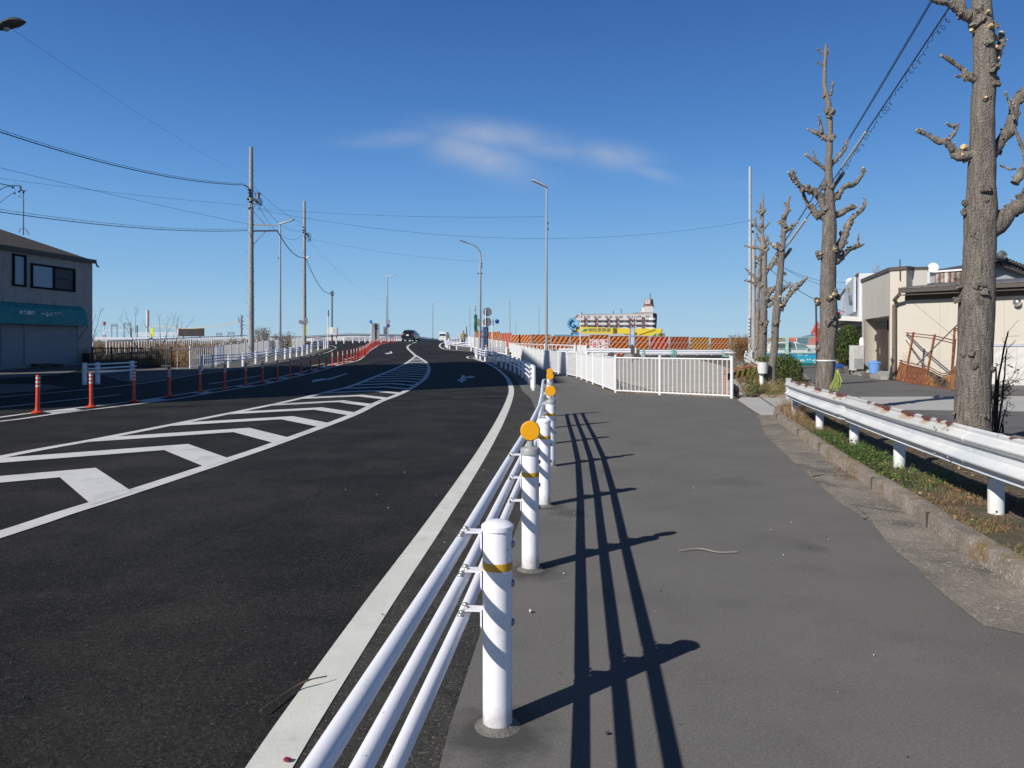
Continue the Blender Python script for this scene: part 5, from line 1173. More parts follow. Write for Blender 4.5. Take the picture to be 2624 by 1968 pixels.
# ================================================================== CRANE, APARTMENT HOUSE
def crane():
    Y = 110; q = lambda a, b, dy=0: Wp(*cr(a, b), Y + dy)
    ym = mat("crane yellow", (.80, .62, .05), .45, var=.05, scale=.6, c2=(.55, .46, .06), t2=(.6, .75), s2=2)
    t = thing("crane", "yellow crane boom lying level above the striped barrier, blue hose reel at its left end", "crane", (q(1000, 900).x, Y, 0))
    MB().prism([q(*a) for a in ((395, 700), (440, 672), (1060, 692), (1060, 797), (500, 785), (395, 755))], (0, .9, 0)).build("boom_outer", ym, t)
    MB().prism([q(*a, .06) for a in ((1062, 700), (1330, 700), (1330, 812), (1280, 815), (1240, 790), (1062, 797))], (0, .85, 0)).build("boom_inner", ym, t)
    MB().prism([q(*a, .02) for a in ((1332, 703), (1915, 706), (1920, 735), (1872, 832), (1500, 826), (1440, 800), (1420, 810), (1332, 812))], (0, .95, 0)).build("boom_head", ym, t)
    MB().box(q(1060, 740, -.05), (.35, .3, 16 / F * Y)).box(q(1295, 806, -.05), (.5, .2, .12)).box(q(1430, 800, -.05), (.3, .2, .5)).bar(q(1500, 812, -.06), q(1790, 722, -.06), .05).bar(q(1915, 710, -.06), q(1875, 830, -.06), .1).build("boom_collar", mat("crane grime", (.20, .15, .03), .6), t)
    gm = mat("emblem green", (.03, .30, .17), .5)
    mb = MB().prism([q(*a, -.03) for a in ((500, 752), (530, 710), (590, 710), (560, 752))], (0, -.03, 0)).prism([q(*a, -.03) for a in ((1745, 832), (1790, 797), (1830, 795), (1800, 832))], (0, -.03, 0)); mb.build("green_flash", gm, t)
    MB().prism([q(*a, -.03) for a in ((480, 752), (520, 708), (528, 708), (497, 752))], (0, -.03, 0)).prism([q(*a, -.03) for a in ((1802, 832), (1832, 797), (1848, 793), (1818, 832))], (0, -.03, 0)).build("white_flash", SIGNW, t)
    for k, ch in enumerate("㈱松原興業"): text(ch, .66, face_m(q(643 + k * 80, 733 + k * .8, -.04), (0, -1, 0)), mat("boom lettering", (.20, .22, .19), .6), t, "lettering", .004, .0)
    MB().box(q(1900, 822, .3), (.9, .6, .6)).build("end_block", mat("olive block", (.20, .19, .10), .8), t)
    MB().box((q(1000, 0).x + 2, Y + .5, .6), (9, 1.5, 1.2)).box((q(900, 0).x, Y + .5, 1.3), (1.2, .8, 1.6)).build("carrier", mat("carrier grey", (.10, .10, .10), .7), t)
    t = thing("hose_reel", "pale blue round hose reel with a dark C-shaped arm left of the crane boom", "reel", tuple(q(332, 820)))
    bm_ = mat("pale blue paint", (.20, .50, .78), .5, var=.08, scale=1)
    c = q(332, 618); r_ = 96 / 6.9125 / F * Y
    MB().lathe(c, [(r_, 0), (r_ * 1.0, .25), (r_ * .93, .27), (r_ * .9, .2), (r_ * .3, .18)], 32, axis=(0, -1, 0)).build("disc", bm_, t, True, angle=30)
    MB().tube([c + Vector((math.cos(a) * r_ * 1.02, -.1, math.sin(a) * r_ * 1.02)) for a in [k * .2 for k in range(32)]], .035, 5).build("rim", mat("rim blue dark", (.03, .08, .14), .5), t, True)
    mb = MB().tube([c + Vector((math.cos(a) * r_ * .56 - .05, -.32, math.sin(a) * r_ * .6)) for a in [1.3 + k * .28 for k in range(16)]], .07, 6)
    mb.tube([c + Vector((0, -.34, -.12)), c + Vector((.35, -.36, -.3)), c + Vector((.75, -.36, -.7))], .06, 6)
    for k in range(14): a = random.uniform(240, 400); b = random.uniform(715, 800); mb.tube([q(a, b, random.uniform(-.3, .3)), q(a + random.uniform(20, 90), b + random.uniform(-50, 40), random.uniform(-.3, .3))], .05, 5)
    mb.build("arm", mat("arm dark", (.025, .045, .07), .5), t, True)
    MB().prism([q(*a) for a in ((335, 815), (345, 785), (400, 765), (440, 768), (440, 830), (335, 830))], (0, .6, 0)).box((q(390, 0).x, Y + .3, .8), (1.6, 1.2, 2.6)).build("base", bm_, t)
    t = thing("blue_pipe_bundle", "flat blue steel deck showing just above the striped panels left of the crane", "steel deck", tuple(q(150, 830)))
    MB().box(q(200, 829, 1), (400 / 6.9125 / F * Y, .5, .25)).box(q(-200, 829, 1), (300 / 6.9125 / F * Y, .5, .2)).build("deck", mat("deck blue", (.10, .22, .34), .6), t)
crane()
def apartments():
    Y = 430; q = lambda a, b, dy=0: Wp(*cr(a, b), Y + dy); sc = Y / F / 6.9125
    t = thing("apartment_house", "distant white and maroon apartment house with balconies and a sloped maroon roof tower", "building", (q(1100, 0).x, Y, 0), )
    mr, wh, gy = mat("maroon tile", (.26, .10, .09), .7, var=.08, scale=.1), mat("apartment white", (.66, .64, .62), .7), mat("apartment grey", (.28, .27, .28), .7)
    dk = mat("recess grey", (.52, .51, .50), .7)
    MB().prism([q(430, 470, -1.2), q(1750, 430, -1.2), (q(1750, 0).x, Y - 1.2, 0), (q(430, 0).x, Y - 1.2, 0)], (0, 14, 0)).build("wall", dk, t)
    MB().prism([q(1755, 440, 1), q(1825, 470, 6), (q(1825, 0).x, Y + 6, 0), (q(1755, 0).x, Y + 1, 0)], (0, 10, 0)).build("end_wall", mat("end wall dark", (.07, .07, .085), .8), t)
    MB().prism([q(425, 458, -1), q(980, 448, -1), q(980, 472, -1), q(425, 482, -1)], (0, 14, 0)).prism([q(980, 450, -1), q(1430, 436, -1), q(1430, 455, -1), q(980, 472, -1)], (0, 14, 0)).prism([q(1430, 424, -1), q(1760, 424, -1), q(1820, 440, 3), q(1820, 462, 3), q(1760, 448, -1), q(1430, 450, -1)], (0, 10, 0)).prism([q(385, 490, 2), q(425, 478, 2), q(425, 505, 2), q(385, 512, 2)], (0, 9, 0)).build("roof", mr, t)
    bays = [430, 575, 765, 975, 1140, 1365, 1445, 1725]
    random.seed(4)
    for fl in range(3):
        y0 = 512 + fl * 85
        for k, (a, b) in enumerate(zip(bays, bays[1:])):
            r_ = -8 if a > 1300 else 0
            # balcony front: white rail, maroon box, slab
            MB().prism([q(a + 14, y0 + 6 + r_, -2.2), q(b - 40, y0 + 6 + r_, -2.2), q(b - 40, y0 + 40 + r_, -2.2), q(a + 14, y0 + 40 + r_, -2.2)], (0, .3, 0)).build("balcony", mat("balcony rail", (.66, .67, .68), .6, var=.1, scale=.3), t)
            if not (a in (1365,)): MB().prism([q(b - 45, y0 + 10 + r_, -2.6), q(b + 5, y0 + 10 + r_, -2.6), q(b + 5, y0 + 52 + r_, -2.6), q(b - 45, y0 + 52 + r_, -2.6)] if a < 1400 else [q(1550, y0 - 15, -2.6), q(1602, y0 - 15, -2.6), q(1602, y0 + 28, -2.6), q(1550, y0 + 28, -2.6)], (0, .3, 0)).build("maroon_panel", mr, t)
            MB().prism([q(a, y0 + 42 + r_, -2.5), q(b, y0 + 42 + r_, -2.5), q(b, y0 + 56 + r_, -2.5), q(a, y0 + 54 + r_, -2.5)], (0, .6, 0)).build("slab", mat("slab brown", (.26, .20, .19), .7), t)
            MB().box(q(a + (b - a) * .5, y0 - 8 + r_, -1.4), ((b - a) * .3 * sc, .3, 46 * sc)).build("window", wh, t); MB().box(q(a + (b - a) * .24, y0 - 10 + r_, -1.4), ((b - a) * .17 * sc, .3, 40 * sc)).box(q(a + (b - a) * .76, y0 - 12 + r_, -1.4), ((b - a) * .15 * sc, .3, 36 * sc)).build("window", gy, t)
            MB().bar(q(a, y0 - 38, -2), q(a, y0 + 50, -2), .5).build("pier", wh, t)
        MB().lathe(q(1740, y0 + 20, -2), [(2.0, -20 * sc), (2.0, 16 * sc)], 12).build("balcony", mat("balcony rail", (.66, .67, .68), .6, var=.1, scale=.3), t)
        MB().prism([q(382, y0 + 5, 1), q(432, y0 + 2, 1), q(432, y0 + 45, 1), q(382, y0 + 48, 1)], (0, 6, 0)).build("balcony", wh, t)
    MB().box(q(1650, 372, 4), (155 * sc, 9, 110 * sc)).box(q(1575, 400, 3), (40 * sc, 5, 40 * sc)).build("tower_base", wh, t)
    a = [q(1577, 325, 0), q(1735, 325, 0), q(1770, 330, 9), q(1610, 330, 9)]; b = [q(1607, 176, 1.5), q(1717, 176, 1.5), q(1748, 182, 7), q(1640, 182, 7)]
    MB().add(a + b, [(0, 1, 5, 4), (1, 2, 6, 5), (2, 3, 7, 6), (3, 0, 4, 7), (4, 5, 6, 7), (0, 1, 2, 3)]).build("tower_roof", mr, t)
    em = MB(); s_ = 3.2
    for (c0, c1) in (((1615, 200), (1655, 188)), ((1655, 188), (1695, 198)), ((1695, 198), (1692, 262)), ((1692, 262), (1613, 262)), ((1613, 262), (1615, 200)), ((1625, 215), (1685, 213)), ((1625, 230), (1648, 230)), ((1660, 230), (1684, 229)), ((1625, 245), (1684, 245))):
        em.bar(q(*c0, .4), q(*c1, .4), .55, .55)
    em.build("emblem", wh, t)
    for (a_, b0, b1) in ((1703, 75, 178), (1050, 385, 448), (1188, 355, 442)): MB().bar(q(a_, b1, 3), q(a_, b0, 3), .35).bar(q(a_ - 8, b0 + 20, 3), q(a_ + 8, b0 + 18, 3), .3).bar(q(a_ - 6, b0 + 32, 3), q(a_ + 6, b0 + 30, 3), .3).build("aerial", mat("aerial dark", (.10, .13, .16), .6), t)
apartments()
# ================================================================== SHOPS ON THE RIGHT
def right_shop():
    A, B, C = Vector((15.3, 30, 0)), Vector((18.9, 25.1, 0)), Vector((16.8, 35.6, 0))
    t = thing("beige_shop", "beige flat-fronted shop with a dark eave, downpipe and recessed brown door", "shop", tuple(A))
    beige = mat("beige render", (.55, .505, .435), .85, var=.05, scale=.6, bump=.15, bscale=60, c2=(.47, .42, .35), t2=(.55, .8), s2=1.1, stretch=(1, 1, .25))
    grey = mat("beige render in weak light", (.50, .47, .42), .85, var=.05, scale=.6, bump=.15, bscale=60, c2=(.42, .39, .35), t2=(.55, .8), s2=1.3, stretch=(1, 1, .3))  # weaker grazing light on the street front put into a greyer render colour
    dk = mat("brown eave", (.085, .07, .06), .6, var=.1)
    e = (B - A).normalized(); n = Vector((e.y, -e.x, 0)); n = n if n.y < 0 else -n        # outward of the sunlit side wall
    f = (C - A).normalized(); nf_ = Vector((-f.y, f.x, 0))                                # outward of the street front
    B2 = A + e * 14
    up = lambda p, z: Vector((p.x, p.y, z))
    MB().prism([up(A, -.05), up(B2, -.05), up(B2, 3.55), up(A, 3.55)], -n * 5).build("wall", beige, t)
    # street front: parapet box on top, recess below
    MB().prism([up(A, 2.62), up(C, 2.62), up(C, 4.42), up(A, 4.42)], -nf_ * 1.35).build("upper_front", grey, t)
    MB().prism([up(A, 3.55), up(A + e * .64, 3.55), up(A + e * .64, 4.42), up(A, 4.42)], -n * 1.3).build("parapet_return", beige, t)
    cap = MB().prism([up(A, 4.42) + nf_ * .06, up(C, 4.42) + nf_ * .06, up(C, 4.56) + nf_ * .06, up(A, 4.56) + nf_ * .06], -nf_ * 1.45)
    cap.prism([up(A, 4.421) + n * .06, up(A + e * .7, 4.421) + n * .06, up(A + e * .7, 4.562) + n * .06, up(A, 4.562) + n * .06], -n * 1.3); cap.build("coping", dk, t)
    C1 = A + f * 5.15; 
    MB().prism([up(C1, -.05), up(C, -.05), up(C, 2.62), up(C1, 2.62)], -nf_ * .5).build("front_pier", grey, t)
    MB().prism([up(A - nf_ * .52, -.05), up(C - nf_ * .52, -.05), up(C - nf_ * .52, 2.62), up(A - nf_ * .52, 2.62)], -nf_ * .4).prism([up(C1, -.05), up(C1, 2.6), up(C1 - nf_ * .52, 2.6), up(C1 - nf_ * .52, -.05)], f * .15).build("recess_wall", beige, t)
    MB().prism([up(A, .0), up(A + f * .18, .0), up(A + f * .18, 2.615), up(A, 2.615)], -nf_ * .6).build("corner_pier", grey, t)
    d0 = A + f * 2.7 - nf_ * .50; dr = MB().prism([up(d0, .28), up(d0 + f * 2.1, .28), up(d0 + f * 2.1, 2.5), up(d0, 2.5)], nf_ * .06).build("door", mat("door brown", (.055, .03, .022), .5, var=.15), t)
    MB().bar(up(d0 + f * 1.2, 1.0) + nf_ * .09, up(d0 + f * 1.2, 1.3) + nf_ * .09, .03).build("handle", GALV, dr)
    MB().box(up(A + f * 4.95, 1.75) - nf_ * .48, (.1, .18, .3)).box(up(A + f * 4.95, 1.15) - nf_ * .48, (.06, .1, .1)).build("entry_panel", DARK, t)
    MB().prism([up(A - nf_ * .0, 0), up(A + f * 5.1, 0), up(A + f * 5.1, .27), up(A, .27)], -nf_ * .52).build("entrance_step", CONC, t)
    MB().prism([up(A + f * .2 + nf_ * .32, 0), up(A + f * 6 + nf_ * .45, 0), up(A + f * 6 + nf_ * .45, .16), up(A + f * .2 + nf_ * .32, .16)], -nf_ * .45).build("front_kerb", CONC, t)
    # eave, sheet roof, rusty parapet
    e0 = A + e * .62
    MB().prism([up(e0, 3.38) + n * .02, up(B2, 3.30) + n * .02, up(B2, 3.30) + n * .5, up(e0, 3.38) + n * .5], (0, 0, .03)).bar(up(e0, 3.56) + n * .52, up(B2, 3.50) + n * .52, .16, .17).build("eave", dk, t)
    MB().bar(up(e0, 3.30) + n * .02, up(B2, 3.24) + n * .02, .08, .2).build("eave_board", dk, t)
    rm = stripes("sheet roof", (.09, .08, .075), (.16, .145, .135), 0, .32, .12, 0, .5)
    MB().prism([up(e0, 3.63) + n * .62, up(B2, 3.58) + n * .62, up(B2, 3.9) - n * 2.2, up(e0, 3.95) - n * 2.2], (0, 0, .04)).build("roof", rm, t)
    pr = stripes("rusty corrugated", (.40, .37, .33), (.17, .07, .05), 0, .12, .5, 0, .8, .25, .4, .5)
    pm = pr.node_tree
    r0 = A + e * .66 - n * 2.4; kk = (2490 - CX) / F; r1 = r0 + e * ((kk * r0.y - r0.x) / (e.x - kk * e.y))
    MB().prism([up(r0, 3.7), up(r1, 3.7), up(r1, 4.44), up(r0, 4.44)], -n * .06).build("corrugated_parapet", pr, t)
    MB().bar(up(r0, 4.47) + n * .01, up(r1, 4.47) + n * .01, .12, .07).build("parapet_cap", WHITE2, t)
    wm = MB()
    for k in range(3): wm.box(up(r0 + e * (.45 + k * .8), 4.05) + n * .02, (.12, .04, .7), math.atan2(e.y, e.x))
    wm.build("white_slat", mat("off white sheet", (.55, .53, .48), .7), t)
    # downpipe
    p_ = A + n * .12 + e * .22
    MB().tube([up(e0, 3.42) + n * .5, up(e0 + n * .3 - e * .3, 3.22), up(p_ + e * .1, 3.1), up(p_, 3.0), up(p_, 1.5), up(p_, .05)], .075, 10).build("downpipe", mat("pipe brown", (.15, .12, .10), .5), t, True)
    # white siding low on the wall, right of the big tree
    s0, s1 = A + e * 2.9, B2
    MB().prism([up(s0, 0) + n * .01, up(s1, 0) + n * .01, up(s1, 1.38) + n * .01, up(s0, 1.38) + n * .01], n * .04).build("low_siding", stripes("white siding", (.50, .49, .47), (.62, .60, .56), 0, .16, .06, 0, .7), t)
    MB().bar(up(s0, 1.43) + n * .05, up(s1, 1.43) + n * .05, .07, .09).build("siding_cap", mat("cap grey", (.42, .45, .50), .6), t)
    v_ = A + e * 4.55 + n * .1; MB().lathe(up(v_, 2.93), [(.13, 0), (.13, .08), (.09, .14), (0, .16)], 14, axis=tuple(n)).build("vent_hood", mat("steel hood", (.62, .62, .62), .25, .9), t, True)
    MB().tube([up(A + e * .9 + n * .006, 3.1), up(A + e * 3.3 + n * .006, .95)], .008, 4).build("wall_line", mat("thin wall line", (.30, .27, .24), .9), t)  # thin straight darker line slanting down across the wall
    MB().cyl(up(A + e * .42 + n * .05, 4.0), up(A + e * .42 + n * .05, 4.85), .02, n=6).build("antenna_rod", DARK, t)
    jm = MB()
    for s_ in (1.9, 4.1, 6.3, 8.5): jm.bar(up(A + e * s_ + n * .002, .02), up(A + e * s_ + n * .002, 3.2), .012, .006, up=tuple(n))
    jm.build("wall_joint", mat("render joint", (.40, .36, .30), .9), t)
    # satellite dish on roof
    t2 = thing("satellite_dish", "white satellite dish standing on the roof above the rusty parapet", "satellite dish", tuple(Wp(2390, 700, 30)))
    c = Wp(2391, 686, 29.6); MB().lathe(c, [(.02, 0), (.10, .004), (.16, .013), (.19, .022), (.195, .03), (.16, .022), (.02, .01)], 24, axis=(-.55, -.82, .12)).build("dish", SIGNW, t2, True)
    MB().bar(c + Vector((.02, .05, 0)), Wp(2389, 700, 29.8), .05).build("stem", GREYP, t2)
    # ---------- white shop beyond
    t3 = thing("white_shop", "white two-storey shop with a pale signboard and canopy beyond the beige one", "shop", tuple(C))
    g = Vector((6.5, 17, 0)).normalized(); ng = Vector((-g.y, g.x, 0)); E = C + g * 18.2; C_ = C + f * .02 + ng * .12
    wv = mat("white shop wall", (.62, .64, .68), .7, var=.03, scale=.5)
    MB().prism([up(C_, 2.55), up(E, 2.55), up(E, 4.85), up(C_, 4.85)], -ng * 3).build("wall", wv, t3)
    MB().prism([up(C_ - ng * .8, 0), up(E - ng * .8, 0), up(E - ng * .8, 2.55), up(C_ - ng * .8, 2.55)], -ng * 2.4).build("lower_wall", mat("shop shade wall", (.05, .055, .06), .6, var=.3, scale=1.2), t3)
    MB().bar(up(C_, 4.87) + ng * .03, up(E, 4.87) + ng * .03, .12, .06).build("coping", mat("cap red grey", (.30, .20, .19), .6), t3)
    b0, b1 = C_ + g * 1.0 + ng * .06, C_ + g * 7.2 + ng * .06
    sg = MB().prism([up(b0, 3.05), up(b1, 3.05), up(b1, 4.78), up(b0, 4.78)], ng * .12).build("signboard", mat("sign pale blue", (.45, .49, .54), .6, var=.06, scale=.5), t3)
    text("りん", .62, face_m(up(C_ + g * 3.1 + ng * .19, 3.7), ng, sx=2.3, rot=R(-4)), mat("sign letters grey", (.09, .09, .10), .6), sg, "lettering", .01, .02)
    text("お食事", .36, face_m(up(C_ + g * 4.6 + ng * .19, 4.35), ng, sx=2.2, rot=R(-4)), mat("sign letters tan", (.38, .32, .22), .6), sg, "lettering", .008, .012)
    MB().prism([up(C_ + ng * .0, 2.55), up(C_ + g * 17.5, 2.55), up(C_ + g * 17.5, 2.42) + ng * 1.2, up(C_, 2.62) + ng * 1.15], (0, 0, .22)).build("canopy", mat("canopy white", (.62, .62, .60), .6), t3)
    MB().prism([up(C_ + ng * .2 + g * .5, 2.3), up(C_ + ng * .2 + g * 8, 2.3), up(C_ + ng * 1.2 + g * 8, 1.95), up(C_ + ng * 1.2 + g * .5, 2.02)], (0, 0, .05)).build("torn_awning", mat("torn awning", (.33, .29, .22), .9, var=.3, scale=6), t3)
    MB().bar(up(C_ + g * 1.2 + ng * .2, 1.5), up(C_ + g * 1.4 + ng * 1.0, 2.35), .06).build("canopy_brace", mat("brace tan", (.45, .34, .18), .7), t3)
    for k, (s_, hh) in enumerate(((1.2, .9), (2.2, 1.2), (3.4, .8))): MB().box(up(C_ + g * s_ - ng * .6, 1.9 - k * .2), (.5, .4, hh)).build("wall_unit", mat("unit grey", (.18, .18, .19), .6), t3)
    for (px, py, Y, hh) in ((2242, 690, 37, .9), (2249, 676, 37, 1.1)):
        pass
    ar = thing("roof_aerial", "small rooftop aerial on a pole behind the white shop", "aerial", tuple(Wp(2250, 700, 37)))
    q = lambda a, b: Wp(a, b, 37)
    mb = MB().cyl(q(2249, 702), q(2249, 673), .02, n=5).bar(q(2236, 691), q(2256, 692), .025).bar(q(2243, 699), q(2243, 693), .03)
    for k in range(4): mb.bar(q(2244 + k, 680 + k * 4), q(2256, 684 + k * 4), .015)
    mb.blob(q(2240, 697), .09, 3, 1).build("aerial_frame", mat("aerial grey", (.25, .25, .27), .5), ar)
    dd = thing("satellite_dish", "small white satellite dish on the front edge of the white shop roof", "satellite dish", tuple(Wp(2182, 740, 44)))
    c = Wp(2180, 724, 44); MB().lathe(c, [(.02, 0), (.15, .02), (.26, .08), (.27, .09), (.02, .03)], 20, axis=(-.5, -.75, .45)).build("dish", SIGNW, dd, True); MB().bar(c, Wp(2182, 738, 44), .05).box(Wp(2182, 732, 44), (.12, .12, .3)).build("stem", DARK, dd)
    tv = thing("white_storage_unit", "white box cabinet and grey outdoor unit between the conifer and the bin", "cabinet", tuple(Wp(2200, 950, 36)))
    q = lambda a, b, Y=35: Wp(a, b, Y)
    MB().box(q(2200, 917) + Vector((0, .2, 0)), (26 / F * 35, .5, 64 / F * 35)).build("cabinet_body", stripes("cabinet slats", (.50, .50, .50), (.60, .60, .58), 0, .12, .1, 0, .6), tv)
    MB().box(q(2201, 932, 34.6), (14 / F * 35, .4, 26 / F * 35)).build("outdoor_unit", GREYP, tv)
    MB().lathe(q(2208, 882, 35.4), [(.11, -.3), (.11, .2), (.05, .32)], 10).build("gas_bottle", SIGNW, tv, True)
    # stones and clutter at the foot
    random.seed(12)
    tb = thing("stone_edging", "row of rough stones and pots under the conifer along the shop fronts", "stones", tuple(Wp(2200, 960, 34)))
    for k in range(16):
        px = 2166 + k * 4.0; py = 938 + (px - 2166) * .36; g_ = Wp(px, py + 8, 1); Y = F * H / (py + 8 - HY)
        MB().blob(((px - CX) / F * Y, Y, .10), random.uniform(.13, .22), k, 1, .5, (1.3, 1, .8)).build("stone", mat("stone dark", (.13, .115, .10), .9, var=.3, scale=5), tb)
    # tiled gable house
    t4 = thing("tiled_house", "old house with a dark tiled gable roof rising behind the beige shop", "house", tuple(Wp(2590, 720, 38)))
    q = lambda a, b, Y=38: Wp(a, b, Y)
    MB().prism([q(2500, 730), q(2750, 730), q(2750, 717), q(2566, 672), q(2500, 690)], (0, 8, 0)).build("wall", mat("house wall", (.42, .43, .42), .8, var=.1, scale=1, c2=(.32, .33, .32), t2=(.5, .7), s2=2), t4)
    MB().prism([q(2480, 730), q(2566, 730), q(2690, 760), q(2690, 1050), q(2480, 1050)], (0, .1, 0)).build("lower_wall", beige, t4)
    tm = mat("roof tile", (.085, .085, .09), .6, var=.25, scale=8, bump=.6, bscale=18)
    rf = MB()
    for (x0, y0, x1, y1) in ((2566, 662, 2660, 700), (2566, 662, 2500, 684)):
        a, b = q(x0, y0), q(x1, y1); rf.prism([a, b, b - Vector((0, 0, .12)), a - Vector((0, 0, .14))], (0, 8, 0))
        a, b = q(x0, y0, 37.5), q(x1, y1, 37.5); nT = 11
        for k in range(nT + 1):
            c = a.lerp(b, k / nT); rf.lathe(c + Vector((0, -.15, .02)), [(.085, 0), (.085, .5), (.07, .5)], 8, axis=(0, 1, 0))
    ro = rf.build("roof", tm, t4)
    MB().prism([q(2562, 672, 37.6), q(2660, 710, 37.6), q(2660, 716, 37.6), q(2562, 680, 37.6)], (0, .1, 0)).prism([q(2566, 672, 37.6), q(2500, 694, 37.6), q(2500, 701, 37.6), q(2566, 680, 37.6)], (0, .1, 0)).build("barge_board", dk, ro)
    MB().blob(q(2567, 655, 37.4), .28, 3, 2, .3, (1, .7, .9)).cyl(q(2567, 656, 37.4), q(2567, 656, 45), .17, n=10).blob(q(2575, 659, 37.3), .12, 5, 1).blob(q(2556, 659, 37.3), .12, 6, 1).build("ridge_ornament", tm, ro, True)
right_shop()
def rusty_fence():
    t = thing("rusty_fence", "leaning rusty mesh fence with bent lower sheets in front of the beige wall", "fence", (14.8, 26, 0))
    # each bay: photo corners (bottom y, mid y, top y) at columns
    cols_ = [(620, 1100, 945, 0), (718, 1150, 970, 0), (890, 1188, 1015, 0), (1108, 1215, 1075, 0)]
    tops = [(690, 700), (797, 712), (977, 732), (1148, 772)]
    def Gd(px, py): a, b = sh(px, py); Y = F * H / (b - HY); return Y
    Ys = [30.4, 28.2, 26.0, 24.0]
    bot = [Wp(*sh(c[0], c[1]), Y) for c, Y in zip(cols_, Ys)]; mids = [Wp(*sh(*p), Y + .05) for p, Y in zip(((648, 948), (752, 982), (920, 1020), (1118, 1068)), Ys)]; top = [Wp(*sh(*p), Y + .12) for p, Y in zip(tops, Ys)]
    for b in bot: b.z = max(b.z, .0)
    kinds = [RUSTP, RUST, None]
    st = stripes("worn hazard sheet", (.13, .09, .06), (.42, .19, .055), 0, .36, .55, -.8, .8, .12, 0, .6)
    for i in range(3):
        a, b, c, d = bot[i], bot[i + 1], mids[i + 1], mids[i]
        if i == 2:
            m_ = (c + d) / 2 - Vector((0, 0, .16)) + Vector((.1, 0, 0)); MB().prism([a, b, c, m_, d], (0, .02, 0)).build("lower_sheet", st, t)
            MB().tube([d + Vector((0, -.03, .04)), m_ + Vector((0, -.03, .04)), c + Vector((0, -.03, .04))], .022, 6).tube([d + Vector((0, -.03, .12)), m_ + Vector((0, -.03, .11)), c + Vector((0, -.03, .1))], .018, 6).build("bent_rail", RUST, t, True)
        else: MB().prism([a, b, c, d], (0, .02, 0)).build("lower_sheet", kinds[i], t); MB().bar(c, d, .035).bar(c + Vector((0, 0, .1)), d + Vector((0, 0, .1)), .03).build("middle_rail", RUST, t)
        MB().bar(top[i], top[i + 1], .03).bar(top[i] - Vector((0, 0, .1)), top[i + 1] - Vector((0, 0, .1)), .03).build("top_rail", RUST, t)
        # sagging mesh wires
        mb = MB()
        for k in range(5): z = k / 5; mb.tube(spline([mids[i].lerp(top[i], z * .5 + .05), (mids[i].lerp(top[i], z * .5) + mids[i + 1].lerp(top[i + 1], z * .5)) / 2 - Vector((0, 0, .1)), mids[i + 1].lerp(top[i + 1], z * .5 + .05)], 4), .005, 3, False)
        mb.build("slack_wire", GREYP, t)
        MB().bar(a + Vector((0, -.02, .02)), b + Vector((0, -.02, .02)), .04).build("bottom_rail", RUST, t)
    for i in range(4): MB().bar(bot[i] + Vector((0, -.03, 0)), top[i] + Vector((0, -.03, .05)), .055).build("post", RUST, t)
    MB().bar(Wp(*sh(1190, 620), 24.2), Wp(*sh(830, 975), 27), .03).bar(Wp(*sh(735, 770), 29), Wp(*sh(910, 995), 27), .03).build("diagonal_brace", mat("brace weathered", (.22, .18, .15), .8), t)
    # next bay behind the tree
    Yb = 23.4; MB().prism([Wp(*sh(1112, 1180), Yb), Wp(*sh(1240, 1220), Yb - 1), Wp(*sh(1240, 1010), Yb - 1), Wp(*sh(1120, 985), Yb)], (0, .02, 0)).build("lower_sheet", RUSTP, t)
    MB().bar(Wp(*sh(1150, 660), Yb), Wp(*sh(1115, 1190), Yb), .05).bar(Wp(*sh(1150, 668), Yb), Wp(*sh(1240, 680), Yb - 1), .035).bar(Wp(*sh(1150, 684), Yb), Wp(*sh(1240, 696), Yb - 1), .03).build("post", RUST, t)
rusty_fence()
def bins():
    Y = 32.6; c = Wp(2240, 958, Y); c.z = .17
    t = thing("bucket_bin", "light blue lidded bin on the step by the brown door", "bin", tuple(c))
    bl = mat("bin blue", (.16, .34, .72), .45, var=.05)
    MB().lathe(c, [(.19, 0), (.2, .02), (.245, .44), (.25, .46)], 24).build("bin_body", bl, t, True)
    MB().lathe(c + Vector((0, 0, .455)), [(.27, 0), (.275, .03), (.25, .06), (.1, .08), (0, .085)], 24).bar(c + Vector((-.12, 0, .56)), c + Vector((.12, 0, .56)), .03).build("lid", bl, t, True)
    for s_ in (-1, 1): MB().box(c + Vector((s_ * .27, 0, .42)), (.05, .12, .06)).build("handle", bl, t)
    t = thing("stacked_crates", "yellow box stacked on a blue crate just right of the second tree", "crate", tuple(Wp(2153, 940, 38)))
    MB().box(Wp(2150, 923.5, 38), (13 / F * 38, .4, 10 / F * 38)).build("yellow_box", mat("crate yellow", (.72, .42, .015), .5), t)
    MB().box(Wp(2151, 935, 38), (15 / F * 38, .4, 12 / F * 38)).box(Wp(2149, 941.5, 38), (8 / F * 38, .4, 4 / F * 38)).build("blue_crate", mat("crate blue", (.03, .11, .36), .5), t)
    t = thing("bag", "white bags lying against the wall beside the blue bin", "bag", tuple(Wp(2222, 956, 33.5)))
    MB().blob(Wp(2219, 957, 33.4), .09, 3, 2, .6, (1.6, 1, .6)).blob(Wp(2226, 955, 33.4), .08, 5, 2, .6, (1.5, 1, .7)).build("bag_body", SIGNW, t, True)
bins()
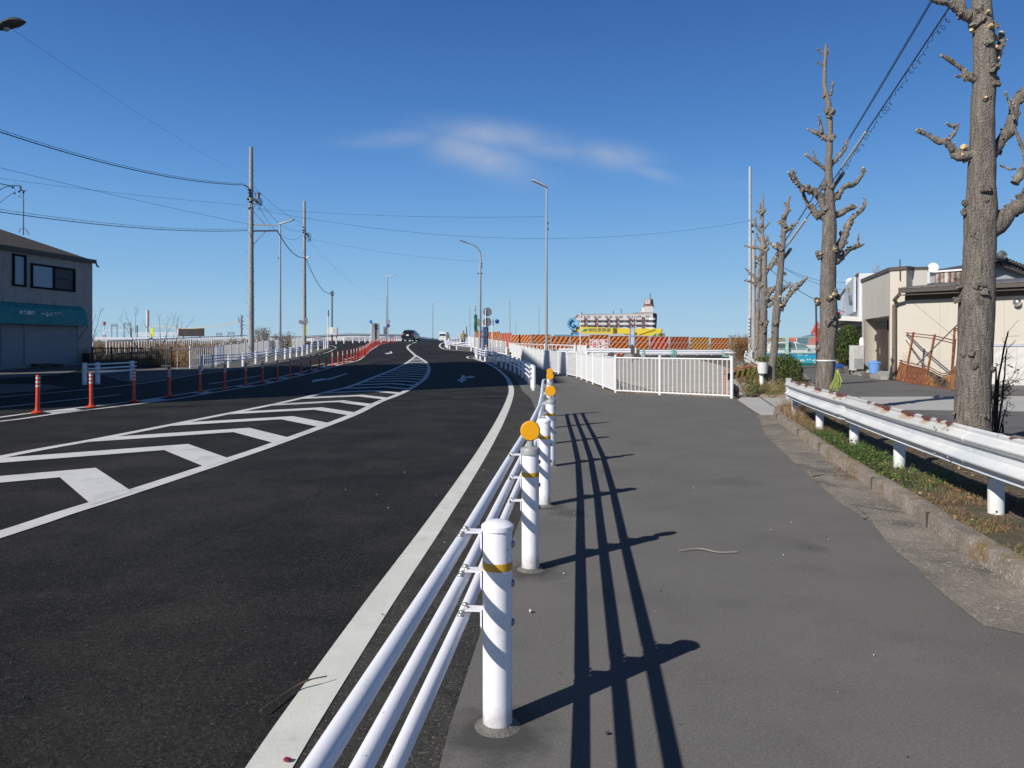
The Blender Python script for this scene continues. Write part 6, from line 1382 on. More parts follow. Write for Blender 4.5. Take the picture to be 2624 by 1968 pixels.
# ================================================================== MURAL FENCE, WHITE CAR, RED ARM
def mural():
    Y = 50; q = lambda a, b, dy=0: Wp(*r6(a, b), Y + dy)
    t = thing("mural_fence", "mesh fence with a low blue panel painted with clouds and little white cars", "fence", (q(1000, 985).x, Y, 0))
    sk = mat("mural blue", (.05, .33, .76), .55, var=.06, scale=.5); te_ = mat("mural teal", (.03, .38, .56), .55, var=.06, scale=.5)
    MB().box((q(970, 880) + q(970, 850)) / 2 + Vector((0, 0, -.02)), (720 / 5.185 / F * Y, .04, 40 / 5.185 / F * Y)).build("sky_panel", sk, t)
    a = q(970, 935); MB().box(a, (720 / 5.185 / F * Y, .042, 92 / 5.185 / F * Y)).build("sea_panel", te_, t)
    wm_ = MB()
    for (x, y, w, h) in ((1088, 878, 56, 14), (1090, 872, 28, 12), (1175, 886, 40, 10), (1178, 881, 18, 8)): wm_.lathe(q(x, y, -.03), [(w / 2 / 5.185 / F * Y, 0), (w / 2 / 5.185 / F * Y, .01)], 14, axis=(0, -1, 0)) if False else wm_.box(q(x, y, -.03), (w / 5.185 / F * Y, .01, h / 5.185 / F * Y))
    for x in (880, 965, 1120, 1285): wm_.box(q(x, 950, -.03), (58 / 5.185 / F * Y, .01, 10 / 5.185 / F * Y)).box(q(x, 942, -.03), (30 / 5.185 / F * Y, .01, 10 / 5.185 / F * Y)).lathe(q(x - 18, 957, -.03), [(.04, 0), (.04, .012)], 8, axis=(0, -1, 0)).lathe(q(x + 18, 957, -.03), [(.04, 0), (.04, .012)], 8, axis=(0, -1, 0))
    for x in (1028, 1060, 1190, 1222, 840): wm_.lathe(q(x, 941, -.03), [(.055, 0), (.055, .01)], 10, axis=(0, -1, 0))
    wm_.build("painted_motifs", SIGNW, t)
    lt = mat("mint steel", (.40, .62, .56), .5)
    mb = MB().bar(q(640, 650), q(1310, 640), .05).bar(q(640, 853, -.04), q(1310, 853, -.04), .07).bar(q(640, 982, -.04), q(1310, 982, -.04), .06).bar(q(918, 645, -.05), q(918, 985, -.05), .16).bar(q(1310, 640), q(1310, 985), .08).bar(q(640, 795), q(1310, 795), .04)
    mb.build("fence_frame", lt, t)
    mb = MB()
    for k in range(48): x = 640 + k * 14; mb.bar(q(x, 650), q(x + 40 if x < 1270 else 1310, 853), .006).bar(q(x + 40 if x < 1270 else 1310, 650), q(x, 853), .006)
    mb.build("wire_mesh", lt, t)
    MB().box(q(1175, 1000, -.1), (.85, .3, .22)).build("green_foot", mat("foot green", (.01, .16, .14), .6), t)
mural()
# ================================================================== VEHICLES
def loft(secs):
    """secs: list of (y, [(halfwidth, z) ...]) from rear to front -> closed body mesh"""
    mb = MB(); vs, fs = [], []; m = len(secs[0][1])
    for (y, pr) in secs:
        vs += [(w, y, z) for w, z in pr] + [(-w, y, z) for w, z in pr[::-1]]
    n = 2 * m
    for i in range(len(secs) - 1):
        for k in range(n): fs.append((i * n + k, i * n + (k + 1) % n, (i + 1) * n + (k + 1) % n, (i + 1) * n + k))
    fs += [tuple(range(n)), tuple((len(secs) - 1) * n + k for k in range(n))]
    mb.add(vs, fs); return mb
def vehicle(name, label, loc, rz, body_m, secs, wheels, wr, extras, group="cars"):
    t = bpy.data.objects.new(name, None); COL.objects.link(t); t.location = loc; t.rotation_euler.z = rz
    tag(t, label, "car", None)
    b = loft(secs).build("body", body_m, t, True, angle=28)
    for (x, y) in wheels:
        s_ = 1 if x > 0 else -1
        w = MB().lathe((x - s_ * .11, y, wr), [(wr * .55, 0), (wr * .98, .01), (wr, .04), (wr, .17), (wr * .96, .21), (wr * .6, .21)], 20, axis=(s_, 0, 0)).build("wheel", BLACK, t, True, angle=30)
        MB().lathe((x + s_ * .085, y, wr), [(wr * .62, 0), (wr * .6, .02), (wr * .2, .03), (0, .03)], 10, axis=(s_, 0, 0)).build("rim", GALV, w, True)
    extras(t)
    return t
def suv():
    bm_ = mat("black car paint", (.010, .012, .016), .16, var=.1, spec=.8)
    def pr(w1, w2, w3, z0, zb, zt, wt): return [(w1, z0), (w2, z0 + .2), (w3, zb * .8), (w3 - .02, zb), (wt + .04, zt - .08), (wt - .05, zt), (.3, zt + .03)]
    secs = [(0, pr(.72, .84, .84, .38, .98, 1.05, .80)), (.06, pr(.76, .90, .90, .32, 1.02, 1.22, .74)), (.35, pr(.8, .92, .92, .26, 1.04, 1.60, .60)), (.6, pr(.8, .92, .92, .26, 1.04, 1.64, .61)), (1.8, pr(.8, .92, .93, .24, 1.02, 1.66, .63)), (2.6, pr(.8, .92, .93, .24, 1.0, 1.60, .62)), (3.4, pr(.8, .92, .93, .24, .98, 1.12, .74)), (3.6, pr(.8, .91, .92, .24, .96, 1.02, .78)), (4.4, pr(.78, .88, .88, .26, .86, .92, .72)), (4.62, pr(.6, .74, .74, .32, .7, .78, .6))]
    def ex(t):
        gl = GLASS
        # rear window
        MB().prism([(-.66, .04, 1.10), (.66, .04, 1.10), (.53, .30, 1.55), (-.53, .30, 1.55)], (0, -.03, .01)).build("rear_window", gl, t)
        for s_ in (-1, 1):
            MB().prism([(s_ * .90, .55, 1.08), (s_ * .90, 3.15, 1.05), (s_ * .665, 2.55, 1.54), (s_ * .65, .75, 1.56)], (s_ * .03, 0, .005)).build("side_window", mat("side glass", (.10, .16, .21), .08, spec=.9), t)
            MB().prism([(s_ * .62, -.02, .92), (s_ * .88, .04, .92), (s_ * .86, .05, 1.16), (s_ * .70, .02, 1.12)], (0, -.04, 0)).build("tail_lamp", mat("tail lamp", (.45, .05, .045), .25), t)
            MB().lathe((s_ * .72, -.02, .5), [(.05, 0), (.045, .02)], 10, axis=(0, -1, 0)).build("reflector", RED, t)
            MB().blob((s_ * 1.03, 2.85, 1.1), .13, 2, 1, .1, (1, .7, .75)).build("mirror", bm_, t, True)
        MB().box((0, -.035, .92), (.36, .02, .19)).build("number_plate", SIGNW, t)
        MB().box((0, -.03, 1.05), (.75, .03, .04)).box((0, -.03, .50), (1.1, .03, .03)).build("chrome_strip", mat("chrome", (.7, .7, .7), .15, 1.), t)
        MB().box((0, .02, .40), (1.5, .12, .16)).build("bumper", BLACK, t)
        MB().bar((0, .9, 1.66), (0, .75, 1.82), .025).build("roof_fin", bm_, t)
        MB().cyl((-.5, -.04, .3), (-.5, .2, .3), .04, n=8).cyl((.5, -.04, .3), (.5, .2, .3), .04, n=8).build("exhaust", GALV, t, True)
    p = Wp(1044, 0, 104); x = p.x
    vehicle("suv", "black sport utility car seen from behind at the crest of the road", (x, 104, gz(x, 104)), R(-5), bm_, secs, [(.84, .85), (-.84, .85), (.84, 3.65), (-.84, 3.65)], .35, ex)
    # two white marker cones between its wheels
    t = tag(MB().lathe((x - .15, 108.8, gz(x, 109)), [(.16, 0), (.1, .25), (.05, .35)], 10).lathe((x + .35, 108.8, gz(x, 109)), [(.16, 0), (.1, .25), (.05, .35)], 10).build("white_marker", SIGNW), "pair of small white markers on the road showing under the black car", "marker")
suv()
def van():
    bm_ = mat("white car paint", (.72, .72, .72), .2, var=.03, spec=.7)
    def pr(w1, w2, zb, zt, wt): return [(w1, .22), (w2, .4), (w2, zb * .75), (w2 - .01, zb), (wt + .03, zt - .08), (wt - .06, zt), (.3, zt + .03)]
    secs = [(0, pr(.66, .73, 1.0, 1.72, .66)), (.05, pr(.7, .74, 1.0, 1.76, .68)), (2.3, pr(.7, .74, 1.0, 1.78, .68)), (2.7, pr(.7, .74, 1.0, 1.70, .66)), (3.05, pr(.7, .74, .98, 1.1, .7)), (3.38, pr(.62, .70, .8, .88, .62))]
    def ex(t):
        MB().prism([(-.62, -.0, 1.02), (.62, -.0, 1.02), (.58, .03, 1.58), (-.58, .03, 1.58)], (0, -.02, 0)).build("rear_window", GLASS, t)
        for s_ in (-1, 1):
            MB().prism([(s_ * .73, .2, 1.02), (s_ * .73, 2.8, 1.02), (s_ * .67, 2.4, 1.6), (s_ * .665, .25, 1.6)], (s_ * .03, 0, .0)).build("side_window", GLASS, t)
            MB().box((s_ * .66, -.01, .85), (.1, .04, .22)).build("tail_lamp", mat("tail lamp", (.45, .05, .045), .25), t)
            MB().blob((s_ * .84, 2.45, 1.05), .1, 2, 1, .1).build("mirror", bm_, t, True)
        MB().box((0, -.02, .72), (.33, .02, .165)).build("number_plate", mat("yellow plate", (.65, .50, .05), .5), t)
        MB().box((0, .0, .42), (1.35, .1, .2)).build("bumper", bm_, t)
    p = Wp(1134, 0, 139); vehicle("van", "small white van with a dark rear window and yellow number plate at the crest", (p.x, 139, gz(p.x, 139) - .02), R(-6), bm_, secs, [(.66, .55), (-.66, .55), (.66, 2.75), (-.66, 2.75)], .28, ex)
van()
def white_car():
    # estate car parked beyond the mesh fence, side on
    bm_ = mat("white car paint", (.72, .72, .72), .2, var=.03, spec=.7); Y = 62; k = 1 / 5.185 / F * Y
    def pr(zb, zt, wt): return [(.72, .25), (.84, .4), (.84, zb * .8), (.83, zb), (wt + .03, zt - .06), (wt - .06, zt), (.3, zt + .02)]
    secs = [(0, pr(.85, .95, .7)), (.15, pr(.95, 1.35, .66)), (.5, pr(.95, 1.56, .62)), (2.4, pr(.95, 1.62, .64)), (3.1, pr(.95, 1.45, .62)), (3.9, pr(.92, 1.0, .72)), (4.8, pr(.72, .82, .66)), (4.95, pr(.6, .7, .6))]
    def ex(t):
        for s_ in (-1, 1):
            MB().prism([(s_ * .83, .35, .98), (s_ * .83, 2.35, .98), (s_ * .67, 2.3, 1.5), (s_ * .67, .6, 1.5)], (s_ * .025, 0, 0)).build("side_window", GLASS, t)
            MB().prism([(s_ * .83, 2.45, .98), (s_ * .83, 3.65, .98), (s_ * .67, 3.0, 1.42), (s_ * .67, 2.4, 1.5)], (s_ * .025, 0, 0)).build("side_window", mat("side glass", (.10, .16, .21), .08, spec=.9), t)
            MB().blob((s_ * .92, 3.3, 1.0), .09, 2, 1, .1).build("mirror", bm_, t, True)
        MB().bar((-.55, .5, 1.72), (-.55, 2.6, 1.72), .05).bar((.55, .5, 1.72), (.55, 2.6, 1.72), .05).bar((-.55, .9, 1.70), (.55, .9, 1.70), .04).bar((-.55, 2.2, 1.70), (.55, 2.2, 1.70), .04).build("roof_rack", GALV, t)
        MB().box((0, 4.9, .45), (1.5, .1, .25)).build("bumper", bm_, t)
    p = Wp(1958, 0, Y); vehicle("estate_car", "white estate car with dark side windows and a roof rack behind the mural fence", (p.x, Y, 0), R(-86), bm_, secs, [(.78, .95), (-.78, .95), (.78, 3.9), (-.78, 3.9)], .31, ex)
white_car()
def red_arm():
    Y = 75; q = lambda a, b: Wp(*r6(a, b), Y)
    rm = mat("machine red", (.58, .085, .04), .5, var=.2, scale=2)
    t = thing("excavator_arm", "red machine arm and silver piston showing between the second tree and the mural fence", "excavator", (q(1290, 900).x, Y, 0))
    MB().prism([q(1247, 600), q(1260, 608), q(1340, 498), q(1334, 436), q(1320, 450)], (0, .4, 0)).bar(q(1288, 710), q(1325, 520), .28, .3).bar(q(1310, 705), q(1335, 560), .2, .2).build("boom", rm, t)
    MB().bar(q(1250, 600), q(1195, 725), .09).bar(q(1290, 640), q(1235, 770), .06).build("piston", mat("chrome", (.7, .7, .7), .15, 1.), t)
    MB().box(q(1290, 770), (1.6, .5, .35)).build("white_hull", SIGNW, t)
    MB().box((q(1290, 0).x + 1, Y + 1.5, .6), (3, 2, 1.1)).box((q(1290, 0).x + .4, Y + 1.5, 1.3), (.8, .6, 1.4)).build("chassis", rm, t)
    t = thing("black_pole", "thin black pole standing just left of the second tree", "pole", tuple(Wp(*r6(1308, 800), 40)))
    q = lambda a, b: Wp(*r6(a, b), 40)
    MB().cyl(q(1302, 200), (q(1312, 0).x, 40, 0), .05, n=8).build("pole", DARK, t, True)
    MB().cyl(q(1300, 640), q(1304, 700), .06, n=8).cyl(q(1316, 700), (q(1318, 0).x, 40, .2), .03, n=6).build("red_sleeve", RED, t, True)
    # red and white sign behind tree
    Y = 60; t = thing("shop_sign", "small red and white sign board sticking out below the white shop", "sign", tuple(Wp(2152, 815, Y)))
    MB().box(Wp(2152, 805, Y), (.45, .1, .42)).build("red_panel", RED, t); MB().box(Wp(2152, 823, Y), (.4, .1, .2)).build("red_panel", RED, t); MB().box(Wp(2151, 815, Y - .02), (.4, .1, .2)).build("white_panel", SIGNW, t); MB().bar(Wp(2156, 800, Y), (Wp(2156, 0, Y).x, Y, 0), .07).build("post", GREYP, t)
red_arm()
# distant blue hill line at right + low town strip
def hill():
    vs = []; P = [(2080, 864), (2120, 850), (2160, 843), (2200, 846), (2260, 860)]
    b = [Wp(p[0], 900, 3500) for p in P]; a = [Wp(p[0], p[1], 3500) for p in P]
    for u_ in b: u_.z = -5
    vs = a + b + [q + Vector((0, 900, 0)) - Vector((0, 0, q.z)) for q in a]
    n = len(P); fs = [(i, i + 1, n + i + 1, n + i) for i in range(n - 1)] + [(i, i + 1, 2 * n + i + 1, 2 * n + i) for i in range(n - 1)]
    struct(MB().add(vs, fs).build("hills", mat("far hill", (.10, .16, .24), .9, var=.1, scale=.002)))
hill()

# ================================================================== PERSON
def skin_body(name, verts, edges, radii, mats, parent, root=0, sub=2, assign=None):
    me = bpy.data.meshes.new(name); me.from_pydata(verts, edges, [])
    o = bpy.data.objects.new(name, me); COL.objects.link(o)
    md = o.modifiers.new("skin", 'SKIN'); md.use_smooth_shade = True
    for i, r_ in enumerate(radii):
        sv = me.skin_vertices[0].data[i]; sv.radius = r_ if isinstance(r_, tuple) else (r_, r_); sv.use_root = (i == root)
    ms = o.modifiers.new("sub", 'SUBSURF'); ms.levels = sub; ms.render_levels = sub
    bpy.context.view_layer.update()
    m2 = bpy.data.meshes.new_from_object(o.evaluated_get(bpy.context.evaluated_depsgraph_get()))
    bpy.data.objects.remove(o); bpy.data.meshes.remove(me)
    m2.materials.clear()
    for m in mats: m2.materials.append(m)
    if assign:
        for p in m2.polygons: p.material_index = assign(p.center)
    p_ = bpy.data.objects.new(name, m2); COL.objects.link(p_)
    if parent is not None: p_.parent = parent
    return p_
def person():
    Y = 80; x = Wp(1187.5, 0, Y).x; z0 = gz(x, Y)
    t = bpy.data.objects.new("person", None); COL.objects.link(t); t.location = (x, Y, z0)
    tag(t, "person in a tan jacket, dark trousers, dark cap and white mask walking towards the camera", "person")
    V = [(0, 0, .95), (0, 0, 1.12), (0, 0, 1.35), (0, .0, 1.47), (0, -.01, 1.55), (0, -.01, 1.66),
         (-.10, 0, .90), (-.11, -.05, .50), (-.11, -.10, .10), (-.12, -.24, .04),
         (.10, 0, .90), (.11, .06, .50), (.12, .16, .12), (.13, .04, .05),
         (-.19, 0, 1.42), (-.27, .02, 1.15), (-.26, -.08, .90), (.19, 0, 1.42), (.27, .02, 1.15), (.27, .10, .92)]
    E = [(0, 1), (1, 2), (2, 3), (3, 4), (4, 5), (0, 6), (6, 7), (7, 8), (8, 9), (0, 10), (10, 11), (11, 12), (12, 13), (2, 14), (14, 15), (15, 16), (2, 17), (17, 18), (18, 19)]
    Rr = [(.15, .11), (.14, .10), (.17, .12), .06, .07, .085, .09, .065, .045, .045, .09, .065, .045, .045, .07, .05, .04, .07, .05, .04]
    skin, tr, jk, sh_ = mat("skin", (.45, .27, .19), .6), mat("dark trousers", (.02, .02, .025), .8), mat("tan jacket", (.30, .215, .11), .8, var=.2, scale=6), mat("white shoe", (.6, .6, .6), .6)
    def asg(c):
        if c.z > 1.46 and abs(c.x) < .12: return 0
        if c.z < .10: return 3
        if abs(c.x) > .2 and c.z < .95: return 0
        if c.z < .88: return 1
        return 2
    b = skin_body("body", V, E, Rr, [skin, tr, jk, sh_], t, 0, 2, asg)
    for s_, (hx, hy, hz) in ((-1, (-.26, -.09, .88)), (1, (.27, .11, .90))):
        hv, he, hr = [(hx, hy, hz), (hx, hy - .01, hz - .05)], [(0, 1)], [.028, .032]
        for k in range(4):
            i = len(hv); fx = hx + (k - 1.5) * .016; L = (.055, .065, .062, .05)[k]
            hv += [(fx, hy - .015, hz - .085), (fx, hy - .03, hz - .085 - L * .6), (fx, hy - .025, hz - .085 - L)]; he += [(1, i), (i, i + 1), (i + 1, i + 2)]; hr += [.009, .008, .007]
        i = len(hv); hv += [(hx - s_ * .035, hy - .02, hz - .06), (hx - s_ * .042, hy - .035, hz - .095)]; he += [(1, i), (i, i + 1)]; hr += [.011, .009]
        skin_body("hand", hv, he, hr, [skin], t, 0, 1)
    # jacket hem, collar, hood; cap; mask; eyes
    MB().lathe((0, .0, .80), [(.20, 0), (.205, .08), (.19, .3), (.215, .5), (.19, .62), (.10, .68), (.08, .70)], 18).build("jacket", jk, t, True)
    for o in t.children:
        if o.name.startswith("jacket"): o.scale = (1, .72, 1)
    MB().lathe((0, 0, 1.44), [(.10, 0), (.12, .05), (.09, .10)], 14).build("scarf", mat("black scarf", (.015, .015, .018), .8), t, True)
    cp = MB().lathe((0, -.01, 1.66), [(.10, 0), (.102, .05), (.08, .09), (.03, .11), (0, .112)], 16).box((0, -.12, 1.665), (.15, .09, .015)).build("cap", mat("dark cap", (.02, .022, .03), .8), t, True)
    MB().blob((0, -.085, 1.565), .062, 1, 2, .05, (1, .6, .9)).build("face_mask", SIGNW, t, True)
    MB().blob((-.032, -.09, 1.63), .010, 1, 1, 0).blob((.032, -.09, 1.63), .010, 1, 1, 0).build("eye", BLACK, t, True)
    MB().blob((.088, -.0, 1.6), .02, 1, 1, .1, (.5, 1, 1.4)).blob((-.088, -.0, 1.6), .02, 1, 1, .1, (.5, 1, 1.4)).build("ear", skin, t, True)
    MB().box((-.34, .0, .78), (.1, .2, .34)).bar((-.30, -.05, .95), (-.27, -.08, .86), .02).build("white_bag", SIGNW, t)
person()
# ================================================================== PRUNED TREES
BARK = None
def bark():
    m = bpy.data.materials.new("bark"); m.use_nodes = True; t = m.node_tree; b = t.nodes["Principled BSDF"]; nn, ln = t.nodes.new, t.links.new
    co = nn("ShaderNodeTexCoord"); mp = nn("ShaderNodeMapping"); mp.inputs["Scale"].default_value = (1, 1, .13); ln(co.outputs["Object"], mp.inputs[0])
    n1 = nn("ShaderNodeTexNoise"); n1.inputs["Scale"].default_value = 26; n1.inputs["Detail"].default_value = 8; n1.inputs["Roughness"].default_value = .7; n1.inputs["Distortion"].default_value = .8; ln(mp.outputs[0], n1.inputs["Vector"])
    n2 = nn("ShaderNodeTexNoise"); n2.inputs["Scale"].default_value = 3.5; n2.inputs["Detail"].default_value = 5; ln(co.outputs["Object"], n2.inputs["Vector"])
    n3 = nn("ShaderNodeTexNoise"); n3.inputs["Scale"].default_value = 40; n3.inputs["Detail"].default_value = 6; ln(co.outputs["Object"], n3.inputs["Vector"])
    cr_ = nn("ShaderNodeValToRGB"); e = cr_.color_ramp.elements; e[0].position = .30; e[0].color = (.052, .043, .038, 1); e[1].position = .72; e[1].color = (.37, .33, .292, 1); q = cr_.color_ramp.elements.new(.5); q.color = (.215, .188, .164, 1)
    ln(n1.outputs[0], cr_.inputs[0])
    mx_ = nn("ShaderNodeMix"); mx_.data_type = 'RGBA'; mr = nn("ShaderNodeMapRange"); ln(n2.outputs[0], mr.inputs[0]); mr.inputs[1].default_value = .45; mr.inputs[2].default_value = .7; mr.inputs[4].default_value = .55
    ln(mr.outputs[0], mx_.inputs[0]); ln(cr_.outputs[0], mx_.inputs[6]); mx_.inputs[7].default_value = (.22, .195, .17, 1)
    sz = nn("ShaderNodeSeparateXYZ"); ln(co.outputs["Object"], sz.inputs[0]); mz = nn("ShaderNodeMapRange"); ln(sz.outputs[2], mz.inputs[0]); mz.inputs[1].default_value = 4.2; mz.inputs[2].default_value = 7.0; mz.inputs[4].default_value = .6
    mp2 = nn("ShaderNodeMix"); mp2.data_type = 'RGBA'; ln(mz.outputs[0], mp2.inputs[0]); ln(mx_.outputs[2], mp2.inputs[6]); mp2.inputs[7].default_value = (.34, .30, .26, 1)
    ln(mp2.outputs[2], b.inputs["Base Color"]); b.inputs["Roughness"].default_value = .92; b.inputs["Specular IOR Level"].default_value = .2
    ad = nn("ShaderNodeMath"); ad.operation = 'ADD'; ln(n1.outputs[0], ad.inputs[0]); ln(n3.outputs[0], ad.inputs[1])
    bp = nn("ShaderNodeBump"); bp.inputs["Strength"].default_value = 1; bp.inputs["Distance"].default_value = .045; ln(ad.outputs[0], bp.inputs["Height"]); ln(bp.outputs[0], b.inputs["Normal"])
    return m
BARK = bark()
BRANCH = mat("branch bark", (.27, .235, .20), .92, var=.4, scale=16, bump=1, bscale=40, dist=.04, c2=(.10, .08, .065), t2=(.48, .64), s2=11)
CUT = mat("fresh cut wood", (.58, .42, .22), .8, var=.15, scale=30)
def branch_tree(name, label, Y, trunk, branches, knobs, cuts=(), wob=.06, seed=0, n=20, spurs=1.0, auto_knobs=0):
    random.seed(seed)
    b0 = Wp(trunk[0][0], trunk[0][1], Y)
    t = thing(name, label, "tree", (b0.x, Y, 0), "pruned street trees")
    P = spline([Wp(a, b, Y) for a, b, w in trunk], 6); W = []
    for i in range(len(trunk)):
        w0 = trunk[i][2] / 2 / F * Y
        if i < len(trunk) - 1:
            w1 = trunk[i + 1][2] / 2 / F * Y; W += [w0 + (w1 - w0) * k / 6 for k in range(6)]
        else: W.append(w0)
    mb = MB(); PP, WW = [], []
    for (a, wa), (b, wb) in zip(zip(P, W), zip(P[1:], W[1:])):
        m_ = max(1, int((b - a).length / .12))
        for k in range(m_): PP.append(a.lerp(b, k / m_)); WW.append(wa + (wb - wa) * k / m_)
    PP.append(P[-1]); WW.append(W[-1])
    WW = [w * .885 for w in WW]; mb.tube(PP, WW, n * 2, True, wob, seed)
    fr = lambda px, py, r_, k: mb.blob(Wp(px, py, Y) + Vector((0, -trunk_r(trunk, py) / F * Y * .92, 0)) if on(trunk, px, py) else Wp(px, py, Y), r_ / F * Y * .9, k, 2, .75)
    def trunk_r(tr, py):
        for (a, b, w), (a2, b2, w2) in zip(tr, tr[1:]):
            if b2 <= py <= b: return (w + (w2 - w) * (b - py) / max(1, b - b2)) / 2 * .885
        return tr[0][2] / 2
    def trunk_x(tr, py):
        for (a, b, w), (a2, b2, w2) in zip(tr, tr[1:]):
            if b2 <= py <= b: return a + (a2 - a) * (b - py) / max(1, b - b2)
        return tr[0][0]
    def surf(px, py):
        r_ = trunk_r(trunk, py); dx = px - trunk_x(trunk, py); q = max(0, r_ * r_ - dx * dx) ** .5
        return Wp(px, py, Y) - Vector((0, q / F * Y, 0))
    for k, (px, py, r_) in enumerate(knobs):
        rr_ = r_ / F * Y; c = surf(px, py); mb.blob(c, rr_ * .8, k + seed * 3, 2, .55)
        for _ in range(4): mb.blob(c + Vector((random.uniform(-1, 1), random.uniform(-.6, .1), random.uniform(-1, 1))) * rr_ * .7, rr_ * random.uniform(.25, .5), k + _ * 7, 1, .5)
    for k in range(auto_knobs):
        py = random.uniform(trunk[-1][1] + 20, trunk[0][1] - 60); r_ = trunk_r(trunk, py); px = trunk_x(trunk, py) + random.uniform(-1, 1) * r_
        mb.blob(surf(px, py), random.uniform(.12, .3) * max(r_, 6) / F * Y, k, 1, .5)
    cm = mb; cm.m = 1
    for (px, py, r_) in cuts:
        c = surf(px, py) + Vector((0, -.05, 0)); dx = px - trunk_x(trunk, py); ax = Vector((dx / 30, -1, .35)).normalized()
        cm.lathe(c - ax * .05, [(r_ / F * Y * .9, -.03), (r_ / F * Y, .04), (r_ / F * Y * .8, .055)], 9, axis=tuple(ax))
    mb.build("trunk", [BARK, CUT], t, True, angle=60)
    for bi, br in enumerate(branches):
        dy = random.uniform(-1, 1) * (len(br) and abs(br[-1][0] - br[0][0])) * .35 / F * Y
        pts = spline([Wp(a, b, Y) + Vector((0, dy * i / max(1, len(br) - 1), 0)) for i, (a, b, w) in enumerate(br)], 4)
        W = []
        for i in range(len(br)):
            w0 = br[i][2] / 2 / F * Y
            if i < len(br) - 1: w1 = br[i + 1][2] / 2 / F * Y; W += [w0 + (w1 - w0) * k / 4 for k in range(4)]
            else: W.append(w0)
        W = [w * random.uniform(.68, 1.08) for w in W]; W[0] *= 1.1
        bb = MB().tube(pts, W, 10, True, .14, bi + seed)
        bb.blob(pts[-1], W[-1] * 1.25, bi, 1, .4)
        for i in range(2, len(pts) - 1):
            if random.random() < .6 * spurs:
                for _ in range(2): bb.blob(pts[i] + Vector((random.uniform(-1, 1), random.uniform(-.8, .3), random.uniform(-1, 1))) * W[i] * .85, W[i] * random.uniform(.35, .75), i + _ * 5, 1, .6)
            if random.random() < .65 * spurs:
                d = Vector((random.uniform(-1, 1), random.uniform(-.6, .6), random.uniform(-.3, 1))).normalized(); L = W[i] + random.uniform(2.5, 7) / F * Y
                r_ = min(W[i] * .45, 2.2 / F * Y); bb.tube([pts[i], pts[i] + d * L * .6, pts[i] + d * L], [r_ * 1.4, r_, r_ * .8], 6)
                
                if random.random() < .5: bb.m = 1; bb.lathe(pts[i] + d * L, [(r_ * .85, -.004), (r_ * .85, .006)], 7, axis=tuple(d)); bb.m = 0
        d = (pts[-1] - pts[-2]).normalized(); bb.m = 1; bb.lathe(pts[-1] + d * W[-1] * 1.0, [(W[-1] * .8, -.01), (W[-1] * .75, W[-1] * .35)], 8, axis=tuple(d))
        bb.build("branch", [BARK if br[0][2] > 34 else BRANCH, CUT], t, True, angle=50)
    return t
T1 = [(2491, 1118, 104), (2491, 1085, 93), (2493.5, 977, 90), (2500, 868, 90), (2503, 760, 92), (2508, 689, 83), (2511, 593, 84), (2513, 544, 86), (2515, 472, 73), (2517, 400, 70), (2517, 386, 66), (2518, 289, 61), (2523, 193, 60), (2521, 96, 56), (2515, 0, 50), (2512, -200, 42), (2510, -420, 26)]
B1 = [[(2496, 398, 34), (2470, 400, 34), (2453, 395, 28), (2439, 376, 18), (2427, 362, 16), (2410, 361, 16), (2388, 347, 12), (2369, 337.5, 12), (2361, 333, 13)],
      [(2429, 360, 10), (2443.7, 345, 10), (2453, 321, 9), (2436, 324, 8), (2428, 316, 6)],
      [(2530, 222, 26), (2512, 211, 22), (2497, 205, 19), (2475, 193, 18), (2465, 178, 15), (2436, 157, 12), (2414, 144, 10)],
      [(2472, 191, 9), (2458, 199, 6), (2446, 196, 4)],
      [(2518, 72, 44), (2500, 58, 44), (2484, 46, 36), (2465, 39, 27), (2443, 27, 22), (2417, 14, 17), (2393, 12, 16), (2374, 5, 12), (2340, -8, 11)],
      [(2470, 44, 26), (2462, 15, 28), (2452, -12, 24), (2440, -60, 18)],
      [(2522, 418, 44), (2550, 385, 36), (2575, 354, 36), (2600, 325, 32), (2612, 289, 29), (2624, 253, 27), (2645, 228, 26)],
      [(2599, 306, 8), (2590, 270, 6.5), (2580, 236, 6)], [(2600, 330, 9), (2612, 358, 10), (2622, 390, 10), (2626, 420, 8)],
      [(2512, 618, 60), (2548, 580, 56), (2575, 548, 48), (2596, 530, 42), (2618, 500, 40), (2650, 445, 34)],
      [(2600, 470, 20), (2618, 440, 26), (2640, 405, 24)], [(2603, 432, 6), (2588, 434, 5), (2577, 428, 5), (2570, 424, 8)],
      [(2544, 178, 22), (2556, 150, 16), (2563, 125, 17), (2570, 105, 19), (2571, 88, 16)]]
K1 = [(2456, 734, 11), (2451, 770, 10), (2482, 735, 11), (2492, 731, 12), (2497, 752, 13), (2472, 906, 12), (2461, 908, 10), (2478, 933, 8), (2476, 940, 7), (2524, 944, 10), (2533, 948, 9), (2480, 606, 7), (2473, 545, 12), (2472, 520, 9), (2527, 186, 13), (2534, 222, 14), (2545, 100, 10), (2540, 72, 13), (2515, 118, 12), (2504, 60, 11), (2508, 262, 7), (2515, 258, 6), (2550, 205, 11), (2497, 1062, 7), (2443, 1060, 6), (2505, 1065, 7), (2500, 30, 12), (2538, 180, 10), (2480, 395, 14), (2468, 385, 12), (2505, 520, 6), (2504, 492, 15), (2555, 130, 10)]
C1 = [(2483, 80, 5), (2512, 41, 4), (2519, 77, 5), (2545, 126, 5), (2506, 259, 4), (2462, 378, 8), (2457, 398, 6), (2507, 494, 5), (2556, 152, 4)]
branch_tree("pruned_tree", "largest pruned tree with thick grey bark behind the rusty guardrail at the right", 10.5, T1, B1, K1, C1, .05, 1, 24)
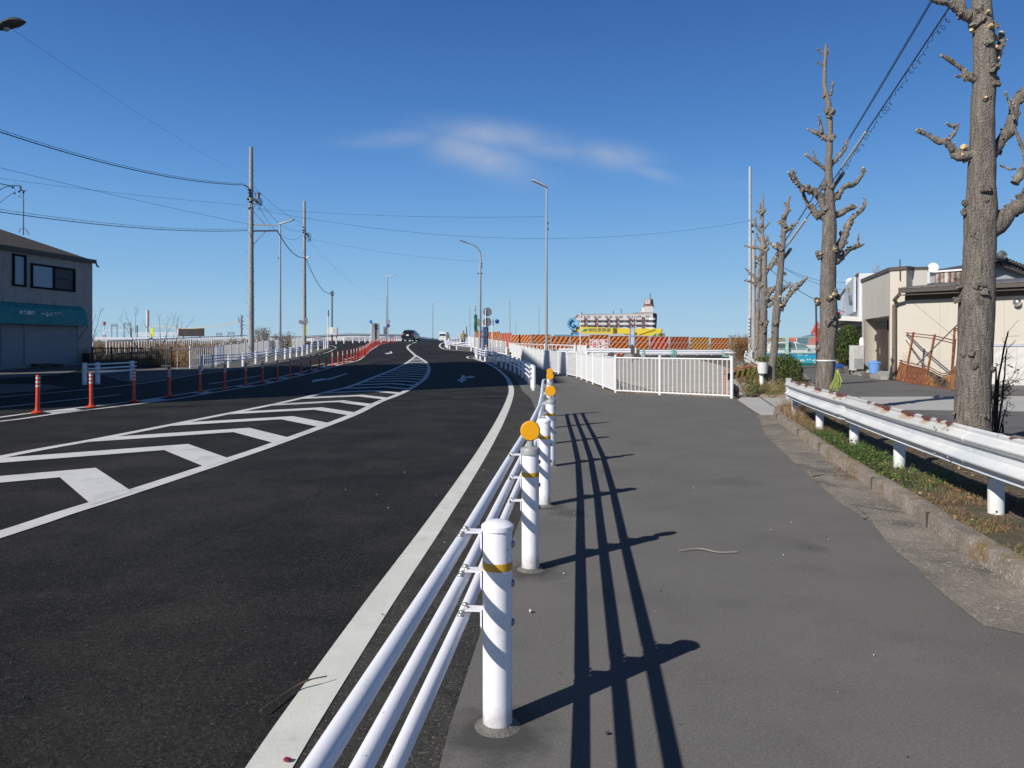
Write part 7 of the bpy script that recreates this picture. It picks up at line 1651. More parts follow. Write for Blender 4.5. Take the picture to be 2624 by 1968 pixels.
T2 = [(2109, 1054, 60), (2110, 1025, 54), (2111.5, 998, 50), (2117.5, 922, 49), (2119.6, 881, 46), (2124, 830, 51), (2123, 800, 49), (2122, 740, 44), (2123, 675, 41), (2125.7, 578, 38), (2125.5, 511, 28), (2123, 434, 21), (2127, 337, 15), (2123, 270, 17), (2113, 217, 11), (2115, 144.6, 9.5), (2117, 113, 6)]
B2 = [[(2130, 554, 20), (2150, 550, 17), (2175, 535, 15), (2194, 528, 15)], [(2131, 515, 24), (2150, 496, 17), (2168, 477, 15), (2192, 470, 14), (2211, 448, 11), (2216, 433, 9)],
      [(2125, 426, 12), (2140, 412, 11), (2153, 398, 11), (2168, 380, 14), (2174, 368, 6), (2180, 352, 4)], [(2118, 535, 30), (2100, 508, 28), (2086, 494, 24), (2069, 489, 20), (2052, 487, 17), (2040, 478, 15), (2028, 468, 14), (2018, 458, 9), (2010, 450, 7)],
      [(2047, 480, 12), (2040, 460, 10), (2034, 448, 9), (2031, 436, 8)], [(2117, 562, 22), (2100, 552, 18), (2088, 545, 16), (2078, 530, 11), (2070, 515, 9), (2064, 497, 9), (2062, 480, 7)],
      [(2120, 436, 12), (2104, 426, 10), (2090, 415, 12), (2076, 407, 9), (2064, 399, 6)], [(2088, 413, 6), (2086, 399, 4), (2084, 385, 3)], [(2124, 360, 14), (2110, 346, 13), (2098, 340, 12), (2086, 334, 8), (2077, 327, 7)], [(2106, 342, 12), (2103, 320, 7), (2098, 297, 5)],
      [(2128, 245, 7), (2132, 228, 6), (2134, 212, 6)], [(2115, 147, 5), (2106, 136, 4), (2096, 125, 4)], [(2112, 172, 5), (2103, 166, 4), (2094, 158, 4)], [(2117, 145, 4), (2121, 136, 3.5), (2122, 127, 3)],
      [(2132, 665, 30), (2148, 640, 26), (2160, 618, 20), (2170, 598, 20), (2176, 580, 19), (2188, 560, 13), (2205, 545, 11), (2221, 530, 10), (2226, 516, 5), (2228, 503, 4)],
      [(2136, 672, 26), (2150, 665, 20), (2168, 650, 16), (2182, 638, 14), (2197, 632, 12), (2212, 628, 8), (2226, 622, 6)], [(2196, 632, 6), (2199, 615, 5), (2200, 598, 4)], [(2076, 525, 14), (2095, 552, 16), (2108, 556, 14)]]
K2 = [(2098, 650, 10), (2101, 660, 8), (2132, 640, 11), (2105, 548, 12), (2095, 552, 12), (2118, 285, 10), (2127, 290, 11), (2129, 355, 11), (2113, 475, 12), (2127, 480, 10), (2093, 770, 9), (2095, 778, 8), (2140, 762, 11), (2148, 810, 9), (2116, 823, 12), (2122, 815, 10), (2125, 828, 9), (2113, 832, 8), (2096, 893, 6), (2130, 755, 9), (2135, 747, 7), (2116, 765, 9), (2112, 245, 7), (2122, 300, 8)]
C2_ = [(2129, 754, 5), (2118, 762, 4), (2098, 650, 5), (2132, 638, 5), (2096, 552, 4), (2091, 771, 4)]
branch_tree("pruned_tree", "second pruned tree wrapped with a white band and many short branch stubs", 16, T2, B2, K2, C2_, .05, 7, 18)
t_ = thing("tape_band", "white band tied round the trunk of the second tree", "band", tuple(Wp(2117, 923, 16)))
MB().lathe(Wp(2117.5, 924, 16), [(23.4 / F * 16, -.016), (24.4 / F * 16, 0), (23.4 / F * 16, .016)], 28).build("band", SIGNW, t_, True)
T3 = [(1977, 1002, 30), (1977, 990, 25), (1979, 940, 22), (1985, 881, 20), (1987, 830, 22), (1990, 800, 23), (1994, 760, 20), (1994, 788, 18)][:7] + [(1999, 706, 18.6), (2002, 665, 17.5), (2007, 624, 13), (2008, 583, 13), (2009, 558, 15), (2017, 542, 12), (2019, 521, 9), (2025, 501, 4.5)]
B3 = [[(2000, 795, 18), (2010, 775, 15), (2020, 760, 15), (2027, 748, 16), (2037, 738, 16), (2050, 729, 13), (2058, 722, 10), (2065, 716, 6), (2070, 710, 4)], [(2010, 592, 16), (2018, 586, 12), (2026, 581, 8), (2034, 576, 7), (2040, 571, 6)],
      [(2003, 640, 16), (1994, 634, 18), (1987, 630, 15)], [(2003, 748, 7), (2013, 740, 6), (2020, 732, 5), (2026, 724, 4)], [(2002, 742, 5), (2014, 735, 5), (2024, 728, 4)], [(2013, 528, 8), (2013, 522, 7), (2016, 519, 4)], [(1998, 640, 6), (1984, 634, 6), (1975, 622, 4), (1970, 614, 3)]]
K3 = [(2006, 575, 9), (2000, 570, 8), (2013, 590, 8), (2005, 558, 7), (1994, 630, 10), (1998, 642, 8), (1992, 652, 7), (2011, 700, 4), (1985, 828, 8), (1990, 822, 7), (1981, 832, 6), (1997, 783, 4), (2012, 703, 4), (2001, 605, 4), (2020, 540, 6), (1978, 850, 4)]
branch_tree("pruned_tree", "slender pruned tree between the double-stemmed tree and the second tree", 24.7, T3, B3, K3, [(1997, 782, 3), (1995, 760, 3)], .06, 3, 12)
T4 = [(1950, 945, 34), (1950, 930, 28), (1953, 880, 26), (1955, 830, 25), (1957, 788, 19), (1958, 740, 18), (1958, 706, 17), (1958, 665, 16), (1956, 634, 20), (1953, 603, 10), (1953.5, 562, 8.5), (1954, 532, 7), (1955, 515, 5), (1955, 496, 3)]
B4 = [[(1940, 945, 17), (1940, 880, 14), (1942, 788, 11), (1945, 720, 10), (1947, 660, 8)], [(1953, 732, 16), (1940, 718, 12), (1931, 706, 8), (1920, 697, 5), (1911, 686, 4)], [(1949, 732, 10), (1934, 727, 8), (1920, 721, 6), (1907, 719, 3)], [(1961, 698, 16), (1972, 686, 13), (1982, 677, 12), (1986, 668, 11), (1988, 662, 9)],
      [(1950, 636, 8), (1938, 634, 8), (1926, 632, 6), (1911, 628, 3)], [(1962, 765, 16), (1972, 748, 16), (1980, 740, 14), (1990, 734, 9)], [(1962, 778, 12), (1974, 768, 11), (1987, 757, 10)], [(1962, 788, 8), (1972, 784, 7), (1983, 774, 7)], [(1955, 590, 7), (1962, 581, 5), (1972, 570, 4)], [(1950, 595, 9), (1940, 583, 7), (1934, 575, 6), (1935, 558, 4)], [(1949, 620, 6), (1943, 608, 5), (1940, 598, 4)],
      [(1949, 560, 6), (1948, 540, 5), (1948, 520, 4)], [(1961, 622, 7), (1964, 610, 6), (1968, 606, 4)], [(1963, 634, 7), (1969, 622, 6), (1968, 614, 4)], [(1950, 548, 5), (1942, 543, 4), (1938, 538, 2)], [(1956, 546, 5), (1962, 539, 3)]]
K4 = [(1952, 545, 8), (1949, 542, 6), (1957, 540, 6), (1950, 578, 7), (1945, 660, 9), (1962, 640, 9), (1950, 645, 8), (1943, 715, 9), (1965, 745, 8), (1962, 765, 7), (1949, 705, 6), (1958, 832, 7), (1962, 826, 7), (1948, 828, 7), (1955, 850, 3)]
branch_tree("pruned_tree", "double-stemmed pruned tree beside the short concrete pole", 42, T4, B4, K4, [(1948, 706, 3)], .06, 4, 12, auto_knobs=6)

# ================================================================== RUSTY GUARDRAIL ON THE RIGHT
def rust_beam_mat():
    m = bpy.data.materials.new("worn white beam"); m.use_nodes = True; t = m.node_tree; b = t.nodes["Principled BSDF"]; nn, ln = t.nodes.new, t.links.new
    co = nn("ShaderNodeTexCoord"); sp = nn("ShaderNodeSeparateXYZ"); ln(co.outputs["Object"], sp.inputs[0])
    def M2(op, a, c):
        n = nn("ShaderNodeMath"); n.operation = op
        for i, q in ((0, a), (1, c)):
            if isinstance(q, (int, float)): n.inputs[i].default_value = q
            else: ln(q, n.inputs[i])
        return n.outputs[0]
    def mr(o, a, c, d=0, e=1):
        r_ = nn("ShaderNodeMapRange"); ln(o, r_.inputs[0]); r_.inputs[1].default_value = a; r_.inputs[2].default_value = c; r_.inputs[3].default_value = d; r_.inputs[4].default_value = e; return r_.outputs[0]
    def noi(sc, det, st=(1, 1, 1)):
        mp = nn("ShaderNodeMapping"); mp.inputs["Scale"].default_value = st; ln(co.outputs["Object"], mp.inputs[0]); n = nn("ShaderNodeTexNoise"); n.inputs["Scale"].default_value = sc; n.inputs["Detail"].default_value = det; n.inputs["Roughness"].default_value = .65; ln(mp.outputs[0], n.inputs["Vector"]); return n.outputs[0]
    y, z = sp.outputs[1], sp.outputs[2]
    top = mr(z, .725, .80)                                   # rust sits on the upper crown
    n1, n2 = noi(2.6, 3, (1, 1, .3)), noi(24, 5, (1, 1.3, .16))
    along_ = M2('MULTIPLY', mr(y, 6.2, 6.4), 1)
    thr = M2('ADD', M2('MULTIPLY', mr(n1, .44, .62), .56), M2('MULTIPLY', n2, .66))
    msk = mr(M2('MULTIPLY', M2('MULTIPLY', thr, top), M2('ADD', M2('MULTIPLY', along_, .42), .58)), .415, .47)
    stain = mr(M2('MULTIPLY', M2('MULTIPLY', M2('ADD', M2('MULTIPLY', mr(n1, .42, .60), .5), M2('MULTIPLY', noi(26, 3, (1, 1.2, .06)), .62)), mr(z, .66, .77)), M2('ADD', M2('MULTIPLY', along_, .35), .6)), .44, .60)
    def mix(f, a, c):
        x = nn("ShaderNodeMix"); x.data_type = 'RGBA'; ln(f, x.inputs[0])
        for i, q in ((6, a), (7, c)):
            if isinstance(q, tuple): x.inputs[i].default_value = (*q, 1)
            else: ln(q, x.inputs[i])
        return x.outputs[2]
    base = mix(mr(noi(2.2, 5, (1, .5, 1.5)), .42, .62), (.70, .70, .69), (.56, .59, .63))
    base = mix(mr(noi(60, 4, (1, .25, 2.5)), .63, .70), base, (.42, .43, .42))
    up_ = mix(M2('MULTIPLY', mr(z, .64, .70), M2('MULTIPLY', along_, .45)), base, (.47, .46, .43))
    c = mix(M2('MULTIPLY', stain, .6), up_, (.45, .27, .10)); c = mix(msk, c, (.16, .055, .04))
    ln(c, b.inputs["Base Color"]); b.inputs["Roughness"].default_value = .55
    bp = nn("ShaderNodeBump"); bp.inputs["Strength"].default_value = .35; bp.inputs["Distance"].default_value = .006; ln(M2('ADD', M2('MULTIPLY', msk, -1), M2('MULTIPLY', n2, .4)), bp.inputs["Height"]); ln(bp.outputs[0], b.inputs["Normal"])
    return m
def near_beam():
    t = thing("steel_guardrail", "rust-streaked white beam guardrail along the kerb at the right", "guardrail", (5.3, 13.7, .12))
    line = [(5.20, 13.9), (4.78, 11.9), (4.44, 10), (4.10, 8.2), (3.78, 6.35), (3.58, 5.0), (3.40, 3.5), (3.25, 2.0), (3.15, .6)]
    L = [Vector(p) for p in line]; fine = [(p.x, p.y) for p in spline(line, 6)]
    bm_ = rust_beam_mat(); zc = .635; cutY = (6.28,)
    A = [p for p in fine if p[1] > 9.75] + [(4.43, 9.75)]; B = [(4.445, 9.8)] + [p for p in fine if 6.28 < p[1] < 9.75] + [(3.775, 6.28)]; C = [(3.805, 6.42)] + [p for p in fine if p[1] < 6.28]
    for seg, dx in ((A, 0), (B, .006), (C, -.0)):
        mb = MB(); wbeam(mb, [(p[0] + dx, p[1]) for p in seg], zc, .35, .085, side=-1); o = mb.build("beam", bm_, t, True, angle=35)
    C2b = MB(); wbeam(C2b, [(3.805 - .004, 6.44), (3.72, 5.98)], zc, .352, .088, side=-1); C2b.build("beam_joint", bm_, t, True, angle=35)
    for (x, y) in [(4.44, 9.9), (3.79, 6.36)]:
        mb = MB()
        for dz in (.115, -.115):
            for dy in (-.06, .14):
                nx, ny = Vector((-.96, -.18)).normalized(); mb.lathe((x - .085, y + dy, zc + dz + .0), [(.012, 0), (.012, .004), (.008, .009), (0, .010)], 10, axis=(nx, ny, 0))
        mb.build("bolts", BOLT, t, True)
    # widened end plate
    mb = MB(); a = Vector((5.20, 13.9, zc)); mb.prism([a + Vector((.02, -.05, .19)), a + Vector((.06, .10, .20)), a + Vector((.06, .1, -.20)), a + Vector((.02, -.05, -.19))], (-.1, -.02, 0)); mb.build("end_plate", bm_, t)
    for i, (x, y) in enumerate([(5.40, 14.15), (4.98, 12.0), (4.66, 10.1), (4.31, 8.25), (3.93, 6.02), (3.62, 4.0), (3.42, 2.0)]):
        po = MB().cyl((x, y, .05), (x, y, .74), .060, n=24).lathe((x, y, .74), [(.062, 0), (.05, .014), (0, .02)], 24).build("post", mat("old white post", (.72, .72, .71), .5, var=.05, scale=5, c2=(.50, .47, .42), t2=(.6, .7), s2=14, c3=(.30, .12, .06), t3=(.69, .74), s3=11), t, True, angle=50)
        MB().lathe((x, y, .395), [(.0612, 0), (.0612, .022)], 24).build("tape_band", mat("faded tape", (.45, .33, .12), .6), po, True)
        MB().box((x - .09, y - .02, zc), (.06, .12, .1)).build("spacer", WHITE2, t)
near_beam()
def far_beam():
    t = thing("steel_guardrail", "short guardrail running away from its rusty capped end beside the double-stemmed tree", "guardrail", (11.5, 30, 0))
    q = lambda a, b, Y: Wp(*r6(a, b), Y)
    a, b = q(590, 1110, 24.5), q(375, 900, 58)
    mb = MB(); wbeam(mb, [(a.x, a.y), ((a.x + b.x) / 2 - .3, (a.y + b.y) / 2), (b.x, b.y)], .66, .35, .1, side=1); mb.build("beam", mat("old beam", (.58, .58, .57), .6, var=.1, scale=3, c2=(.35, .2, .12), t2=(.6, .68), s2=5), t, True, angle=35)
    MB().lathe((a.x, a.y - .02, .50), [(.155, 0), (.155, .36)], 20).lathe((a.x, a.y - .02, .86), [(.155, 0), (.145, .012)], 20).build("end_cap", mat("cap white", (.62, .62, .60), .5, var=.08), t, True, angle=30)
    MB().lathe((a.x, a.y - .02, .872), [(.157, 0), (.13, .01)], 20).build("rust_rim", RUST, t, True)
    MB().cyl((a.x, a.y + .08, 0), (a.x, a.y + .08, .6), .075, n=12).build("post", WHITE2, t, True); MB().cyl((b.x, b.y, 0), (b.x, b.y, .9), .08, n=10).build("post", WHITE2, t, True)
    MB().blob(q(378, 885, 50), .16, 3, 2, .4).build("white_wrap", SIGNW, t, True)
far_beam()

# ================================================================== PLANTS
LEAFG = [mat("leaf green %d" % i, c, .6, var=.35, scale=6, spec=.3) for i, c in enumerate(((.075, .13, .028), (.15, .20, .042), (.04, .065, .02), (.20, .19, .065)))]
DRY = [mat("dry leaf %d" % i, c, .85, var=.3, scale=9) for i, c in enumerate(((.25, .125, .06), (.19, .12, .07), (.34, .23, .125)))]
def leaves(mb, c, rad, n, size, mi, flat=.7, shape=None):
    for _ in range(n):
        while True:
            d = Vector((random.uniform(-1, 1), random.uniform(-1, 1), random.uniform(-1, 1)))
            if d.length <= 1: break
        if shape: d = shape(d)
        p = Vector(c) + Vector((d.x * rad[0], d.y * rad[1], d.z * rad[2])); s_ = size * random.uniform(.5, 1.3)
        a = Vector((random.uniform(-1, 1), random.uniform(-1, 1), random.uniform(-flat, flat))).normalized(); b = a.cross(Vector((random.uniform(-1, 1), random.uniform(-1, 1), 1))).normalized()
        mb.m = random.choice(mi); mb.add([p - a * s_, p + b * s_ * .45, p + a * s_, p - b * s_ * .45], [(0, 1, 2, 3)])
random.seed(21)
# weeds and litter on the planting strip
mb = MB()
def onbed(x, y): return Vector((x, y, bedz(x, y)))
for k in range(2600):                       # green clover mass
    y = random.gauss(8.7, 1.15); xk = interp([(p[1], p[0]) for p in KERBL[::-1]], y); x = xk + .12 + abs(random.gauss(0, .32))
    if not (6.9 < y < 11.2) or mnoise.noise(Vector((x * 2.2, y * 2.2, 1))) < -.18: continue
    p = onbed(x, y) + Vector((0, 0, random.uniform(-.01, .085))); s_ = random.uniform(.008, .022)
    a = Vector((random.uniform(-1, 1), random.uniform(-1, 1), random.uniform(-.3, .5))).normalized(); b = a.cross(Vector((random.uniform(-.6, .6), random.uniform(-.6, .6), 1))).normalized(); mb.m = random.choice((0, 0, 1, 1, 2)); mb.add([p - a * s_, p + b * s_ * .7, p + a * s_, p - b * s_ * .7], [(0, 1, 2, 3)])
def blades(n, yr, xr, h, mi, lean=.4, cond=None):
    for k in range(n):
        y = random.uniform(*yr); xk = interp([(p[1], p[0]) for p in KERBL[::-1]], y); x = xk + random.uniform(*xr)
        if cond and not cond(x, y): continue
        p = onbed(x, y) - Vector((0, 0, .02)); hh = h * random.uniform(.4, 1.2); d = Vector((random.uniform(-1, 1) * lean, random.uniform(-1, 1) * lean, 1)) * hh; w = Vector((random.uniform(-1, 1), random.uniform(-1, 1), 0)).normalized() * .0022
        mb.m = random.choice(mi); t1 = p + d * .55; t2 = p + d + Vector((d.x, d.y, -hh * .25)) * .4; mb.add([p - w, p + w, t1 + w * .7, t1 - w * .7, t2], [(0, 1, 2, 3), (3, 2, 4)])
cnd = lambda s_, t_: (lambda x, y: mnoise.noise(Vector((x * s_, y * s_, 5))) > t_)
blades(2600, (8.6, 11.2), (.10, .6), .16, (0, 2), .35, cnd(2.5, -.1)); blades(1400, (6.8, 8.8), (.12, .9), .11, (0, 1), .6, cnd(3, 0))
blades(5200, (3.2, 5.7), (.15, 1.3), .05, (3, 3, 1, 5), .9, cnd(2, -.12)); blades(4200, (5.3, 7.4), (.14, 1.1), .06, (4, 5, 5, 3), 1.0, cnd(2.2, -.1)); blades(2600, (11, 14.2), (.15, .9), .08, (4, 5, 6, 3), .9)
blades(500, (13.2, 14.6), (.12, .5), .35, (6, 5, 6), .8)
mats_ = LEAFG + DRY
tag(mb.build("verge_weeds", mats_), "low green weeds and dry grass growing on the planting strip", "weeds", kind="stuff")
mb = MB()
for k in range(3200):
    y = random.uniform(2.5, 14.5); xk = interp([(p[1], p[0]) for p in KERBL[::-1]], y); x = xk + random.uniform(.12, 1.9)
    if mnoise.noise(Vector((x * 1.3, y * 1.3, 9))) < -.1: continue
    p = onbed(x, y) + Vector((0, 0, random.uniform(0, .025))); s_ = random.uniform(.008, .024); a = Vector((random.uniform(-1, 1), random.uniform(-1, 1), random.uniform(-.35, .35))).normalized(); b = a.cross(Vector((random.uniform(-.5, .5), random.uniform(-.5, .5), 1))).normalized()
    mb.m = random.choice((0, 1, 2)); mb.add([p - a * s_, p + b * s_ * .6, p + a * s_, p - b * s_ * .6], [(0, 1, 2, 3)])
for k in range(90):                       # pocket of leaves in the gutter
    t_ = random.random(); y = random.gauss(8.35, .25); xk = interp([(p[1], p[0]) for p in KERBL[::-1]], y); p = Vector((xk - abs(random.gauss(.04, .08)), y, .025 + random.random() * .01)); s_ = random.uniform(.01, .022); a = Vector((random.uniform(-1, 1), random.uniform(-1, 1), .2)).normalized(); b = Vector((-a.y, a.x, 0)); mb.m = random.choice((0, 1)); mb.add([p - a * s_, p + b * s_ * .6, p + a * s_, p - b * s_ * .6], [(0, 1, 2, 3)])
tag(mb.build("leaf_litter", DRY), "brown fallen leaves scattered on the planting strip", "leaves", kind="stuff")
mb = MB()
for k in range(2600):
    y = 19.9 + random.random() ** 1.5 * 12; t0 = (y - 19.9) / 26; xl = interp([(19.9, 6.8), (24.6, 8.0), (29, 9.4), (36, 11.3), (47, 14.6)], y); xr = interp([(19.9, 7.8), (25.2, 10.0), (33, 12.8), (46, 16.8)], y); x = random.uniform(xl, xr); p = Vector((x, y, .10)); hh = random.uniform(.04, .15); mb.m = random.choice((0, 1, 3, 3, 5, 4)); w = Vector((.007, 0, 0)); mb.add([p - w, p + w, p + Vector((random.uniform(-.06, .06), random.uniform(-.06, .06), hh))], [(0, 1, 2)])
tag(mb.build("strip_grass", mats_), "short patchy grass around the foot of the slender trees", "grass", kind="stuff")
# straw coloured clumps at the strip's far end and lot corner
def clump(name, label, c, h, n, spread, mi, mats=None, w=.004, leafn=0):
    mb = MB(); c = Vector(c)
    for k in range(n):
        a = random.uniform(0, 6.283); r_ = random.random() ** .5 * spread; p = c + Vector((math.cos(a) * r_ * .4, math.sin(a) * r_ * .4, 0)); e_ = c + Vector((math.cos(a) * r_, math.sin(a) * r_, h * random.uniform(.4, 1.05))); m_ = (p + e_) / 2 + Vector((0, 0, h * .12)); mb.m = random.choice(mi); mb.tube([p, m_, e_], [w, w * .8, w * .4], 3, False)
        if leafn and random.random() < leafn: leaves(mb, e_, (.08, .08, .08) if w < .006 else (.25, .25, .25), 4, .02 if w < .006 else .07, mi)
    o = mb.build(name, mats or mats_); return tag(o, label, "weeds")
clump("straw_weeds", "dry straw-coloured weeds at the rounded end of the kerb, under the guardrail end", (5.6, 14.7, .1), .42, 110, .38, (4, 5, 6), w=.0022)
clump("straw_weeds", "dry weeds with a few green leaves beside the barricade and lot fence", (6.75, 20.5, 0), .6, 150, .7, (5, 6, 6, 1), leafn=.3)
clump("dry_bush", "dry orange-brown bush at the right end of the striped barrier behind the pale pole", tuple(Wp(1912, 922, 62)), 1.9, 520, 1.6, (4, 5, 6), w=.009, leafn=1)
clump("straw_weeds", "straw-coloured weeds along the short guardrail behind the barricade", (9.0, 28, 0), .7, 200, 1.0, (5, 6), w=.008, leafn=.3)
mb = MB(); 
for k in range(900):
    t_ = random.random(); x, y = 3.1 + t_ * 2.8 + random.gauss(0, .15), 22.1 - t_ * 2.2 + abs(random.gauss(0, .7)) ; p = Vector((x, y, .01)); hh = random.uniform(.03, .14); mb.m = random.choice((4, 5, 6, 6)); w = Vector((.004, 0, 0)); mb.add([p - w, p + w, p + Vector((random.uniform(-.05, .05), 0, hh))], [(0, 1, 2)])
tag(mb.build("lot_weeds", mats_), "sparse dry weeds on the gravel behind the lot fence", "weeds", kind="stuff")
mb = MB(); random.seed(6)
for k in range(2600):
    y = 20.3 + random.random() ** 1.8 * 9; xa_, xb_ = 3.3 - (y - 20) * .0, 6.2 + (y - 20) * .3; x = random.uniform(xa_, xb_)
    if y < 22.3 - (x - 3.1) * .8: continue
    s_ = random.uniform(.008, .028); p = Vector((x, y, .008)); mb.m = random.choice((0, 0, 1, 2)); mb.add([p + Vector((math.cos(a) * s_, math.sin(a) * s_, random.random() * .4 * s_)) for a in (.2, 1.8, 3.3, 4.9)] + [p + Vector((0, 0, s_ * .8))], [(0, 1, 4), (1, 2, 4), (2, 3, 4), (3, 0, 4)])
tag(mb.build("loose_gravel", [GRAVEL, CONCL, CONC]), "loose pale stones strewn on the gravel lot", "gravel", kind="stuff")
# shrubs
def bushy(name, label, blobs, n, size, mi, cat="shrub", stems=None):
    t = thing(name, label, cat, tuple(blobs[0][0])); mb = MB()
    tot_ = sum(r_[0] * r_[1] * r_[2] for c, r_ in blobs)
    for c, r_ in blobs:
        leaves(mb, c, r_, int(n * r_[0] * r_[1] * r_[2] / tot_), size, mi, .9, lambda d: d.normalized() * (d.length ** .35))
    mb.build("foliage", mats_, t)
    cc = MB(); c, r_ = blobs[0]
    for k in range(7): cc.tube([(c[0] + random.uniform(-.1, .1), c[1], 0), (c[0] + random.uniform(-1, 1) * r_[0] * .6, c[1] + random.uniform(-1, 1) * r_[1] * .5, c[2])], .012, 4)
    cc.blob(c, 1, 3, 2, .2, (r_[0] * .8, r_[1] * .8, r_[2] * .8)) if False else None
    cc.build("stems", BRANCH, t)
    return t
q = lambda a, b, Y: tuple(Wp(*r6(a, b), Y))
bushy("round_shrub", "dense dark green clipped shrub behind the slender tree", [(q(895, 1110, 27), (.62, .6, .68)), (q(820, 1060, 27.5), (.45, .5, .4)), (q(960, 1060, 27), (.35, .4, .4)), (q(620, 985, 28.5), (.42, .4, .28)), (q(720, 975, 29), (.4, .4, .3))], 14000, .032, (0, 2, 0, 3))
bushy("conifer_shrub", "rounded brownish-green conifer in front of the white shop", [(q(1722, 680, 36), (.55, .5, .75)), (q(1712, 790, 36), (.68, .6, .75)), (q(1730, 880, 36), (.66, .6, .5)), (q(1748, 610, 36), (.32, .4, .45))], 17000, .04, (2, 2, 0, 0, 3))
bushy("small_shrub", "small green shrub beside the orange pipe barricade", [(q(470, 1230, 20.2), (.17, .2, .38)), (q(440, 1320, 20.2), (.2, .2, .2))], 1400, .022, (0, 1, 3))
# dark bare shrub right of the largest tree
def nandina():
    t = thing("bare_shrub", "dark leggy shrub with sparse leaves just right of the largest tree", "shrub", (7.05, 10.9, .1)); random.seed(33)
    q = lambda a, b, dy=0: Wp(2340 + a / 4.609, 760 + b / 4.609, 11 + dy)
    mb = MB(); dk = mat("dark stem", (.035, .026, .02), .9, var=.3)
    ends = []
    for pts, w in (([(960, 1640), (985, 1400), (1000, 1100), (1010, 950), (1045, 780), (1075, 600), (1110, 470), (1122, 415)], .021), ([(970, 1640), (960, 1300), (975, 1050), (980, 900), (978, 830)], .020), ([(990, 1640), (1030, 1350), (1060, 1180), (1060, 1050), (1080, 930), (1110, 720), (1105, 620)][:5] + [(1090, 740), (1105, 620)], .016), ([(1010, 1640), (1060, 1440), (1100, 1330), (1110, 1240)], .010), ([(940, 1640), (935, 1400), (930, 1150), (920, 1000)], .010), ([(1050, 1640), (1060, 1560), (1045, 1500)], .02), ([(980, 1300), (1060, 1150), (1120, 1020), (1200, 900)], .006), ([(1000, 1200), (1100, 1080), (1190, 1000), (1250, 985)], .006), ([(1000, 1450), (1060, 1400), (1110, 1400)], .006), ([(960, 1500), (1000, 1260), (1080, 1200), (1130, 1150)], .007)):
        P = [q(a, b, random.uniform(-.15, .15)) for a, b in pts]; mb.tube(spline(P, 4), [w * (1 - .6 * i / (len(P) * 4)) for i in range(len(P) * 4 - 3)], 6, True, .2); ends += P[len(P) // 2:]
    for k in range(40): p = random.choice(ends); mb.tube([p, p + Vector((random.uniform(-.05, .2), random.uniform(-.1, .1), random.uniform(0, .18)))], .003, 3)
    mb.build("stems", dk, t, True)
    mb = MB(); lm = [mat("dark leaf", (.05, .035, .02), .7, var=.4, scale=9), mat("dull red leaf", (.16, .05, .03), .7, var=.3, scale=9), LEAFG[0]]
    for (a, b, r_, n) in ((1080, 1050, .12, 60), (1150, 1000, .1, 40), (1210, 1000, .08, 24), (1070, 1130, .14, 90), (1010, 1180, .12, 60), (1230, 890, .06, 14), (1140, 820, .05, 10), (990, 800, .04, 8), (960, 1300, .12, 50), (1090, 1380, .08, 20), (1000, 1500, .12, 40), (1150, 1280, .06, 10), (940, 1180, .08, 30)): leaves(mb, q(a, b), (r_, r_, r_ * .7), n, .022, (0, 0, 1, 2))
    mb.build("foliage", lm, t)
nandina()
# yellow-green net bundle at the second tree
t = thing("garden_net", "yellow-green net bag leaning on the foot of the second tree", "net", q(1580, 1330, 15.6))
mb = MB(); random.seed(9)
top_ = Vector(q(1582, 1075, 15.6))
for k in range(46):
    a = random.uniform(-1, 1); e_ = Vector(q(1545 + a * 75 + 10, random.uniform(1300, 1365), 15.6 + random.uniform(-.25, .15))); m_ = (top_ + e_) / 2 + Vector((a * .05 + .04, 0, -.05)); mb.tube([top_ + Vector((random.uniform(-.02, .02), 0, 0)), m_, e_], .004, 3, False)
for k in range(9):
    u_ = .25 + k * .085; mb.tube([top_.lerp(Vector(q(1480, 1340, 15.5)), u_), top_.lerp(Vector(q(1560, 1370, 15.4)), u_), top_.lerp(Vector(q(1625, 1320, 15.6)), u_)], .0035, 3, False)
mb.build("net", mat("net yellow green", (.40, .46, .11), .8), t)
# left side: brush behind the brown fence, reddish shrubs by the pole, bare saplings
def brush(name, label, cx0, cx1, yb, yt, Y, n, mi, w=.012, lf=.35, ls=.05, depth=3.0):
    mb = MB()
    for k in range(n):
        px = random.uniform(cx0, cx1); d = random.uniform(0, depth); p = Wp(px, 0, Y + d); p.z = gz(p.x, p.y) - .05; top = H - (random.uniform(yt, (yt + yb) / 2) - HY) / F * (Y + d); hh = max(.3, top - p.z)
        e_ = p + Vector((random.uniform(-.5, .5) * hh * .7, random.uniform(-.3, .3), hh)); m_ = (p + e_) / 2 + Vector((random.uniform(-.15, .15), 0, 0)); mb.m = random.choice(mi); mb.tube([p, m_, e_], [w, w * .8, w * .4], 3, False)
        for _ in range(2): s_ = m_.lerp(e_, random.random()); mb.tube([s_, s_ + Vector((random.uniform(-.35, .35), random.uniform(-.2, .2), random.uniform(.05, .4)))], w * .45, 3, False)
        if random.random() < lf: leaves(mb, e_, (.2, .2, .25), 5, ls, mi)
    return tag(mb.build(name, mats_), label, "brush", kind="stuff")
random.seed(17)
brush("straw_brush", "tangled straw-coloured brush between the brown fence and the white hoop fence", 405, 492, 945, 885, 42.8, 420, (4, 5, 6, 6), .008, .6, .05)
brush("dead_brush", "brown dead brush behind the brown fence", 236, 420, 945, 905, 43.5, 420, (4, 5, 5, 1), .010, .5, .05, 6)
brush("dead_brush", "reddish brown weeds on the bank below the viaduct", 236, 640, 905, 882, 62, 700, (4, 5, 5), .018, .7, .08, 24)
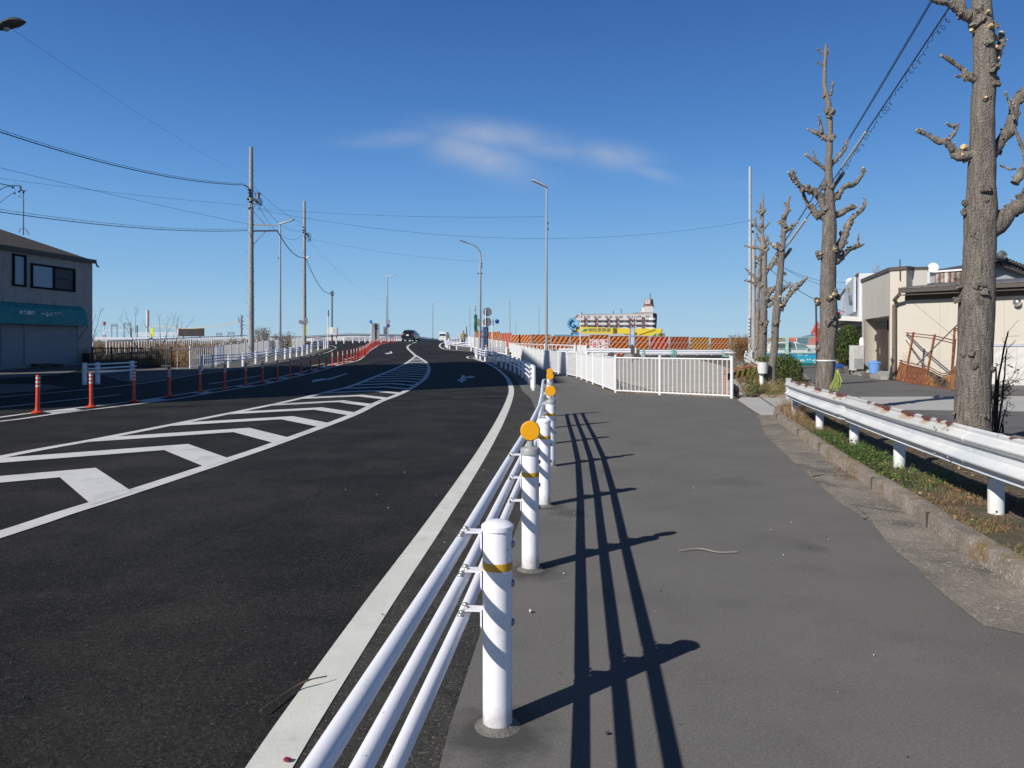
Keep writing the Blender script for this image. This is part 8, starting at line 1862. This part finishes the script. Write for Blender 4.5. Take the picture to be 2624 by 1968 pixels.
def leafy(name, label, px0, px1, ytop, Y, n):
    t = thing(name, label, "shrub", tuple(Wp((px0 + px1) / 2, 880, Y))); mb = MB(); s_ = MB()
    for k in range(n):
        px = random.uniform(px0, px1); hgt = 1 - abs((px - (px0 + px1) / 2) / (px1 - px0)) * 1.1 * random.random(); p = Wp(px, 0, Y + random.uniform(-.8, .8)); p.z = gz(p.x, p.y); tz = H - (ytop + (1 - hgt) * 30 + random.uniform(0, 12) - HY) / F * Y; e_ = Vector((p.x + random.uniform(-.3, .3), p.y, max(tz, p.z + .5)))
        s_.tube([p, (p + e_) / 2, e_], [.02, .015, .008], 3, False)
        for q_ in range(6): leaves(mb, p.lerp(e_, .35 + .65 * q_ / 5), (.22, .22, .2), 7, .075, (1, 1, 0, 2))
    s_.build("stems", BRANCH, t); mb.build("foliage", [mat("autumn leaf", (.17, .095, .045), .8, var=.35, scale=7), mat("autumn leaf 2", (.23, .14, .06), .8, var=.3, scale=7), mat("olive leaf", (.09, .085, .03), .8, var=.3, scale=7)], t)
leafy("autumn_shrub", "tall russet-leaved shrub right of the tall concrete pole", 648, 690, 838, 62, 34)
leafy("autumn_shrub", "low russet-leaved shrub left of the tall concrete pole", 590, 640, 862, 64, 22)
leafy("autumn_shrub", "russet-leaved shrub between the street lamp and the shorter concrete pole", 700, 748, 850, 66, 26)
def sapling(label, base, tips, Y, w=.018):
    mb = MB(); b = Wp(base[0], base[1], Y)
    for (px, py) in tips:
        e_ = Wp(px, py, Y + random.uniform(-.5, .5)); m1 = b.lerp(e_, .35) + Vector((random.uniform(-.15, .15), 0, .1)); m2 = b.lerp(e_, .7) + Vector((random.uniform(-.1, .1), 0, .1)); P = spline([b, m1, m2, e_], 4); mb.tube(P, [w * (1 - .75 * i / (len(P) - 1)) for i in range(len(P))], 4, False)
        for k in range(5): p = P[random.randint(4, len(P) - 2)]; mb.tube([p, p + Vector((random.uniform(-.35, .35), 0, random.uniform(.1, .5)))], w * .3, 3, False)
    return tag(mb.build("bare_sapling", mat("bare twig", (.17, .12, .10), .9)), label, "sapling", "bare saplings behind the brown fence")
L3 = lambda a, b: l3(a, b)
sapling("bare sapling with long twigs leaning left above the brown fence", L3(1000, 900), [L3(720, 80), L3(610, 250), L3(700, 600), L3(950, 60)], 46)
sapling("bare sapling with upright twigs near the billboard", L3(1450, 900), [L3(1395, 200), L3(1580, 230), L3(1700, 160), L3(1060, 280)], 46)
sapling("bare sapling with forked twigs in front of the billboard", L3(1650, 900), [L3(1765, 170), L3(1830, 330), L3(2020, 290), L3(1720, 340)], 46)
sapling("thin bare branches sticking out beside the shop corner", L3(60, 830), [L3(290, 60), L3(200, 190), L3(230, 560), L3(120, 20), L3(180, 650)], 49, .02)
# debris
tag(MB().tube(spline([Vector((*G(668 + 0, 1843), .035)), Vector((*G(745, 1785), .03)), Vector((*G(790, 1770), .045)), Vector((*G(838, 1756), .04))], 5), [.004] * 5 + [.005] * 6 + [.003] * 5, 6).build("fallen_twig", mat("twig brown", (.10, .065, .045), .8), None, True), "thin dark twig lying across the white edge line", "twig", "fallen twigs")
tag(MB().tube(spline([Vector((*G(1740, 1420), .025)), Vector((*G(1790, 1416), .03)), Vector((*G(1840, 1424), .025)), Vector((*G(1888, 1424), .028))], 5), .004, 6).build("fallen_twig", mat("twig grey", (.30, .27, .23), .8), None, True), "pale grey twig lying on the pavement right of the rail shadows", "twig", "fallen twigs")
tag(MB().blob((*G(736, 1962), .022), .011, 3, 2, .3, (1.4, .9, .7)).build("red_berry", mat("berry", (.20, .012, .03), .35)), "small dark red berry on the road at the bottom edge", "berry")
mb = MB(); random.seed(44)
for k in range(150):
    x, y = random.uniform(-2.5, 2.4), random.uniform(1.3, 9) ** 1.0; s_ = random.uniform(.0015, .0055) * (1.8 if random.random() < .06 else 1)
    mb.m = random.choice((0, 1, 1)); mb.blob((x, y, .018 + s_ * .5), s_, k, 1, .5)
tag(mb.build("road_grit", [mat("grit pale", (.50, .47, .42), .8), mat("grit dark", (.05, .045, .04), .9)]), "tiny loose stones scattered on the asphalt near the camera", "grit", kind="stuff")
